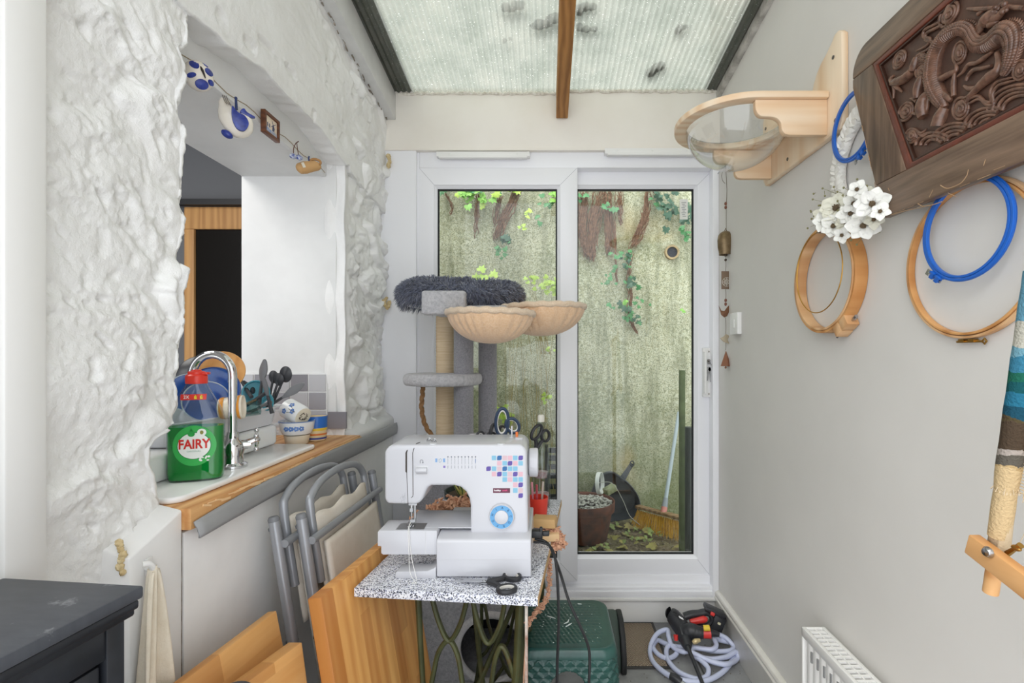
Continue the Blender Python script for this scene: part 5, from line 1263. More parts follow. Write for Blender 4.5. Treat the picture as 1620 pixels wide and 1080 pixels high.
mb.lathe([(0, 0), (.150, 0), (.158, .012), (.158, .034), (.150, .046), (0, .046)], Matrix.Translation((Xat(701, 1.98), 1.98, 1.155)), 48, mod=lambda t_, i: 1 + .004 * sin(9 * t_)); part('platform', mb, M_PLUSH, ct, True, bevel=.006)
mb = MB(); mb.prism(rrect(-.545, -.165, 1.835, 2.20, .03), .885, .925, U=V((1, 0, 0)), W=V((0, 1, 0)), N=V((0, 0, 1))); part('platform', mb, M_PLUSH, ct, True, bevel=.008)
# den with round entrance
mb = MB(); x0, x1, y0, y1, z1 = -.50, -.10, 1.86, 2.22, .884; cz = .15; cx = -.215; rr = .125
n = 48; hole = [(cx + rr * cos(2 * pi * k / n), cz + rr * sin(2 * pi * k / n)) for k in range(n)]; outer = []
for k in range(n):
    a = 2 * pi * k / n; dx, dz = cos(a), sin(a); s_ = min((x1 - cx) / dx if dx > 1e-6 else (x0 - cx) / dx if dx < -1e-6 else 9, (.60 - cz) / dz if dz > 1e-6 else (.005 - cz) / dz if dz < -1e-6 else 9); outer.append((cx + dx * s_, cz + dz * s_))
mb.ring_prism(outer, hole, y0, y0 + .02, U=V((1, 0, 0)), W=V((0, 0, 1)), N=V((0, 1, 0)))
mb.box(x0, x0 + .02, y0 + .02, y1, .005, .60); mb.box(x1 - .02, x1, y0 + .02, y1, .005, .60); mb.box(x0, x1, y1, y1 + .02, .005, .60); mb.box(x0, x1, y0, y1 + .02, .60, .62)
den = part('den', mb, M_PLUSH, ct, True, bevel=.004)
mb = MB(); mb.tube([V((cx + (rr + .004) * cos(2 * pi * k / n), y0 - .002, cz + (rr + .004) * sin(2 * pi * k / n))) for k in range(n)], .014, 10, closed=True); part('entrance_rim', mb, plush('pale_plush', '#e6e3e2', '#cfcccc'), den, True)
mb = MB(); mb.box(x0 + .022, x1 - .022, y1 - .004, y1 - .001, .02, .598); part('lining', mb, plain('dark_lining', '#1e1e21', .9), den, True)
mb = MB(); mb.box(-.52, -.19, 1.90, 2.18, .62, .884); part('scratch_box', mb, M_PLUSHD, ct, True, bevel=.01)
mb = MB(); mb.prism(rrect(-.56, .02, 1.80, 2.25, .03), 0, .025, U=V((1, 0, 0)), W=V((0, 1, 0)), N=V((0, 0, 1))); part('base', mb, M_PLUSH, ct, True, bevel=.006)
# top: cross board, furry ring bed, hammocks
Yb = 1.76; mb = MB(); mb.box(Xat(666, Yb), Xat(736, Yb), Yb, Yb + .055, Zat(497, Yb), Zat(459, Yb)); part('top_board', mb, M_PLUSH, ct, True, bevel=.010, bseg=3)
mb = MB(); mb.prism(rrect(-.45, -.13, 1.80, 2.20, .04), 1.435, 1.462, U=V((1, 0, 0)), W=V((0, 1, 0)), N=V((0, 0, 1))); part('top_platform', mb, M_PLUSH, ct, True, bevel=.006)
M_FUR = plain('dark_grey_fur', '#6d7388', .6, var=(70, '#434757', .9)); M_FUR.node_tree.nodes['Principled BSDF'].inputs['Sheen Weight'].default_value = .6
bc = V((Xat(730, 2.02), 2.02, 1.525)); RX, RY, RT = .196, .165, .056
mb = MB()
def bedp(a, b, k=1.0):
    lump = 1 + .10 * noise.noise(V((cos(a) * 1.6, sin(a) * 1.6, 3))); tr = RT * k * lump
    ctr = V((RX * cos(a), RY * sin(a), .008 * sin(2 * a) - .004 * cos(a) - .018 * max(0, -sin(a + .5)))); out = V((cos(a) / RX, sin(a) / RY, 0)).normalized()
    return bc + ctr + out * (tr * cos(b)) + V((0, 0, tr * sin(b) * .95)), (out * cos(b) + V((0, 0, sin(b)))).normalized()
mb.grid(60, 17, lambda i, j: bedp(2 * pi * i / 60, 2 * pi * j / 16, .9)[0], closed_u=True)
mb.lathe([(0, -.012), (.17, -.018)], Matrix.Translation(bc - V((0, 0, .02))), 40, cap=False)
bed = part('furry_bed', mb, M_FUR, ct, True, smooth=180)
mb = MB(); I = ROOT[ct.name].inverted()
for k in range(9000):
    a, b = R.uniform(0, 2 * pi), R.uniform(-.9, 3.6)
    p, nrm = bedp(a, b, .9); g = noise.noise_vector(p * 22) * .9
    d = (nrm + g + V((0, 0, -.30)) + V((R.uniform(-.3, .3), R.uniform(-.3, .3), R.uniform(-.3, .3)))).normalized(); L = R.uniform(.018, .036)
    a1, b1_ = frame_of(d); w = R.uniform(.0014, .0028); m_ = p + d * L * .5 + nrm * .003; tip = p + d * L - V((0, 0, L * .25))
    mb.add([p + a1 * w, p - a1 * w * .5 + b1_ * w, p - a1 * w * .5 - b1_ * w, m_ + a1 * w * .8, m_ - a1 * w * .4 + b1_ * w * .8, m_ - a1 * w * .4 - b1_ * w * .8, tip], [(0, 1, 4, 3), (1, 2, 5, 4), (2, 0, 3, 5), (3, 4, 6), (4, 5, 6), (5, 3, 6)])
part('fur', mb, M_FUR, bed, True, kind='stuff', smooth=180)
def hammock(cx, Y, cz, r, dep, tilt, lab):
    M = Matrix.Translation((cx, Y, cz)) @ Matrix.Rotation(tilt, 4, 'Y')
    mb = MB(); pr = [(r * sin(pi / 2 * (1 - k / 14)) ** .9, -dep * sin(pi / 2 * k / 14) ** 1.15) for k in range(14)] + [(.001, -dep)]
    def md(t_, i): 
        q = 1 - abs(i / 14 - .42) * 2; return 1 - .05 * max(0, q) * (.5 + .5 * sin(26 * t_ + 2 * sin(3 * t_)) )
    mb.lathe(pr, M, 160, cap=False, mod=md); h = part('hammock', mb, M_BEIGE, ct, True, label=lab, solid=.006, smooth=180)
    mb = MB(); mb.tube([M @ V((r * cos(2 * pi * k / 70), r * sin(2 * pi * k / 70), .002 * sin(k * 1.7))) for k in range(70)], [.0115 * (1 + .06 * sin(k * 2.9)) for k in range(70)], 10, closed=True); part('rim', mb, plush('beige_rim', '#ead6bf', '#dcc0a0', 220, .6), h, True)
hammock(Xat(776.5, 1.74), 1.74, Zat(496, 1.74), .153, .105, radians(.8), 'beige hammock nearest the sewing machine')
hammock(Xat(857, 1.93), 1.93, Zat(487.5, 1.93), .170, .108, radians(-1.6), 'beige hammock reaching toward the sliding pane')
mb = MB(); mb.tube([(Xat(733, 1.93), 1.92, 1.43), (Xat(745, 1.85), 1.84, 1.43)], .008, 8); mb.tube([(Xat(771, 2.06), 2.05, 1.445), (Xat(800, 2.0), 1.99, 1.45)], .008, 8); part('hammock_bracket', mb, plain('bracket_black', '#333338', .5), ct, True)
# sisal rope
mb = MB(); rp = sp([P(669, 606, 1.90), P(668.5, 622, 1.90), P(667, 645, 1.90), P(672, 670, 1.90), P(684, 689, 1.90), P(700, 697, 1.91), P(718, 698, 1.93)], 22)
mb.tube(rp, .0085, 12, prof=lambda k, n_, i: 1 + .22 * cos(3 * (2 * pi * k / n_) + i * .55)); part('rope', mb, plain('brown_rope', '#8d6a45', .9, var=(120, '#6f4f30', .8)), ct, True)
# ------------------------------------------------------------------ right wall
UY, UZ, NX = V((0, -1, 0)), V((0, 0, 1)), V((-1, 0, 0))       # on the wall: u grows toward the camera, n out of the wall
def wall_prism(mb, poly, x_front, x_back, m=None):
    """poly of (Y, z) extruded between two X planes"""
    return mb.prism(poly, x_front, x_back, U=V((0, 1, 0)), W=V((0, 0, 1)), N=V((1, 0, 0)), m=m)
M_PINEL = wood('pine_pale_y', '#e3c09a', '#f1dcc2', 'Y', .8, .5, rings=.5, bump=.08); M_PINEX = wood('pine_pale_x', '#e3c09a', '#f1dcc2', 'X', .8, .5, rings=.5, bump=.08); M_PINEZ = wood('pine_pale_z', '#e3c09a', '#f1dcc2', 'Z', .8, .5, rings=.5, bump=.08)
# ---- cat shelf with clear bowl
cs = thing('cat_shelf', 'pale pine wall perch for a cat with a clear bowl in its ring', 'cat shelf', (.817, 1.55, 1.88))
top = [(1.318, 1.892), (1.765, 1.892), (1.785, 1.92), (1.785, 2.13), (1.775, 2.155), (1.755, 2.155), (1.74, 2.13)] + [(1.735 - .10 * sin(t), 2.12 - .085 * (1 - cos(t))) for t in [k * pi / 12 for k in range(1, 7)]]
near = [(1.46 - .105 * (1 - cos(t)), 2.035 + .105 * sin(t)) for t in [k * pi / 12 for k in range(0, 6)]] + [(1.352, 2.155), (1.342, 2.166), (1.322, 2.166), (1.308, 2.152), (1.306, 1.91)]
mb = MB(); wall_prism(mb, top + near, .797, .8165); part('back_board', mb, M_PINEZ, cs, True, bevel=.004)
zs, ye0, ye1, xc, ro, ri = 2.003, 1.36, 1.74, .605, .190, .152
outer = []; inner = []; N = 64; yc = (ye0 + ye1) / 2
for k in range(N):
    a = 2 * pi * k / N; dx, dy = cos(a), sin(a)
    if dx <= 0: outer.append((xc + ro * dx, yc + ro * dy))
    else:
        s_ = min((.7965 - xc) / dx if dx > 1e-6 else 9, ro / abs(dy) if abs(dy) > 1e-6 else 9); outer.append((xc + dx * s_, yc + dy * s_))
    inner.append((xc + ri * dx, yc + ri * dy))
mb = MB(); mb.ring_prism(outer, inner, zs, zs + .019, U=V((1, 0, 0)), W=V((0, 1, 0)), N=V((0, 0, 1))); part('ring_shelf', mb, M_PINEX, cs, True, bevel=.003)
br = [(.7965, zs - .0005), (.592, zs - .0005), (.592, 1.985)] + [(.592 + .022 * (1 - cos(t)), 1.985 - .030 * sin(t)) for t in [pi / 16 * k for k in range(1, 9)]] + [(.635 + .002, 1.954)] + [(.640 + .026 * sin(t), 1.953 - .026 * (1 - cos(t))) for t in [pi / 12 * k for k in range(1, 7)]] + [(.668, 1.915), (.676, 1.905), (.69, 1.902), (.7965, 1.902)]
for y in (1.372, 1.712): mb = MB(); mb.prism(br, y, y + .018, U=V((1, 0, 0)), W=V((0, 0, 1)), N=V((0, 1, 0))); part('bracket', mb, M_PINEX, cs, True, bevel=.002)
def clearmat():
    t = NT('clear_acrylic'); tr = t.n('ShaderNodeBsdfTransparent'); tr.inputs[0].default_value = lin('#fcfcfb'); gl = t.n('ShaderNodeBsdfGlossy'); gl.inputs['Roughness'].default_value = .08
    lw = t.n('ShaderNodeLayerWeight'); lw.inputs[0].default_value = .5
    f = t.math('ADD', t.math('MULTIPLY', t.math('POWER', lw.outputs['Facing'], 2.0), .75), .10); mx = t.n('ShaderNodeMixShader'); t.l(f, mx.inputs[0]); t.l(tr.outputs[0], mx.inputs[1]); t.l(gl.outputs[0], mx.inputs[2]); t.l(mx.outputs[0], t.out.inputs[0]); return t.m
mb = MB(); rb = .1515
pr = [(.166, .0205), (rb, .0203)] + [(rb * cos(pi / 2 * k / 16), -.128 * sin(pi / 2 * k / 16)) for k in range(1, 16)] + [(.001, -.128)]
mb.lathe(pr, Matrix.Translation((xc, yc, zs)), 64, cap=False); part('bowl', mb, clearmat(), cs, True, label='clear acrylic bowl', smooth=180)
mb = MB()
for y, z in ((1.345, 2.105), (1.60, 1.925), (1.335, 1.925), (1.76, 2.10)): mb.lathe([(0, .0), (.0055, 0), (.0055, .002), (.002, .0005)], aim((.7975, y, z), (-1, 0, 0)), 14)
part('screw', mb, plain('screw_grey', '#807d78', .4, .8), cs, True)

# ---- embroidery hoops
M_HOOP = wood('hoop_beech', '#b57840', '#dba56a', 'X', .5, .45, bump=.05); M_HOOPP = wood('hoop_pale', '#c08a58', '#e2b98c', 'X', .5, .45, bump=.05); M_BLUEP = plain('blue_plastic', '#1d62c0', .3); M_BRASS = plain('brass', '#b08a4a', .3, 1)
def hoop_ring(mb, r, th, x0, x1, c=(0, 0), n=80):
    mb.ring_prism(circ(c[0], c[1], r, n), circ(c[0], c[1], r - th, n), x0, x1, U=V((0, 1, 0)), W=V((0, 0, 1)), N=V((1, 0, 0)))
def hoop(name, label, y, z, xb, group=None): return thing(name, label, 'embroidery hoop', (xb, y, z), group=group)
hA = hoop('embroidery_hoop', 'deep wooden hoop with a square clamp hanging under the white flowers', 1.378, 1.492, .8165)
mb = MB(); hoop_ring(mb, .152, .007, -.034, -.001); part('outer_ring', mb, M_HOOP, hA, bevel=.001)
mb = MB(); hoop_ring(mb, .1445, .006, -.036, -.002); part('inner_ring', mb, M_HOOPP, hA, bevel=.001)
a = atan2(1.345 - 1.492, 1.285 - 1.378); Rm = Matrix.Rotation(a, 3, 'X')
for s_ in (-1, 1):
    mb = MB(); mb.obox(Rm @ V((-.018, .162, s_ * .016)), (.033, .030, .029), Rm); part('clamp_block', mb, M_HOOPP, hA, bevel=.002)
mb = MB(); q = Rm @ V((-.018, .166, 0)); dd = Rm @ V((0, 0, 1)); mb.cyl(q - dd * .045, q + dd * .048, .003, n=10); mb.ball(q + dd * .032, .006, 12, 8); mb.cyl(q - dd * .050, q - dd * .036, .005, n=6); part('clamp_screw', mb, M_STEEL, hA)
gh = thing('gold_hoop', 'thin gold wire ring hanging inside the deep wooden hoop', 'craft ring', (.778, 1.388, 1.515))
mb = MB(); mb.tube([V((0, .116 * cos(2 * pi * k / 80), .116 * sin(2 * pi * k / 80))) for k in range(80)], .0016, 8, closed=True); part('ring', mb, plain('gold', '#c99a45', .3, 1), gh)
mb = MB(); mb.cyl((.035, .0, .113), (-.004, 0, .113), .0015, n=8); part('pin', mb, M_STEEL, gh)
def blue_hoop(label, y, z, r, aclip, xb):
    h = hoop('embroidery_hoop', label, y, z, xb)
    mb = MB(); hoop_ring(mb, r, .0055, -.0075, 0); hoop_ring(mb, r + .0012, .004, -.0055, -.0025); part('outer_ring', mb, M_BLUEP, h, bevel=.0008)
    mb = MB(); hoop_ring(mb, r - .006, .005, -.0082, -.0005); part('inner_ring', mb, M_BLUEP, h, bevel=.0008)
    Rm = Matrix.Rotation(aclip, 3, 'X'); 
    for s_ in (-1, 1):
        mb = MB()
        for q in (-.5, .5): mb.obox(Rm @ V((-.006 + q * .006, r + .006, s_ * (.0075) + q * .0)), (.0045, .014, .009), Rm)
        mb.obox(Rm @ V((-.006, r + .0015, s_ * .0085)), (.012, .004, .013), Rm); part('clamp', mb, M_BLUEP, h, bevel=.0006)
    mb = MB(); q = Rm @ V((-.006, r + .008, 0)); dd = Rm @ V((0, 0, 1)); mb.cyl(q - dd * .016, q + dd * .022, .0018, n=8); mb.obox(q + dd * .024, (.002, .012, .008), Rm); part('clamp_screw', mb, M_STEEL, h)
    return h
blue_hoop('small blue hoop hanging around the white rope, half behind the carved panel', 1.243, 1.866, .088, atan2(-.075, -.03), .7912)
blue_hoop('larger blue hoop hanging below the carved panel in front of a wooden hoop', .915, 1.518, .099, atan2(-.075, .06), .7950)
hB = hoop('embroidery_hoop', 'thin wooden hoop with a brass screw at its foot under the carved panel', .930, 1.462, .8165)
mb = MB(); hoop_ring(mb, .152, .005, -.013, -.001, n=96); part('outer_ring', mb, M_HOOPP, hB, bevel=.001)
mb = MB(); hoop_ring(mb, .1455, .005, -.015, -.001, n=96); part('inner_ring', mb, M_HOOP, hB, bevel=.001)
mb = MB(); mb.obox((-.007, -.012, -.156), (.010, .012, .006)); mb.obox((-.007, .010, -.156), (.010, .012, .006)); mb.cyl((-.007, -.032, -.158), (-.007, .024, -.158), .0022, n=8); mb.tube([(-.007, -.030, -.158), (-.007, -.036, -.153), (-.007, -.040, -.158), (-.007, -.036, -.163)], .002, 6, closed=True); part('brass_screw', mb, M_BRASS, hB)

# ---- rope wreath with white flowers
M_ROPEW = plain('white_rope', '#e9e6e0', .9, bump=(300, .3))
wr = thing('flower_wreath', 'white macrame rope ring with white fabric flowers, half behind the carved panel', 'wreath', (.8165, 1.195, 1.765))
Rr = .140
mb = MB(); mb.tube([V((-.008, (Rr - .020) * cos(2 * pi * k / 60), (Rr - .020) * sin(2 * pi * k / 60))) for k in range(60)], .005, 8, closed=True); part('ring', mb, plain('ring_white', '#dfd9d2', .6), wr)
for s_ in range(3):
    mb = MB(); pts = []
    for k in range(150):
        a = radians(-75) + radians(200) * k / 149; w = k * .50 + s_ * 2 * pi / 3
        rr_ = Rr + .0175 * sin(w); pts.append(V((-.0130 - .0035 * sin(2 * w), rr_ * cos(a), rr_ * sin(a))))
    mb.tube(pts, .0098, 10, prof=lambda k, n_, i: 1 + .13 * cos(4 * (2 * pi * k / n_) + i * .9)); part('rope_strand', mb, M_ROPEW, wr)
M_PET = plain('petal_white', '#f1f0ea', .7); M_PETC = plain('petal_cream', '#e9e6d6', .7); M_CEN = plain('flower_centre', '#6a5942', .8); M_SPRIG = plain('sprig_olive', '#8e8a62', .8)
def flower(c, nrm, r, npet, mat, roll):
    M = aim(c, nrm) @ Matrix.Rotation(roll, 4, 'Z'); mb = MB()
    for k in range(npet):
        a = 2 * pi * k / npet + R.uniform(-.12, .12); lift = R.uniform(.1, .5); L = r * R.uniform(.85, 1.1); w = r * R.uniform(.44, .56)
        def pf(i, j, a=a, L=L, w=w, lift=lift):
            q = j / 6; u = (i / 4 - .5) * 2; wid = w * sin(pi * min(1, .15 + q * .78)) ** .7 * (1 - .15 * q)
            rad = r * .10 + L * q * (1 - .08 * u * u * q); off = wid * u; h = lift * r * q * q * .7 + .10 * r * u * u - .004 * q ** 3
            return M @ V((rad * cos(a) - off * sin(a), rad * sin(a) + off * cos(a), h))
        mb.grid(5, 7, pf)
    f_ = part('flower', mb, mat, wr, True, solid=.0006, smooth=180)
    mb = MB(); mb.ball(M @ V((0, 0, .003)), (r * .2, r * .2, r * .2), 10, 7)
    for k in range(14): a = k * 2.4; q = r * .2 * sqrt(k / 14); mb.ball(M @ V((q * cos(a), q * sin(a), .003 + r * .17)), r * .05, 6, 4)
    part('flower_centre', mb, M_CEN, f_, True)
FL = [(1322, 330, 30), (1365, 357, 28), (1380, 322, 28), (1340, 352, 22), (1350, 322, 20), (1302, 352, 20), (1382, 348, 18), (1318, 358, 22), (1356, 300, 18), (1300, 340, 16), (1345, 338, 22), (1392, 335, 18), (1372, 306, 16), (1332, 372, 16)]
for k, (px, py, rp_) in enumerate(FL):
    c = PX(px, py, .765 - .012 * (k % 3)); n_ = V((-.55 + R.uniform(-.25, .25), -.8 + R.uniform(-.2, .25), R.uniform(-.25, .35))); flower(c, n_, rp_ * c.y / F * .82, 7 if rp_ > 20 else 5, M_PET if k % 3 else M_PETC, R.uniform(0, 3))
mb = MB()
for k in range(46):
    px, py = R.uniform(1290, 1398), R.uniform(300, 372); c = PX(px, py, .79); d = V((-R.uniform(.3, 1), R.uniform(-.8, .8), R.uniform(-.6, .9))).normalized()
    mb.tube([c, c + d * .02, c + d * R.uniform(.03, .045)], [.0008, .0006, .0004], 5); mb.ball(c + d * .04, (.003, .003, .003), 6, 4)
for px, py in ((1284, 346), (1288, 342), (1296, 335)):
    c = PX(px, py, .785); mb.tube([c, PX(1310, 345, .79)], .0007, 5); mb.ball(c, .0035, 6, 4)
part('sprig', mb, M_SPRIG, wr, True, kind='stuff')

# ---- carved dark wood panel
def m_dark(axis): 
    return wood('carved_frame_' + axis, '#3a2a21', '#8a725f', axis, 2.2, .36, bump=.5, rings=.25)
cp = thing('carved_panel', 'dark wood panel carved with a dragon and clouds hung on the wall', 'carved panel', (.8165, .82, 1.58))
def mir(pl): return pl + [(1.64 - y, z) for y, z in reversed(pl)]
c0 = (1.152, 1.972)
O_ = [(1.101, 1.589), (1.2105, 1.945)] + [(1.158 + .053 * cos(t), 1.972 + .056 * sin(t)) for t in [-.1 + (pi / 2 + .05) * k / 8 for k in range(9)]]
I_ = [(1.031, 1.672), (1.139, 1.963)]
XF, XBK = .765, .782
def quad(mb, pts, x0, x1): wall_prism(mb, pts, x0, x1)
s1 = [(1.101, 1.589), (1.2105, 1.945), (1.211, 1.966), (1.139, 1.963), (1.031, 1.672)]
s1b = [(1.1265, 1.672)] + O_[1:3] + [(1.139, 1.963), (1.031, 1.672)]
tp_ = O_[2:] + [(1.64 - y, z) for y, z in reversed(O_[2:])] + [(1.64 - 1.139, 1.963), (1.139, 1.963)]
bt_ = [(1.101, 1.589), (1.1265, 1.672), (1.64 - 1.1265, 1.672), (1.64 - 1.101, 1.589)]
mb = MB(); wall_prism(mb, s1b, XF, XBK); part('stile', mb, m_dark('Z'), cp, True, bevel=.003)
mb = MB(); wall_prism(mb, [(1.64 - y, z) for y, z in s1b], XF, XBK); part('stile', mb, m_dark('Z'), cp, True, bevel=.003)
mb = MB(); wall_prism(mb, tp_, XF, XBK); part('top_rail', mb, m_dark('Y'), cp, True, bevel=.003)
mb = MB(); wall_prism(mb, bt_, XF - .001, XBK); brl = part('bottom_rail', mb, m_dark('Y'), cp, True, bevel=.003)
mb = MB()   # pale scratches in the lacquer of the bottom rail
def scr(pts, r): mb.tube([PX(a, b, XF - .0012) for a, b in pts], r, 5, sub=4)
scr([(1488, 293), (1498, 298), (1512, 294), (1522, 288), (1530, 277)], .0011); scr([(1452, 322), (1460, 326), (1475, 324), (1490, 319)], .0010); scr([(1470, 312), (1476, 300)], .0007); scr([(1556, 262), (1559, 252)], .0007); scr([(1500, 305), (1512, 311)], .0006); scr([(1410, 340), (1430, 334), (1462, 327)], .0007)
scr([(1407, 302), (1405, 297)], .0006); scr([(1530, 277), (1532, 268)], .0007); scr([(1572, 269), (1590, 262)], .0006); scr([(1404, 318), (1408, 338)], .0008)
for k in range(15):
    q = R.random(); y = 1.099 - .5 * q; mb.tube([V((XF - .0005, y, 1.5895)), V((XF - .0005, y - R.uniform(.005, .025), 1.5895))], R.uniform(.0003, .0009), 5)
for k in range(14):
    q = R.random(); y, z = 1.101 + .1 * q, 1.589 + (1.945 - 1.589) * q * .95; mb.tube([V((XF - .0005, y, z)), V((XF - .0005, y + .004, z + .014))], R.uniform(.0004, .0010), 5)
part('scratch_speck', mb, plain('scratch_pale', '#a98a6a', .7), brl, True)
def inset(d): 
    k = 1.0; return [(1.031 - d * 1.05, 1.672 + d), (1.139 - d * 1.35, 1.963 - d), (1.64 - 1.139 + d * 1.35, 1.963 - d), (1.64 - 1.031 + d * 1.05, 1.672 + d)]
M_RED = plain('red_lacquer', '#743a2b', .3, var=(20, '#4d2a20', .8))
mb = MB(); mb.ring_prism(inset(-.001), inset(.012), XF + .002, XF + .013, U=V((0, 1, 0)), W=V((0, 0, 1)), N=V((1, 0, 0))); part('bead', mb, M_RED, cp, True, bevel=.003)
mb = MB(); mb.ring_prism(inset(.012), inset(.017), XF + .005, XF + .014, U=V((0, 1, 0)), W=V((0, 0, 1)), N=V((1, 0, 0))); part('bead', mb, plain('bead_dark', '#3b231a', .35), cp, True, bevel=.001)
XP = .777
mb = MB(); wall_prism(mb, inset(.012), XP, .782)
M_CARV = plain('carved_brown', '#5d4236', .45, var=(30, '#443029', .8), bump=(120, .25)); M_CARVH = plain('carving_wood', '#7d5a49', .24, var=(60, '#523a30', .9), spec=.6)
pn = part('carved_field', mb, M_CARV, cp, True)
def zq(zx, zy, d=0.0): return PX(1340 + zx / 5.775, zy / 5.775, XP - d)
KR = XP * F / 700 / 5.775 / F * 1.0
def rad(zr, zx): return zr / 5.775 * (XP * F / (1340 + zx / 5.775 - CX)) / F
def carve(pts, rs, d=.003, nm='carving', flat=.62, seg=10, sub=6, prof=None, parent=None):
    mb = MB(); rr_ = [rad(r, p[0]) for p, r in zip(pts, rs)]
    mb.tube([zq(x, y, d) for x, y in pts], rr_, seg, sub=sub, flat=1.0, prof=prof); return mb
body_pts = [(900, 985), (880, 930), (850, 870), (815, 790), (795, 700), (800, 610), (815, 520), (850, 430), (905, 345), (985, 285), (1070, 262), (1130, 290), (1165, 350), (1210, 405), (1280, 408), (1350, 375), (1400, 335), (1450, 300), (1505, 310), (1535, 370), (1530, 460), (1500, 560), (1460, 640), (1430, 690)]
body_rs = [30, 50, 62, 66, 66, 66, 66, 66, 62, 60, 60, 62, 64, 68, 74, 80, 86, 90, 92, 88, 80, 66, 50, 30]
mb = carve(body_pts, body_rs, .004, seg=14)
drg = part('dragon_body', mb, M_CARVH, pn, True, smooth=60)
mb = MB(); path, rr_ = smooth_path([zq(x, y, .004) for x, y in body_pts], [rad(r, p[0]) for p, r in zip(body_pts, body_rs)], 9)
for i in range(4, len(path) - 3):       # rows of scales and back fins along the body
    d = (path[i + 1] - path[i - 1]).normalized(); side = d.cross(V((1, 0, 0))).normalized(); r = rr_[i]
    for o, s_, h in ((.78, .30, .78), (.45, .30, 1.0), (.10, .26, 1.10)):
        if i % 2: continue
        mb.ball(path[i] + side * (r * o) + V((-r * h * .82, 0, 0)) , r * s_, 7, 5)
    if i % 2 == 0: mb.tube([path[i] + side * r * .95 + V((-.002, 0, 0)), path[i] + side * r * 1.28 - d * r * .2 + V((-.001, 0, 0))], [r * .2, r * .04], 6)
    if i % 2 == 0: mb.tube([path[i] - side * (r * q) + V((-r * sqrt(max(0, 1 - q * q)) * .98, 0, 0)) for q in (.15, .4, .65, .9)], r * .10, 5)
part('dragon_scales', mb, M_CARVH, pn, True, smooth=60)
mb = MB()
def add(o): mb.merge(o)
add(carve([(1250, 235), (1280, 190), (1320, 150), (1360, 120), (1400, 90)], [55, 70, 66, 50, 30], .006)); add(carve([(1340, 170), (1370, 165), (1410, 120), (1440, 80), (1470, 62)], [40, 34, 30, 26, 18], .010)); add(carve([(1300, 230), (1330, 215), (1360, 200), (1365, 170)], [30, 34, 26, 14], .009))
for k in range(7): add(carve([(1280 - k * 6, 165 + k * 15), (1230 - k * 4, 190 + k * 18), (1180 - k * 2, 230 + k * 16)], [14, 15, 5], .010))
add(carve([(1340, 70), (1280, 78), (1200, 82), (1100, 80)], [16, 22, 22, 12], .006)); add(carve([(1290, 50), (1250, 90), (1200, 130)], [8, 15, 20], .006)); add(carve([(1420, 40), (1500, 66), (1617, 72)], [16, 22, 22], .006)); add(carve([(1440, 20), (1400, 50), (1380, 90)], [16, 20, 18], .010))
for x, y, r in ((1330, 110, 20), (1358, 70, 18), (1425, 110, 24), (1458, 95, 18), (1440, 40, 26)): mb.ball(zq(x, y, .012), rad(r, x), 10, 7)
part('dragon_head', mb, M_CARVH, pn, True, smooth=60)
mb = MB()
for pts, rs in (([(1330, 470), (1290, 500), (1240, 540), (1180, 575), (1110, 590), (1060, 660), (1010, 700)], [14, 20, 24, 22, 20, 16, 8]), ([(1370, 480), (1390, 560), (1380, 640), (1310, 700), (1240, 760), (1180, 820), (1120, 880)], [20, 30, 46, 54, 44, 34, 26]), ([(1320, 600), (1250, 620), (1160, 640), (1110, 690), (1090, 740)], [16, 20, 22, 18, 14]), ([(1180, 800), (1120, 810), (1070, 785)], [24, 24, 12]), ([(1120, 880), (1100, 920), (1060, 960)], [26, 18, 8]), ([(1120, 880), (1080, 890), (1050, 920)], [20, 14, 6]),
                ([(600, 650), (560, 690), (510, 725), (460, 745), (420, 755)], [40, 46, 46, 44, 34]), ([(420, 755), (460, 800), (505, 840)], [26, 20, 8]), ([(410, 750), (400, 720), (430, 690)], [22, 18, 10]), ([(425, 770), (430, 820), (425, 900)], [20, 14, 8]), ([(600, 650), (620, 590), (640, 520)], [34, 44, 30]),
                ([(640, 900), (650, 820), (670, 750), (680, 700)], [30, 44, 46, 30]), ([(700, 1070), (690, 980), (710, 900), (760, 850), (840, 840), (920, 890), (950, 920)], [44, 62, 52, 36, 34, 30, 16]), ([(760, 860), (740, 930), (720, 1010), (640, 1040), (590, 1030)], [18, 20, 20, 16, 10]), ([(640, 930), (610, 905), (575, 900)], [20, 16, 8]), ([(830, 1150), (860, 1060), (900, 980)], [60, 62, 44]), ([(975, 880), (975, 760), (985, 660)], [22, 24, 12]), ([(860, 720), (930, 680), (1000, 640), (990, 570)], [34, 30, 20, 10])):
    add(carve(pts, rs, .005))
pl_, _ = smooth_path([zq(x, y, .005) for x, y in ((600, 650), (560, 690), (510, 725), (460, 745))], [0] * 4, 6)
for p in pl_:
    for q in (-1, 0, 1): mb.ball(p + V((-.0065, 0, .0035 * q)), .0016, 6, 4)
part('dragon_legs', mb, M_CARVH, pn, True, smooth=60)
def mirrored(o, lim):
    # the far half of the panel repeats the near half's clouds and waves
    q = MB(); q.add([V((p.x, 1.64 - p.y, p.z)) for p in o.v], [f[::-1] for f in o.f if all(1.64 - o.v[i].y < lim for i in f)]); return q
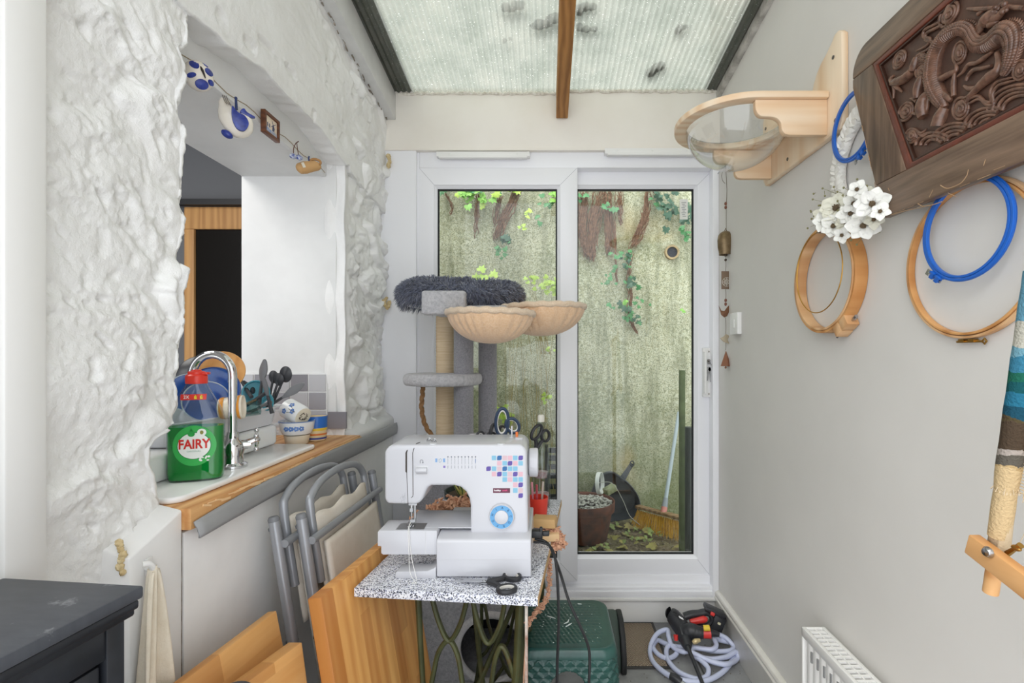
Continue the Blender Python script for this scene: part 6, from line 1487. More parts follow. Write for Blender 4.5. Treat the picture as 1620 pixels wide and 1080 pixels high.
def swirl(cx, cy, rx, ry, rot, tail=None):
    for k, (q, rr0) in enumerate(((1.0, 15), (.66, 13), (.30, 12))):
        pts = []
        for j in range(17):
            a = 2 * pi * j / 16; x, y = rx * q * cos(a), ry * q * sin(a); pts.append((cx + x * cos(rot) - y * sin(rot), cy + x * sin(rot) + y * cos(rot)))
        add(carve(pts, [rr0] * 17, .003 + .003 * k, sub=2, seg=8))
    mb.ball(zq(cx, cy, .004), (.006, rad(rx * .9, cx), rad(ry * .8, cx)), 14, 8)
    if tail:
        for off in (-14, 14): add(carve([(x + off * .7, y + off) for x, y in tail], [12] + [16] * (len(tail) - 2) + [7], .004, seg=8))
for args in ((480, 545, 44, 88, .45), (930, 130, 62, 130, .55, [(870, 210), (790, 250), (720, 290), (710, 350), (770, 370), (740, 430), (640, 480)]), (1030, 480, 56, 105, .25), (690, 650, 62, 70, .3), (690, 535, 55, 42, .1), (540, 1020, 56, 90, .5), (1040, 990, 70, 100, .2, [(1110, 930), (1200, 890), (1270, 940), (1330, 940), (1320, 850), (1370, 770), (1450, 740), (1530, 720)]), (1585, 640, 62, 90, .3), (590, 1240, 50, 66, .4, [(640, 1200), (690, 1230), (740, 1190)])):
    mb = MB(); swirl(*args); mq = mirrored(mb, .74); part('carved_cloud', mb, M_CARVH, pn, True, smooth=60)
    if mq.f: part('carved_cloud', mq, M_CARVH, pn, True, smooth=60)
mb = MB()
for cx, cy, r0, n_ in ((1617, 1010, 330, 4), (1330, 1170, 260, 4), (1010, 1290, 230, 4), (800, 1330, 170, 3)):
    for k in range(n_):
        r = r0 - k * 46; pts = [(cx + r * cos(a) * 1.0, cy + r * .72 * sin(a)) for a in [pi + pi * j / 14 for j in range(15)]]
        pts = [p for p in pts if p[0] < 1900]
        seg = [p for p in pts if True]
        ok = []
        for p in seg:
            w = zq(*p); lo = 1.672 + .02; up = w.y < 1.031 + (w.z - 1.672) * .37 - .02
            if w.z > lo and up: ok.append(p)
        if len(ok) > 3: add(carve(ok, [17] * len(ok), .002 + .001 * (k % 2), sub=3, seg=8))
mb.merge(mirrored(mb, .76)); part('carved_waves', mb, M_CARVH, pn, True, smooth=60)

# ---- wind chime in the corner
wc_ = thing('wind_chime', 'rusty wind chime with a bell, plaques and birds hanging in the corner by the door', 'wind chime', P(1148, 262, 2.17))
M_STR = plain('chime_string', '#6b5d4c', .8); M_RUST = plain('rust_metal', '#8a6248', .6, .4, var=(60, '#6d4a36', .8)); M_BRZ = plain('bronze', '#8b775a', .4, .7, var=(40, '#6d5b42', .8))
def C(px, py): return P(px, py, 2.17)
mb = MB(); mb.tube([C(1148, 264), C(1150, 300), C(1149, 330), C(1149, 368)], .0012, 6, sub=3); mb.tube([C(1148, 264), C(1142, 275), C(1143, 285), C(1147, 290)], .001, 6, sub=4)
for a, b in ((404, 430), (457, 475), (502, 535), (540, 554), (578, 583)): mb.tube([C(1148, a), C(1148.5, (a + b) / 2), C(1148, b)], .0011, 6)
part('string', mb, M_STR, wc_, True)
mb = MB(); mb.lathe([(.0, .050), (.010, .052), (.022, .046), (.032, .034), (.036, .010), (.034, -.022), (.029, -.047), (.030, -.054), (.027, -.054), (.024, -.03), (0, .0)], Matrix.Translation(C(1148, 384)), 32, sy=.8); mb.tube([C(1146, 366), C(1148, 361), C(1150, 366)], .002, 6); part('bell', mb, M_BRZ, wc_, True)
mb = MB(); mb.ball(C(1148, 403), .008, 10, 7); mb.ball(C(1148, 411), .006, 10, 7); part('clapper', mb, plain('chime_dark', '#4a3b2c', .6), wc_, True)
mb = MB()
for y in (322, 328, 475, 481): mb.ball(C(1148, y), (.006, .006, .008), 10, 7)
part('bead', mb, plain('bead_brown', '#7b4a38', .5), wc_, True)
mb = MB(); c = C(1149.5, 443); mb.obox(c, (.047, .003, .080)); pq = part('plaque', mb, plain('plaque_brown', '#7f6a58', .6, .3), wc_, True, bevel=.001)
mb = MB(); c = C(1149.5, 446) - V((0, .003, 0))
for rr_ in (.0195, .011, .004): mb.tube([c + V((rr_ * cos(2 * pi * k / 24), 0, rr_ * sin(2 * pi * k / 24))) for k in range(24)], .0014, 6, closed=True)
for k in range(8): a = pi * k / 4; mb.cyl(c + V((.004 * cos(a), 0, .004 * sin(a))), c + V((.0195 * cos(a), 0, .0195 * sin(a))), .0013, n=6)
part('rosette', mb, plain('plaque_silver', '#cdc8bd', .4, .6), pq, True)
mb = MB(); mb.prism([(C(x, y).x, C(x, y).z) for x, y in ((1137, 483), (1141, 491), (1146, 492), (1150, 486), (1153, 483), (1154, 487), (1153, 494), (1150, 500), (1146, 502), (1141, 498))], 2.168, 2.172, U=V((1, 0, 0)), W=V((0, 0, 1)), N=V((0, 1, 0))); part('bird_plate', mb, M_RUST, wc_, True, bevel=.001)
mb = MB(); mb.prism([(C(x, y).x, C(x, y).z) for x, y in ((1139, 535), (1145, 532), (1148, 528), (1154, 531), (1151, 537), (1154, 544), (1148, 542), (1144, 540))], 2.168, 2.172, U=V((1, 0, 0)), W=V((0, 0, 1)), N=V((0, 1, 0))); part('bird_plate', mb, plain('pale_metal', '#b3a68f', .5, .4), wc_, True, bevel=.001)
mb = MB(); mb.lathe([(.001, .034), (.024, -.034), (.021, -.034), (0, .028)], Matrix.Translation(C(1148.5, 567)), 4); mb.ball(C(1148, 581), .005, 8, 6); part('pyramid_bell', mb, plain('copper_worn', '#95664e', .5, .4), wc_, True)
mb = MB(); p = C(1148, 263); mb.tube([p, p + V((0, .05, .01)), p + V((0, .097, .004))], .003, 8); part('hook', mb, M_STEEL, wc_, True)
# keys in the lock
kb = thing('key_bunch', 'bunch of keys on a blue tag hanging from the sliding door handle', 'keys', P(1121.5, 572, 2.32))
K = lambda px, py, Y=2.314: P(px, py, Y)
mb = MB(); mb.lathe([(0, 0), (.012, 0), (.012, .003), (0, .003)], aim(K(1121.5, 572), (0, 1, 0)), 20); mb.box(K(1121.5, 572).x - .0025, K(1121.5, 572).x + .0025, 2.314, 2.327, K(0, 573).z - .001, K(0, 571).z + .001); part('key', mb, M_STEEL, kb, True)
mb = MB(); mb.tube([K(1122 + 4 * cos(a), 580 + 7 * sin(a), 2.312) for a in [2 * pi * k / 20 for k in range(20)]], .0012, 6, closed=True); part('ring', mb, M_STEEL, kb, True)
for x0, y0, x1, y1 in ((1121, 584, 1119, 602), (1124, 584, 1124, 604)):
    mb = MB(); a, b = K(x0, y0, 2.311), K(x1, y1, 2.311); mb.lathe([(0, 0), (.011, 0), (.011, .0022), (0, .0022)], aim(a, (0, -1, 0)), 16); mb.bar(a, b, .0055, .0022, up=V((0, 1, 0))); part('key', mb, M_STEEL, kb, True)
mb = MB(); mb.bar(K(1127, 587, 2.311), K(1132, 601, 2.311), .008, .003, up=V((0, 1, 0))); part('tag', mb, plain('tag_blue', '#39476f', .5), kb, True, bevel=.001)
# switch plate
sw = thing('wall_switch', 'small white spur switch on the wall beside the wind chime', 'switch', (.8165, 2.064, 1.41))
mb = MB(); mb.box(-.020, 0, -.042, .042, -.046, .046); part('plate', mb, M_GLOSSW, sw, bevel=.003)
mb = MB(); mb.box(-.0225, -.0195, -.012, .012, -.018, .018); part('rocker', mb, M_GLOSSW, sw, bevel=.001)

# ---- radiator
rd = thing('radiator', 'white panel radiator with a grilled top on the wall below the tapestry frame', 'radiator', (.77, 1.0, .10))
y0, y1, z0, z1, xf, xb = .55, 1.392, .10, .497, .735, .800
mb = MB()
n = 26
for k in range(n):
    a = y0 + .02 + (y1 - y0 - .04) * k / n; w = (y1 - y0 - .04) / n
    mb.prism([(a, xf + .004), (a + w * .25, xf), (a + w * .75, xf), (a + w, xf + .004), (a + w, xf + .012), (a, xf + .012)], z0, z1 - .012, U=V((0, 1, 0)), W=V((1, 0, 0)), N=V((0, 0, 1)))
for k in range(n):
    a = y0 + .03 + (y1 - y0 - .05) * k / n; mb.box(xf - .0008, xf + .006, a, a + .005, z1 - .075, z1 - .045, 1)
part('front_panel', mb, [M_GLOSSW, plain('slot_grey', '#8d8d8d', .6)], rd, True)
mb = MB(); mb.box(xf - .002, xf + .010, y0, y1, z1 - .028, z1); mb.box(xb - .012, xb, y0, y1, z0, z1); mb.box(xf - .002, xb, y1 - .008, y1, z0, z1 - .0005); mb.box(xf - .002, xb, y0, y0 + .008, z0, z1 - .0005); part('casing', mb, M_GLOSSW, rd, True, bevel=.003)
mb = MB(); m_ = 44
for k in range(m_):
    a = y0 + .012 + (y1 - y0 - .024) * k / m_; mb.box(xf + .010, xb - .012, a, a + (y1 - y0) / m_ * .45, z1 - .006, z1 - .0008)
mb.box(xf + .029, xf + .033, y0 + .01, y1 - .01, z1 - .006, z1 - .0006); part('top_grille', mb, M_GLOSSW, rd, True)
mb = MB(); mb.box(xf + .012, xb - .012, y0 + .01, y1 - .01, z0 + .02, z1 - .05); part('convector', mb, plain('radiator_inside', '#6e6e6e', .7), rd, True)
mb = MB()
for y in (y0 + .1, y1 - .1): mb.box(xb, XR, y - .02, y + .02, z0 + .05, z1 - .06)
part('wall_bracket', mb, M_GLOSSW, rd, True)
mb = MB()
for y in (y0 + .03, y1 - .03): mb.cyl((xf + .03, y, .0), (xf + .03, y, z0 + .03), .008, n=12)
part('pipe', mb, M_GLOSSW, rd, True)

# ---- tapestry scroll frame at the edge
tf = thing('tapestry_frame', 'wooden scroll frame with a teal and brown tapestry rolled on it', 'tapestry frame', (.60, .55, .98))
M_FRM = wood('frame_beech', '#c78a4f', '#e3b27b', 'Y', .8, .45)
A, B = V((.622, .672, .985)), V((.612, .606, 1.36)); ax = (B - A).normalized()
mb = MB(); mb.tube([A - ax * .040, A + ax * .52], .0092, 18); part('roller', mb, M_FRM, tf, True)
def barm(off):
    p0 = PX(1541, 862, .600); d = (PX(1620, 922, .600 + .0) - p0); d.normalize(); return p0, d
p0, d = barm(0)
mb = MB(); mb.bar(p0 - d * .004, p0 + d * .42, .016, .030, up=V((0, 0, 1))); part('side_bar', mb, M_FRM, tf, True, bevel=.002)
mb = MB(); mb.bar(p0 + d * .08 + V((.0, -.03, .44)), p0 + d * .42 + V((.0, -.03, .44)), .016, .030, up=V((0, 0, 1))); part('side_bar', mb, M_FRM, tf, True, bevel=.002)
q = PX(1563.5, 873, .590); mb = MB(); mb.lathe([(0, .006), (.005, .005), (.0075, .001), (.0075, 0), (0, 0)], aim(q, (-1, -.15, 0)), 18); part('bolt', mb, M_STEEL, tf, True)
mb = MB(); w_ = PX(1594, 868, .617); mb.tube([w_ + V((0, 0, -.006)), w_ + V((0, -.01, .004)), w_ + V((0, -.018, .012))], [.004, .003, .004], 8); mb.ball(w_ + V((0, -.012, .006)), (.004, .007, .004), 10, 6); part('wing_nut', mb, M_BRASS, tf, True)
def m_tap():
    t = NT('tapestry_wool'); tc = t.n('ShaderNodeTexCoord'); sp_ = t.n('ShaderNodeSeparateXYZ'); t.l(tc.outputs['Object'], sp_.inputs[0]); v = t.coord()
    nz = t.noise(t.coord((1, 1, 3)), 18, 4, .6); z = t.math('ADD', sp_.outputs[2], t.math('MULTIPLY', t.math('SUBTRACT', nz, .5), .030))
    st = [(.0, '#c7ae86'), (.150, '#b79d72'), (.152, '#5f5a52'), (.166, '#5c564c'), (.1665, '#a59b93'), (.176, '#4d4034'), (.214, '#544a34'), (.216, '#204a5c'), (.232, '#2a6a84'), (.250, '#1c5258'), (.262, '#22604f'), (.278, '#3a7690'), (.296, '#6c98a8'), (.306, '#b5b2a6'), (.34, '#5f8fa4')]
    c = t.ramp(t.math('MULTIPLY', z, 2.5), [(p * 2.5, c_) for p, c_ in st], 'CONSTANT')
    k = t.n('ShaderNodeTexChecker'); t.l(t.coord((1, 1, 1)), k.inputs[0]); k.inputs['Scale'].default_value = 500
    n2 = t.noise(v, 260, 2); c = t.mix(t.ramp(n2, [(.4, '#404040'), (.6, '#000000')]), c, '#1c2422')
    t.bsdf(c, .95, 0, t.bump(n2, .9, .003), .1); return t.m
mb = MB(); mb.tube([A + ax * (.045 + .36 * k / 16) for k in range(17)], [.0122 + .0012 * (k > 3) + .0003 * (k % 3) for k in range(17)], 24); part('rolled_tapestry', mb, m_tap(), tf, True)
M_CANVN = plain('canvas_mesh', '#c9b596', .9, bump=(400, .6))
mb = MB(); mb.tube([A + ax * .020, A + ax * .075, A + ax * .12], [.0102, .0106, .0120], 20)
def flap(i, j):
    t_ = j / 9; a = -2.4 + 2.6 * i / 11; r = .0108 + .005 * (1 - t_) * i / 11; u = V((1, 0, 0)); w = ax.cross(u).normalized()
    return A + ax * (.016 + .10 * t_ + .012 * sin(i * .7) * (1 - t_)) + (u * cos(a) + w * sin(a)) * r
mb.grid(12, 10, flap); part('canvas_flap', mb, M_CANVN, tf, True, solid=.0012, smooth=180)
mb = MB()   # open mesh canvas stretched away from the roller
cA, cB = A + ax * .115 + V((.006, -.004, 0)), A + ax * .20 + V((.006, -.004, 0))
for k in range(20): p = cA.lerp(cB, k / 19); mb.tube([p, p + V((.01, -.16, -.02 - .0004 * k))], .0008, 4)
for k in range(24): p = cA + V((.0006 * k, -.0066 * k, -.0008 * k)); mb.tube([p - ax * .006, p + (cB - cA)], .0008, 4)
part('mesh_canvas', mb, M_CANVN, tf, True)
mb = MB()
for k in range(14): p = cA + V((.0006 * k, -.008 * k, 0)) ; mb.tube([p, p - ax * R.uniform(.006, .016) + V((0, R.uniform(-.004, .004), 0))], .0006, 4)
for k in range(10): a = 2 * pi * k / 10 + 2; p = A + ax * .118 + V((.0125 * cos(a), .0125 * sin(a), 0)); mb.tube([p, p - ax * R.uniform(.004, .010) + V((.003 * cos(a), .003 * sin(a), 0))], .0006, 4)
mb.tube([A + ax * .11 + V((0, -.03, 0)), A + ax * .07 + V((0, -.034, 0)), A + ax * .04 + V((0, -.026, 0))], .0005, 4, sub=4); part('frayed_thread', mb, M_CANVN, tf, True, kind='stuff')
mb = MB(); mb.bar((.62, .30, 0), (.62, .30, 1.42), .03, .03, up=V((1, 0, 0))); mb.bar((.47, .30, .015), (.77, .30, .015), .03, .03); part('stand', mb, M_FRM, tf, True, bevel=.003)
mb = MB(); mb.tube([A + V((.0, -.34, -.04)), B + V((.0, -.34, .06))], .0135, 18); part('roller', mb, M_FRM, tf, True)
# ------------------------------------------------------------------ things on the floor
st = thing('plastic_stool', 'dark green plastic stool with a woven pattern top and scalloped sides', 'stool', (.057, 1.49, 0))
M_GRN = plain('green_plastic', '#1a403c', .32, var=(12, '#2a5a52', .6), spec=.6); M_PAINTSP = plain('paint_specks', '#dfe6e4', .5)
def sq(a, t, e=5.0):
    c, s_ = cos(t), sin(t); return (abs(c) ** (2 / e)) * (1 if c >= 0 else -1) * a, (abs(s_) ** (2 / e)) * (1 if s_ >= 0 else -1) * a
nu = 360
def per(i):      # even spacing round a rounded square
    t = 8.0 * i / nu; k = int(t) % 8
    return t
rr_out = rrect(-1, 1, -1, 1, .30, 24)
def resample(pl, n):
    P_ = [V((a, b, 0)) for a, b in pl]; P_.append(P_[0]); L = [0]
    for a, b in zip(P_, P_[1:]): L.append(L[-1] + (b - a).length)
    out = []; j = 0
    for k in range(n):
        d = L[-1] * k / n
        while L[j + 1] < d: j += 1
        out.append(P_[j].lerp(P_[j + 1], (d - L[j]) / max(1e-9, L[j + 1] - L[j])))
    return out
RR = resample(rr_out, nu)
def tri(x): x = x - floor(x); return 1 - abs(2 * x - 1)
def top_f(i, j):
    q = j / 40; p = RR[i]; s_ = .128 * q; x, y = p.x * s_, p.y * s_
    h = .0016 * (abs(sin(pi * (x * 75 + y * 30))) ** 1.5) * (abs(sin(pi * y * 62)) ** .6) if q < .86 else 0
    return V((x, y, .455 + h))
mb = MB(); mb.grid(nu, 41, top_f, closed_u=True); part('top', mb, M_GRN, st, smooth=60)
mb = MB(); rim = [(.127, .4545), (.132, .4555), (.138, .452), (.142, .445), (.1445, .434), (.1445, .428), (.141, .427)]
mb.grid(nu, len(rim), lambda i, j: V((RR[i].x * rim[j][0] * (1 + .002 * (1 if i % 6 < 4 else 0) * (j in (3, 4, 5))), RR[i].y * rim[j][0] * (1 + .002 * (1 if i % 6 < 4 else 0) * (j in (3, 4, 5))), rim[j][1])), closed_u=True); part('rim', mb, M_GRN, st, smooth=60)
nv = 150; L_ = .142 * 7.5
def skirt(i, j):
    z = .427 * (1 - j / (nv - 1)); w = .140 + .030 * (1 - z / .427); u = i / nu * L_
    row = z / .0165; r = floor(row); fr = row - r; cu = (u / .0295 + .5 * (r % 2)); du = (cu - floor(cu) - .5) * 2
    e = fr - (1 - abs(du)) * .8; h = .0030 * (math.exp(-(e / .16) ** 2)) + .0016 * (e < 0)
    k = 1 + h / w; return V((RR[i].x * w * k, RR[i].y * w * k, z))
def arch(i, j):
    z = .427 * (1 - (j + .5) / (nv - 1)); p = RR[i]; t = p.x if abs(p.y) > abs(p.x) else p.y
    if max(abs(p.x), abs(p.y)) < .96: return False
    w = .46 if z < .30 else .46 * sqrt(max(0, 1 - ((z - .30) / .098) ** 2)); return abs(t) < w
mb = MB(); mb.grid(nu, nv, skirt, skip=arch, closed_u=True); part('legs', mb, M_GRN, st, solid=.003, smooth=50)
mb = MB()
for pts in ([(-.055, .03), (-.045, .024), (-.030, .016)], [(-.005, -.015), (.008, -.004), (.012, .012)], [(.0, -.03), (.012, -.018), (.020, -.01)], [(.045, .105), (.058, .102)]):
    mb.tube([V((a, b, .4572)) for a, b in pts], [.0012] + [.0022] * (len(pts) - 2) + [.001], 6)
for k in range(46): x, y = R.uniform(-.11, .11), R.uniform(-.11, .11); mb.ball((x, y, .4572), (R.uniform(.0008, .0026), R.uniform(.0008, .0022), .0006), 7, 4)
part('paint_speck', mb, M_PAINTSP, st, kind='stuff')
t = thing('black_shoe', 'black shoe with a ribbed sole standing on edge between the green stool and the doormat', 'shoe', (.285, 2.03, 0))
mb = MB(); mb.prism([(-.11, .004), (.09, .004), (.105, .03), (.10, .10), (.085, .165), (.04, .19), (-.02, .185), (-.08, .14), (-.115, .06)], .012, .034, U=V((0, 1, 0)), W=V((0, 0, 1)), N=V((1, 0, 0))); part('sole', mb, plain('black_rubber_sole', '#1d1e20', .55, bump=(70, .6)), t, bevel=.006)
mb = MB(); mb.prism([(-.105, .006), (.085, .006), (.098, .03), (.09, .10), (.07, .17), (.03, .195), (-.02, .18), (-.07, .13), (-.105, .06)], -.07, .014, U=V((0, 1, 0)), W=V((0, 0, 1)), N=V((1, 0, 0))); part('upper', mb, plain('shoe_upper', '#3d4a44', .6, bump=(90, .3)), t, bevel=.014)
# doormat
def m_mat():
    t = NT('woven_mat'); v = t.coord((1, 1, 1), (0, 0, .6)); w = t.n('ShaderNodeTexWave', wave_type='BANDS', bands_direction='X'); t.l(v, w.inputs[0]); w.inputs['Scale'].default_value = 55; w.inputs['Distortion'].default_value = 1.2
    w2 = t.n('ShaderNodeTexWave', wave_type='BANDS', bands_direction='Y'); t.l(v, w2.inputs[0]); w2.inputs['Scale'].default_value = 38; w2.inputs['Distortion'].default_value = 1
    h = t.math('MULTIPLY', w.outputs['Fac'], w2.outputs['Fac']); n = t.noise(v, 60, 3)
    c = t.mix(t.ramp(h, [(.15, '#000000'), (.55, '#ffffff')]), '#77695a', '#c9b8a3'); c = t.mix(t.ramp(n, [(.62, '#000000'), (.72, '#808080')]), c, '#c9bda9')
    t.bsdf(c, .95, 0, t.bump(h, .8, .004), .1); return t.m
dm = thing('doormat', 'brown woven doormat lying at the foot of the sliding door', 'doormat', (.21, 2.13, 0))
mb = MB(); mb.box(-.25, .283, -.155, .158, .001, .009); part('pile', mb, m_mat(), dm, bevel=.002)
mb = MB(); mb.ring_prism([(-.262, -.166), (.295, -.166), (.295, .168), (-.262, .168)], [(-.25, -.155), (.283, -.155), (.283, .158), (-.25, .158)], .0005, .007, U=V((1, 0, 0)), W=V((0, 1, 0)), N=V((0, 0, 1))); part('border', mb, plain('mat_border', '#3e3c3a', .7), dm)
# hose and pressure washer
Z5 = lambda zx, zy, z: PZ(1010 + zx / 7.714, 940 + zy / 7.714, z)
hs = thing('hose_coil', 'pale lilac hose loosely coiled on the floor under the pressure washer', 'hose', (.62, 2.05, 0))
loops = [[(985, 490, .055), (1080, 540, .05), (1160, 640, .03), (1100, 690, .03), (900, 690, .03), (700, 650, .04), (560, 700, .035), (420, 640, .03), (370, 520, .05), (350, 430, .06), (230, 480, .05), (150, 620, .02), (150, 760, .012), (230, 880, .012), (400, 1000, .012), (620, 1060, .012), (830, 1050, .012), (1010, 960, .012), (1130, 830, .012), (1180, 700, .014), (1140, 600, .03), (1000, 560, .04), (930, 540, .06), (950, 620, .05), (900, 670, .045), (760, 660, .04), (640, 640, .04), (480, 640, .03), (330, 600, .02), (230, 560, .015), (180, 640, .012), (240, 730, .012), (350, 780, .012), (450, 740, .012), (470, 660, .03), (380, 620, .03), (340, 700, .02), (380, 830, .012), (500, 950, .012), (700, 1030, .012), (830, 1000, .012), (850, 900, .02), (760, 800, .03), (660, 740, .03), (740, 760, .03), (900, 790, .03), (1080, 760, .028), (1190, 700, .03), (1200, 790, .012), (1080, 850, .03), (930, 830, .03), (780, 770, .035), (640, 700, .05)]]
for lp in loops:
    mb = MB(); mb.tube([Z5(x, y, z + .004) for x, y, z in lp], .0098, 12, sub=7); part('hose', mb, plain('lilac_hose', '#c3c9e2', .35, spec=.5), hs, True)
pw = thing('pressure_washer', 'black and red cordless pressure washer gun lying on the hose coil', 'power tool', (.62, 2.06, .03))
M_TOOL = plain('tool_black', '#25262a', .45, var=(30, '#34353a', .6)); M_REDP = plain('tool_red', '#d93a35', .35)
def Q(zx, zy, Y): return P(1010 + zx / 7.714, 940 + zy / 7.714, Y)
mb = MB(); mb.tube([Q(380, 225, 2.17), Q(420, 260, 2.16), Q(480, 340, 2.13), Q(540, 430, 2.10), Q(570, 520, 2.07), Q(588, 580, 2.04)], [.024, .033, .036, .036, .032, .022], 20, sub=5); bdy = part('body', mb, M_TOOL, pw, True)
mb = MB(); mb.tube([Q(350, 215, 2.175), Q(368, 222, 2.17)], [.018, .025], 18); mb.tube([Q(420, 212, 2.13), Q(470, 228, 2.12), Q(520, 290, 2.10)], [.003, .004, .003], 6, sub=3); part('end_cap', mb, plain('tool_dark', '#18191c', .4), bdy, True)
mb = MB()
for k in range(3): mb.bar(Q(495 + k * 18, 262 + k * 10, 2.092), Q(512 + k * 18, 290 + k * 10, 2.088), .004, .002, up=V((0, 1, 0)))
part('lettering', mb, plain('tool_print', '#e7e7e7', .5), bdy, True)
mb = MB(); mb.tube([Q(560, 470, 2.08), Q(640, 440, 2.07), Q(720, 460, 2.06), Q(790, 470, 2.055)], [.032, .030, .026, .022], 18, sub=6, prof=lambda k, n_, i: 1 + .04 * (i % 3 == 0)); part('pump', mb, M_TOOL, pw, True)
mb = MB(); mb.tube([Q(785, 468, 2.055), Q(880, 470, 2.05)], .0215, 18); part('collar', mb, M_REDP, pw, True)
mb = MB(); mb.tube([Q(795, 410, 2.035), Q(870, 408, 2.03)], .012, 12); part('warning_label', mb, plain('label_yellow2', '#e0c233', .5), pw, True)
mb = MB(); mb.tube([Q(880, 472, 2.05), Q(920, 475, 2.048), Q(960, 482, 2.045), Q(990, 492, 2.04)], [.016, .014, .012, .008], 14); part('connector', mb, M_TOOL, pw, True)
mb = MB(); mb.tube([Q(560, 270, 2.15), Q(650, 240, 2.15), Q(740, 230, 2.15), Q(820, 215, 2.15), Q(850, 230, 2.15)], [.020, .019, .018, .018, .016], 14, sub=5, flat=.8); mb.tube([Q(600, 385, 2.14), Q(720, 385, 2.14), Q(830, 375, 2.14), Q(890, 320, 2.14), Q(880, 260, 2.14), Q(820, 205, 2.145)], .010, 10, sub=5); part('handle', mb, M_TOOL, pw, True)
mb = MB(); mb.tube([Q(630, 335, 2.125), Q(700, 325, 2.125), Q(800, 305, 2.125), Q(830, 315, 2.125)], [.010, .013, .015, .010], 12, sub=4); part('trigger', mb, M_REDP, pw, True)
c = Q(965, 330, 2.16); rot = Matrix.Rotation(radians(22), 3, 'Y') @ Matrix.Rotation(radians(-8), 3, 'Z')
mb = MB(); mb.obox(c + V((-.005, 0, -.006)), (.055, .060, .085), rot); bt2 = part('battery', mb, M_TOOL, pw, True, bevel=.008)
mb = MB(); mb.obox(Q(925, 195, 2.155), (.092, .058, .018), rot); part('battery_plate', mb, M_TOOL, pw, True, bevel=.005)
mb = MB(); mb.obox(Q(905, 238, 2.115), (.018, .012, .014), rot); part('release_button', mb, M_REDP, pw, True, bevel=.003)
mb = MB(); mb.obox(Q(985, 355, 2.118), (.012, .006, .008), rot); part('sticker', mb, plain('sticker_cream', '#d9d3b5', .5), pw, True)
mb = MB(); mb.tube([Q(455, 495, 2.05), Q(460, 560, 2.045)], [.010, .008], 10); part('lock_button', mb, M_REDP, pw, True)
mb = MB(); mb.tube([Q(575, 560, 2.04), Q(590, 610, 2.02), Q(600, 650, 2.0)], [.022, .021, .015], 18, prof=lambda k, n_, i: 1 + .05 * (k % 2)); ln = [Q(600, 640, 2.0), Q(680, 830, 1.93), Q(780, 1080, 1.85), Q(900, 1400, 1.78)]; mb.tube(ln, [.0085, .0075, .0075, .0075], 12); part('lance', mb, M_TOOL, pw, True)
mb = MB(); mb.tube([Q(665, 590, 2.02), Q(700, 570, 2.02), Q(755, 555, 2.02)], [.008, .011, .006], 12, sub=4); part('brass_nozzle', mb, plain('pale_brass', '#c9b58a', .4, .5), pw, True)
t = thing('hose_nozzle', 'dark hose end poking up in front of the hose coil at the bottom', 'hose end', PZ(1066, 1076, .0)); mb = MB()
o_ = PZ(1066, 1076, .012); mb.tube([o_ + V((-.012, .01, .012)), o_ + V((.004, 0, .010)), o_ + V((.024, -.015, .002))], [.013, .016, .014], 14); part('collar', mb, M_TOOL, t, True)
mb = MB(); mb.tube([o_ + V((.024, -.015, .002)), o_ + V((.04, -.03, .0))], [.010, .008], 12); part('tip', mb, M_STEEL, t, True)
# grit on the floor
mb = MB()
for k in range(120):
    px, py = R.uniform(985, 1180), R.uniform(985, 1078); p = PZ(px, py, 0)
    if p.x < .78 and p.y < 2.28: mb.ball(p + V((0, 0, .002)), (R.uniform(.001, .0035), R.uniform(.001, .003), .0018), 6, 4)
solo('floor_grit', mb, plain('grit', '#77716a', .9), 'grit scattered on the floor tiles around the hose', 'grit', kind='stuff')
# dark round pan edge low at the frame's foot beside the boards
t = thing('pan_lid', 'dark grey round lid edge in front of the leaning boards at the bottom', 'lid', aim(P(366, 1116, .80), (.15, -.5, .85)))
mb = MB(); mb.lathe([(0, .012), (.02, .010), (.034, .004), (.038, 0), (.036, -.004), (0, -.004)], n=36); part('disc', mb, plain('lid_grey', '#4d4a4b', .35, .3), t)
mb = MB(); mb.cyl((0, 0, .012), (0, 0, .022), .006, n=14); part('grip', mb, M_BLKP, t)

# ------------------------------------------------------------------ the yard
ZG = .155
def m_terra(): return plain('terracotta', '#6f3d28', .8, var=(14, '#40281c', .9), bump=(60, .3))
pt = thing('terracotta_pot', 'wide terracotta pot of white gravel outside the sliding pane', 'plant pot', (.235, 2.97, ZG))
mb = MB(); mb.lathe([(0, 0), (.135, 0), (.165, .165), (.166, .17), (.180, .172), (.183, .230), (.172, .230), (.162, .19), (0, .19)], n=56); part('pot', mb, m_terra(), pt, bevel=.003)
mb = MB()
for k in range(420):
    a, r = R.uniform(0, 2 * pi), .162 * sqrt(R.random()); mb.ball((r * cos(a), r * sin(a), .205 + R.uniform(0, .016) + .02 * (1 - r / .16)), (R.uniform(.006, .012), R.uniform(.005, .010), R.uniform(.004, .008)), 7, 5, rot=Matrix.Rotation(R.uniform(0, 3), 3, 'Z'))
part('gravel', mb, plain('white_gravel', '#d6d4cc', .8, var=(40, '#8f8c85', .9)), pt, kind='stuff')
mb = MB(); mb.lathe([(0, .19), (.165, .19)], n=40, cap=False); part('soil', mb, plain('soil2', '#3f372c', .95), pt)
wring = MB(); c = P(949, 764, 2.95); wring.lathe([(.062, -.012), (.066, -.012), (.066, .012), (.062, .012), (.062, -.012)], aim(c, (.93, -.35, .08)), 44, cap=False, sx=1.0)
solo('white_ring', wring, plain('white_ring_plastic', '#e4e6e4', .4), 'white plastic ring standing on edge in the gravel of the terracotta pot', 'ring')
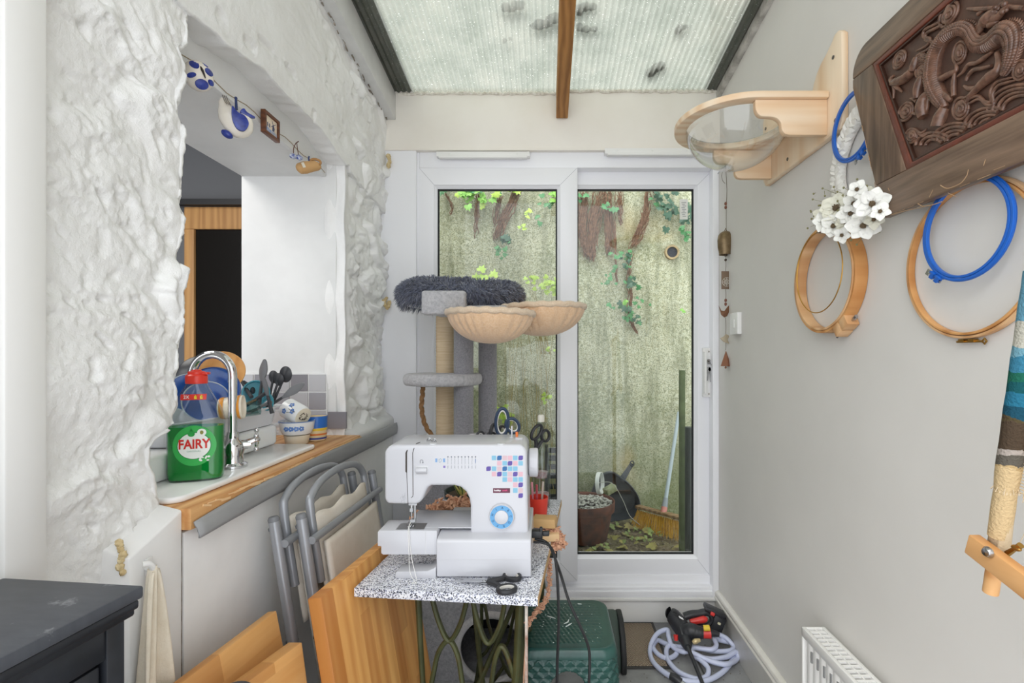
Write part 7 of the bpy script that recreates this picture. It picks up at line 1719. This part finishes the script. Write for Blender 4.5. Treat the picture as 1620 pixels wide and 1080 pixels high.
mb = MB(); mb.obox(P(965, 774, 2.93), (.075, .05, .04), Matrix.Rotation(.5, 3, 'Z') @ Matrix.Rotation(-.35, 3, 'Y')); solo('stone_block', mb, plain('mossy_stone', '#9aa07f', .9, var=(30, '#6f7556', .9), bump=(50, .5)), 'mossy stone block on the rim of the terracotta pot', 'stone', bevel=.006)
mb = MB(); mb.tube([P(945, 764, 2.9), P(968, 764, 2.88), P(985, 790, 2.88), P(996, 815, 2.88), P(1012, 830, 2.9)], .0022, 6, sub=6); mb.tube([P(918, 803, 2.8), P(940, 801, 2.78), P(962, 799, 2.78)], .003, 6, sub=4); solo('garden_wire', mb, plain('wire_grey', '#a7a79e', .5), 'pale wire curling over the terracotta pot to the ground', 'wire')
dp = thing('dustpan', 'large black dustpan leaning on the mossy wall behind the pot', 'dustpan', P(972, 812, 3.25))
Yd = 3.22; O2 = [(930, 806), (934, 780), (944, 757), (955, 747), (968, 745), (980, 752), (993, 762), (1004, 776), (1009, 790), (1007, 802), (997, 812), (965, 818), (940, 816)]
pl = sp2([(Xat(x, Yd), Zat(y, Yd)) for x, y in O2], 5, True)
M_DP = plain('dustpan_black', '#23272d', .5, var=(12, '#333a42', .7))
cxd = sum(a for a, b in pl) / len(pl); czd = sum(b for a, b in pl) / len(pl)
mb = MB(); n = len(pl); vs = []
for k, y in ((1.0, Yd - .07), (1.03, Yd - .068), (1.03, Yd - .03), (.93, Yd + .03), (.0, Yd + .035), (.0, Yd + .03), (.90, Yd + .024), (.97, Yd - .03)): vs += [V((cxd + (a - cxd) * k, y + .05 * (b - czd), czd + (b - czd) * k)) for a, b in pl]
fs = []
for r in range(8):
    for i in range(n): j = (i + 1) % n; r2 = (r + 1) % 8; fs.append((r * n + i, r * n + j, r2 * n + j, r2 * n + i))
mb.add(vs, fs); part('pan', mb, M_DP, dp, True, smooth=60)
mb = MB(); a, b = P(983, 760, Yd - .05), P(1000, 733, Yd - .02); mb.tube([a, a.lerp(b, .5), b], [.022, .017, .014], 12, flat=.5, up=(0, 1, 0)); mb.tube([P(1000 + 3 * cos(q), 733 + 4 * sin(q), Yd - .03) for q in [2 * pi * k / 14 for k in range(14)]], .004, 6, closed=True); part('handle', mb, M_DP, dp, True)
bm_ = thing('broom', 'yard broom with yellow bristles and a grey handle leaning on the mossy wall', 'broom', P(1050, 830, 3.0))
A, B = P(1008, 804, 3.14), P(1082, 824, 2.86); d = (B - A).normalized()
mb = MB(); mb.bar(A + V((0, 0, .014)), B + V((0, 0, .014)), .045, .018); part('head', mb, wood('broom_head', '#6b5238', '#9a7d5a', 'X', 1, .8), bm_, True, bevel=.004)
mb = MB(); dn = V((-.12, -.06, -1)).normalized()
for k in range(21):
    for q in range(3):
        c = A.lerp(B, (k + .5) / 21) + V((0, (q - 1) * .014, -.010)); tip = c + dn * .115 + d * ((k - 10) * .003 + R.uniform(-.004, .004)) + V((R.uniform(-.004, .004), (q - 1) * .016, 0))
        for w in range(5): o = V((R.uniform(-.004, .004), R.uniform(-.004, .004), 0)); mb.tube([c + o * .6, tip + o * 1.3 + V((0, 0, R.uniform(0, .02)))], [.0016, .0011], 5)
part('bristles', mb, plain('yellow_bristle', '#dfae3c', .6, var=(60, '#b98724', .8)), bm_, True)
m_ = A.lerp(B, .58); top_ = P(1074, 652, 3.36)
mb = MB(); mb.tube([m_ + (top_ - m_) * .05, top_], .0125, 12); part('handle', mb, plain('handle_grey', '#98a3a8', .4), bm_, True)
mb = MB(); mb.tube([m_ + V((0, 0, .005)), m_ + (top_ - m_) * .07], .019, 12); part('socket', mb, plain('socket_pink', '#b9766c', .5), bm_, True)
mb = MB(); mb.tube([m_ + (top_ - m_) * .07, m_ + (top_ - m_) * .15], [.020, .015], 12); part('ferrule', mb, plain('ferrule_grey', '#7d8388', .4), bm_, True)
mb = MB(); mb.obox(V((Xat(1079, 2.72), 2.72, .66)), (.030, .03, 1.06)); solo('garden_post', mb, plain('post_green', '#66714d', .8, var=(20, '#4f5a3c', .9)), 'mossy green post outside beside the door frame', 'post', bevel=.003)
mb = MB(); mb.cyl((Xat(1090, 2.66), 2.66, .12), (Xat(1090, 2.66), 2.66, .88), .022, n=20); solo('drain_pipe', mb, plain('pipe_dark', '#3a3f3e', .5), 'dark upright pipe outside between the green post and the door frame', 'pipe')
pr_ = thing('wall_pipe', 'clay pipe end set in the mossy wall', 'pipe', P(1063, 399, 3.405))
c = P(1063, 399, 3.40); mb = MB(); mb.lathe([(.037, -.02), (.037, .012), (.050, .014), (.050, -.02)], aim(c, (0, -1, 0)), 36, cap=False); part('collar', mb, plain('clay', '#b09a78', .8, var=(40, '#8f7b5a', .8)), pr_, True)
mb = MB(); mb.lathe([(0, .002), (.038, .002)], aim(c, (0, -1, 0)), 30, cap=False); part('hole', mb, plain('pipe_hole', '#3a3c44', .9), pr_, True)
# ivy
M_IVYS = plain('ivy_stem', '#8a6650', .9, var=(50, '#5a4030', .9), bump=(80, .6)); M_LEAFS = [plain('ivy_leaf_' + str(k), c, .45, var=(30, c2, .7)) for k, (c, c2) in enumerate((('#4d8a52', '#2f6a40'), ('#8cc04e', '#5f9a3e'), ('#3a5f47', '#28473a'), ('#bfd65a', '#8fb83e')))]
def ivy_leaf(mb, c, nrm, up, s_):
    M = aim(c, nrm, up); o = [(0, -.1), (.30, -.28), (.52, .0), (.36, .20), (.40, .52), (.14, .48), (0, .9), (-.14, .48), (-.40, .52), (-.36, .20), (-.52, .0), (-.30, -.28)]
    ctr = M @ V((0, .2 * s_, .06 * s_)); vs = [ctr] + [M @ V((a * s_, b * s_, -.08 * s_ * abs(a))) for a, b in o]; n = len(o)
    mb.add(vs, [(0, 1 + k, 1 + (k + 1) % n) for k in range(n)])
def leaves(mb, pts, n, spread, size, Y=3.37):
    for k in range(n):
        px, py = pts[R.randrange(len(pts))]; c = P(px + R.gauss(0, spread), py + R.gauss(0, spread), Y - R.uniform(0, .06)); ivy_leaf(mb, c, V((R.uniform(-.6, .6), -1, R.uniform(-.1, .9))), V((R.uniform(-1, 1), .1, R.uniform(-1, .4))), size * R.uniform(.6, 1.3))
def roots(mb, path, w0, w1, n, Y=3.40):
    p = sp([(a, b, 0) for a, b in path], 10); N_ = len(p)
    for k in range(n):
        off = R.gauss(0, 1); a = R.randrange(0, max(1, N_ // 2)); b = min(N_ - 1, a + R.randrange(N_ // 3, N_)); pts = []
        for i in range(a, b + 1, 2):
            q = i / N_; w = w0 + (w1 - w0) * q; pts.append(P(p[i].x + off * w + R.gauss(0, 1.0), p[i].y + R.gauss(0, 1.5), Y - .008 - R.random() * .02))
        if len(pts) > 2: mb.tube(pts, [R.uniform(.0018, .0042)] * (len(pts) - 1) + [.001], 5)
def ivy(label, stems, lv):
    t = thing('ivy', label, 'ivy', P(*(stems[0][0][-1] if stems else lv[0][0][0]), 3.38), group=None)
    mb = MB()
    for path, w0, w1, n in stems: roots(mb, path, w0, w1, n)
    if stems: part('stems', mb, M_IVYS, t, True, smooth=180)
    for pts, n, spread, size, mat in lv: mb = MB(); leaves(mb, pts, n, spread, size); part('leaves', mb, M_LEAFS[mat], t, True, kind='stuff')
ivy('slanting ivy stem with brown roots behind the furry bed pane, green at its tip', [([(822, 292), (806, 325), (792, 355), (783, 380)], 5, 3, 46), ([(792, 298), (786, 330), (783, 355)], 4, 2, 20), ([(757, 300), (755, 340), (752, 378)], 3, 1, 16)], [([(790, 385), (786, 398), (800, 380)], 10, 5, .036, 0), ([(802, 378)], 6, 4, .05, 2)])
ivy('bright leaves overhanging the top of the wall in the pane by the cat tree', [([(700, 300), (715, 325), (712, 340)], 2, 1, 5)], [([(722, 302), (735, 308), (758, 310), (768, 316)], 18, 6, .05, 1), ([(785, 300), (815, 298), (755, 320), (722, 308)], 14, 5, .05, 3), ([(745, 303), (765, 300), (700, 299)], 14, 8, .05, 0)])
ivy('pale green sprigs on the wall near the middle stile of the door', [], [([(835, 332), (828, 337), (842, 336), (822, 358)], 7, 4, .036, 3), ([(858, 318), (868, 320), (855, 345), (848, 358)], 10, 6, .036, 0), ([(875, 300), (880, 308)], 10, 5, .05, 1)])
ivy('thick brown mass of dead ivy roots hanging beside the middle stile', [([(925, 296), (922, 330), (921, 370), (930, 408)], 5, 4, 60), ([(950, 296), (940, 340), (936, 380), (936, 412)], 5, 3, 60), ([(960, 300), (962, 350), (962, 405)], 4, 2, 44), ([(980, 296), (980, 330), (982, 356)], 3, 1, 18)], [([(955, 325), (972, 332), (920, 312)], 8, 5, .05, 0)])
ivy('long ivy trailing down the middle of the sliding pane to a leafy clump', [([(1025, 296), (1022, 335), (1012, 365), (1000, 392)], 3, 4, 40), ([(1000, 392), (996, 430), (998, 470), (996, 500), (1010, 530)], 2, 1, 14), ([(970, 345), (974, 400), (976, 450)], 1.5, 1, 8)], [([(975, 400), (992, 402), (980, 425), (962, 440), (973, 436), (995, 435), (960, 448), (1003, 452)], 24, 6, .034, 0), ([(985, 485), (1000, 480), (995, 495), (1010, 482), (1003, 505)], 20, 7, .038, 0), ([(988, 490), (1004, 500), (1000, 410), (992, 415), (1000, 445)], 18, 8, .042, 2), ([(986, 482)], 4, 5, .035, 1)])
ivy('dark foliage hanging over the wall behind the white glass sticker', [([(1030, 300), (1045, 312)], 2, 1, 4)], [([(1035, 310), (1050, 306), (1042, 320), (1060, 330), (1072, 335), (1088, 345), (1070, 345)], 34, 9, .05, 2), ([(1045, 308), (1085, 375), (1092, 372), (1080, 385), (1086, 310)], 9, 6, .04, 0), ([(1082, 495)], 2, 4, .04, 1)])
# dry stems and shoots growing up the wall
gs = thing('dry_stems', 'tall dry weed stems standing outside behind the cat tree', 'weeds', (0, 3.0, ZG))
mb = MB()
for k in range(26):
    x0 = R.uniform(805, 885); y0 = R.uniform(770, 810); x1 = x0 + R.uniform(-40, 25); y1 = R.uniform(470, 640); Y = R.uniform(2.8, 3.25)
    mb.tube([P(x0, y0, Y), P((x0 + x1) / 2 + R.uniform(-8, 8), (y0 + y1) / 2, Y), P(x1, y1, Y + .1)], [.0022, .0016, .0008], 5, sub=4)
for k in range(14):
    x0 = R.uniform(838, 882); mb.tube([P(x0, 560, 3.1), P(x0 - R.uniform(0, 30), R.uniform(430, 480), 3.15)], [.0018, .0007], 5)
part('stem', mb, plain('dry_stem', '#a4925c', .9, var=(20, '#7c6f47', .8)), gs, True, kind='stuff')
mb = MB()
for px, py, n, s_ in ((760, 434, 5, .06), (868, 448, 14, .035), (880, 460, 14, .035), (845, 445, 8, .03), (865, 625, 5, .03), (872, 550, 5, .02), (800, 660, 8, .04), (790, 650, 8, .04)):
    for k in range(n): ivy_leaf(mb, P(px + R.gauss(0, 8), py + R.gauss(0, 5), 3.0), V((R.uniform(-.5, .5), -1, R.uniform(0, .8))), V((R.uniform(-1, 1), 0, R.uniform(-1, 1))), s_)
part('leaves', mb, M_LEAFS[3], gs, True, kind='stuff')
# fallen leaves
mb = MB()
for k in range(230):
    x, y = R.uniform(-.55, 1.05), R.uniform(2.5, 3.3); ivy_leaf(mb, V((x, y, ZG + R.uniform(.004, .03))), V((R.uniform(-.5, .5), R.uniform(-.5, .3), 1)), V((R.uniform(-1, 1), R.uniform(-1, 1), 0)), R.uniform(.025, .065))
solo('fallen_leaves', mb, plain('dead_leaf', '#7f7049', .8, var=(9, '#a9a45e', 1.0)), 'dead leaves littering the yard ground outside the door', 'leaves', kind='stuff')
mb = MB()
for px, py in ((1000, 846), (958, 838), (1012, 855), (990, 850), (1040, 848), (955, 862), (1030, 842)):
    for k in range(4): p = PZ(px + R.gauss(0, 9), py + R.gauss(0, 4), ZG + .02); ivy_leaf(mb, p + V((0, 0, R.uniform(0, .03))), V((R.uniform(-.8, .8), R.uniform(-.8, .2), 1)), V((R.uniform(-1, 1), R.uniform(-1, 1), 0)), R.uniform(.02, .04))
solo('weed_clumps', mb, plain('weed_olive', '#8d9a5c', .7, var=(30, '#6b7a45', .8)), 'small green weeds growing in the leaf litter outside', 'weeds', kind='stuff')
mb = MB()
for k in range(500):
    x, y = R.uniform(-.6, 1.1), R.uniform(2.46, 3.38); mb.ball((x, y, ZG + R.uniform(0, .012)), (R.uniform(.003, .010), R.uniform(.003, .008), R.uniform(.003, .006)), 6, 4)
for px, py in ((969, 839), (1040, 862)): mb.ball(PZ(px, py, ZG + .015), .010, 8, 6)
solo('yard_gravel', mb, plain('stone_bits', '#8b8171', .9, var=(30, '#5a5145', .9)), 'small stones strewn over the yard ground', 'gravel', kind='stuff')
# black crate in the yard by the middle stile
cr = thing('garden_crate', 'black slatted crate outside beside the middle stile of the door', 'crate', (.0, 2.75, ZG))
x0, x1, y0, y1 = Xat(862, 2.75), Xat(905, 2.75), 2.72, 2.95; mb = MB()
for z in (.22, .34, .46, .58, .68): mb.box(x0, x1, y0, y0 + .012, z, z + .03); mb.box(x0, x0 + .012, y0, y1, z, z + .03); mb.box(x0, x1, y1 - .012, y1, z, z + .03)
part('slats', mb, plain('crate_black', '#24272a', .6), cr, True)
for x in (x0, x1 - .02):
    for y in (y0 - .004, y1 - .016): mb = MB(); mb.box(x, x + .02, y, y + .02, ZG, .73); part('post', mb, plain('crate_black', '#24272a', .6), cr, True)
# ------------------------------------------------------------------ light and camera
w = bpy.data.worlds.new('overcast'); SC.world = w; w.use_nodes = True
nt = w.node_tree; nt.nodes.clear()
out = nt.nodes.new('ShaderNodeOutputWorld'); bg = nt.nodes.new('ShaderNodeBackground')
bg.inputs[0].default_value = (.93, .965, 1.0, 1); bg.inputs[1].default_value = 1.2
nt.links.new(bg.outputs[0], out.inputs[0])
sun = bpy.data.lights.new('overcast_sun', 'SUN'); sun.energy = 1.25; sun.angle = radians(50); sun.color = (1, .98, .94)
so = bpy.data.objects.new('overcast_sun', sun); COL.objects.link(so); so.rotation_euler = (radians(30), radians(-24), 0)
kl = bpy.data.lights.new('kitchen_fill_light', 'AREA'); kl.energy = 9; kl.size = .9; kl.color = (1, .97, .92)  # unseen area lamp added to brighten the hatch and sink, not a known fitting
ko = bpy.data.objects.new('kitchen_fill_light', kl); COL.objects.link(ko); ko.location = (-1.95, 1.1, 2.6)
cam = bpy.data.cameras.new('camera'); co = bpy.data.objects.new('camera', cam); COL.objects.link(co)
co.location = (0, 0, HC); co.rotation_euler = (pi / 2, 0, 0)
cam.sensor_width = 36; cam.sensor_fit = 'HORIZONTAL'; cam.lens = F / 1620 * 36; cam.clip_start = .02
cam.shift_x = -(CX - 810) / 1620; cam.shift_y = (CY - 540) / 1620
SC.camera = co
SC.view_settings.view_transform = 'Standard'; SC.view_settings.look = 'None'; SC.view_settings.gamma = 1
SC.view_settings.exposure = 1.02; SC.view_settings.use_curve_mapping = False
SC.cycles.use_denoising = True
SC.cycles.max_bounces = 10; SC.cycles.transparent_max_bounces = 24
SC.cycles.sample_clamp_indirect = 6
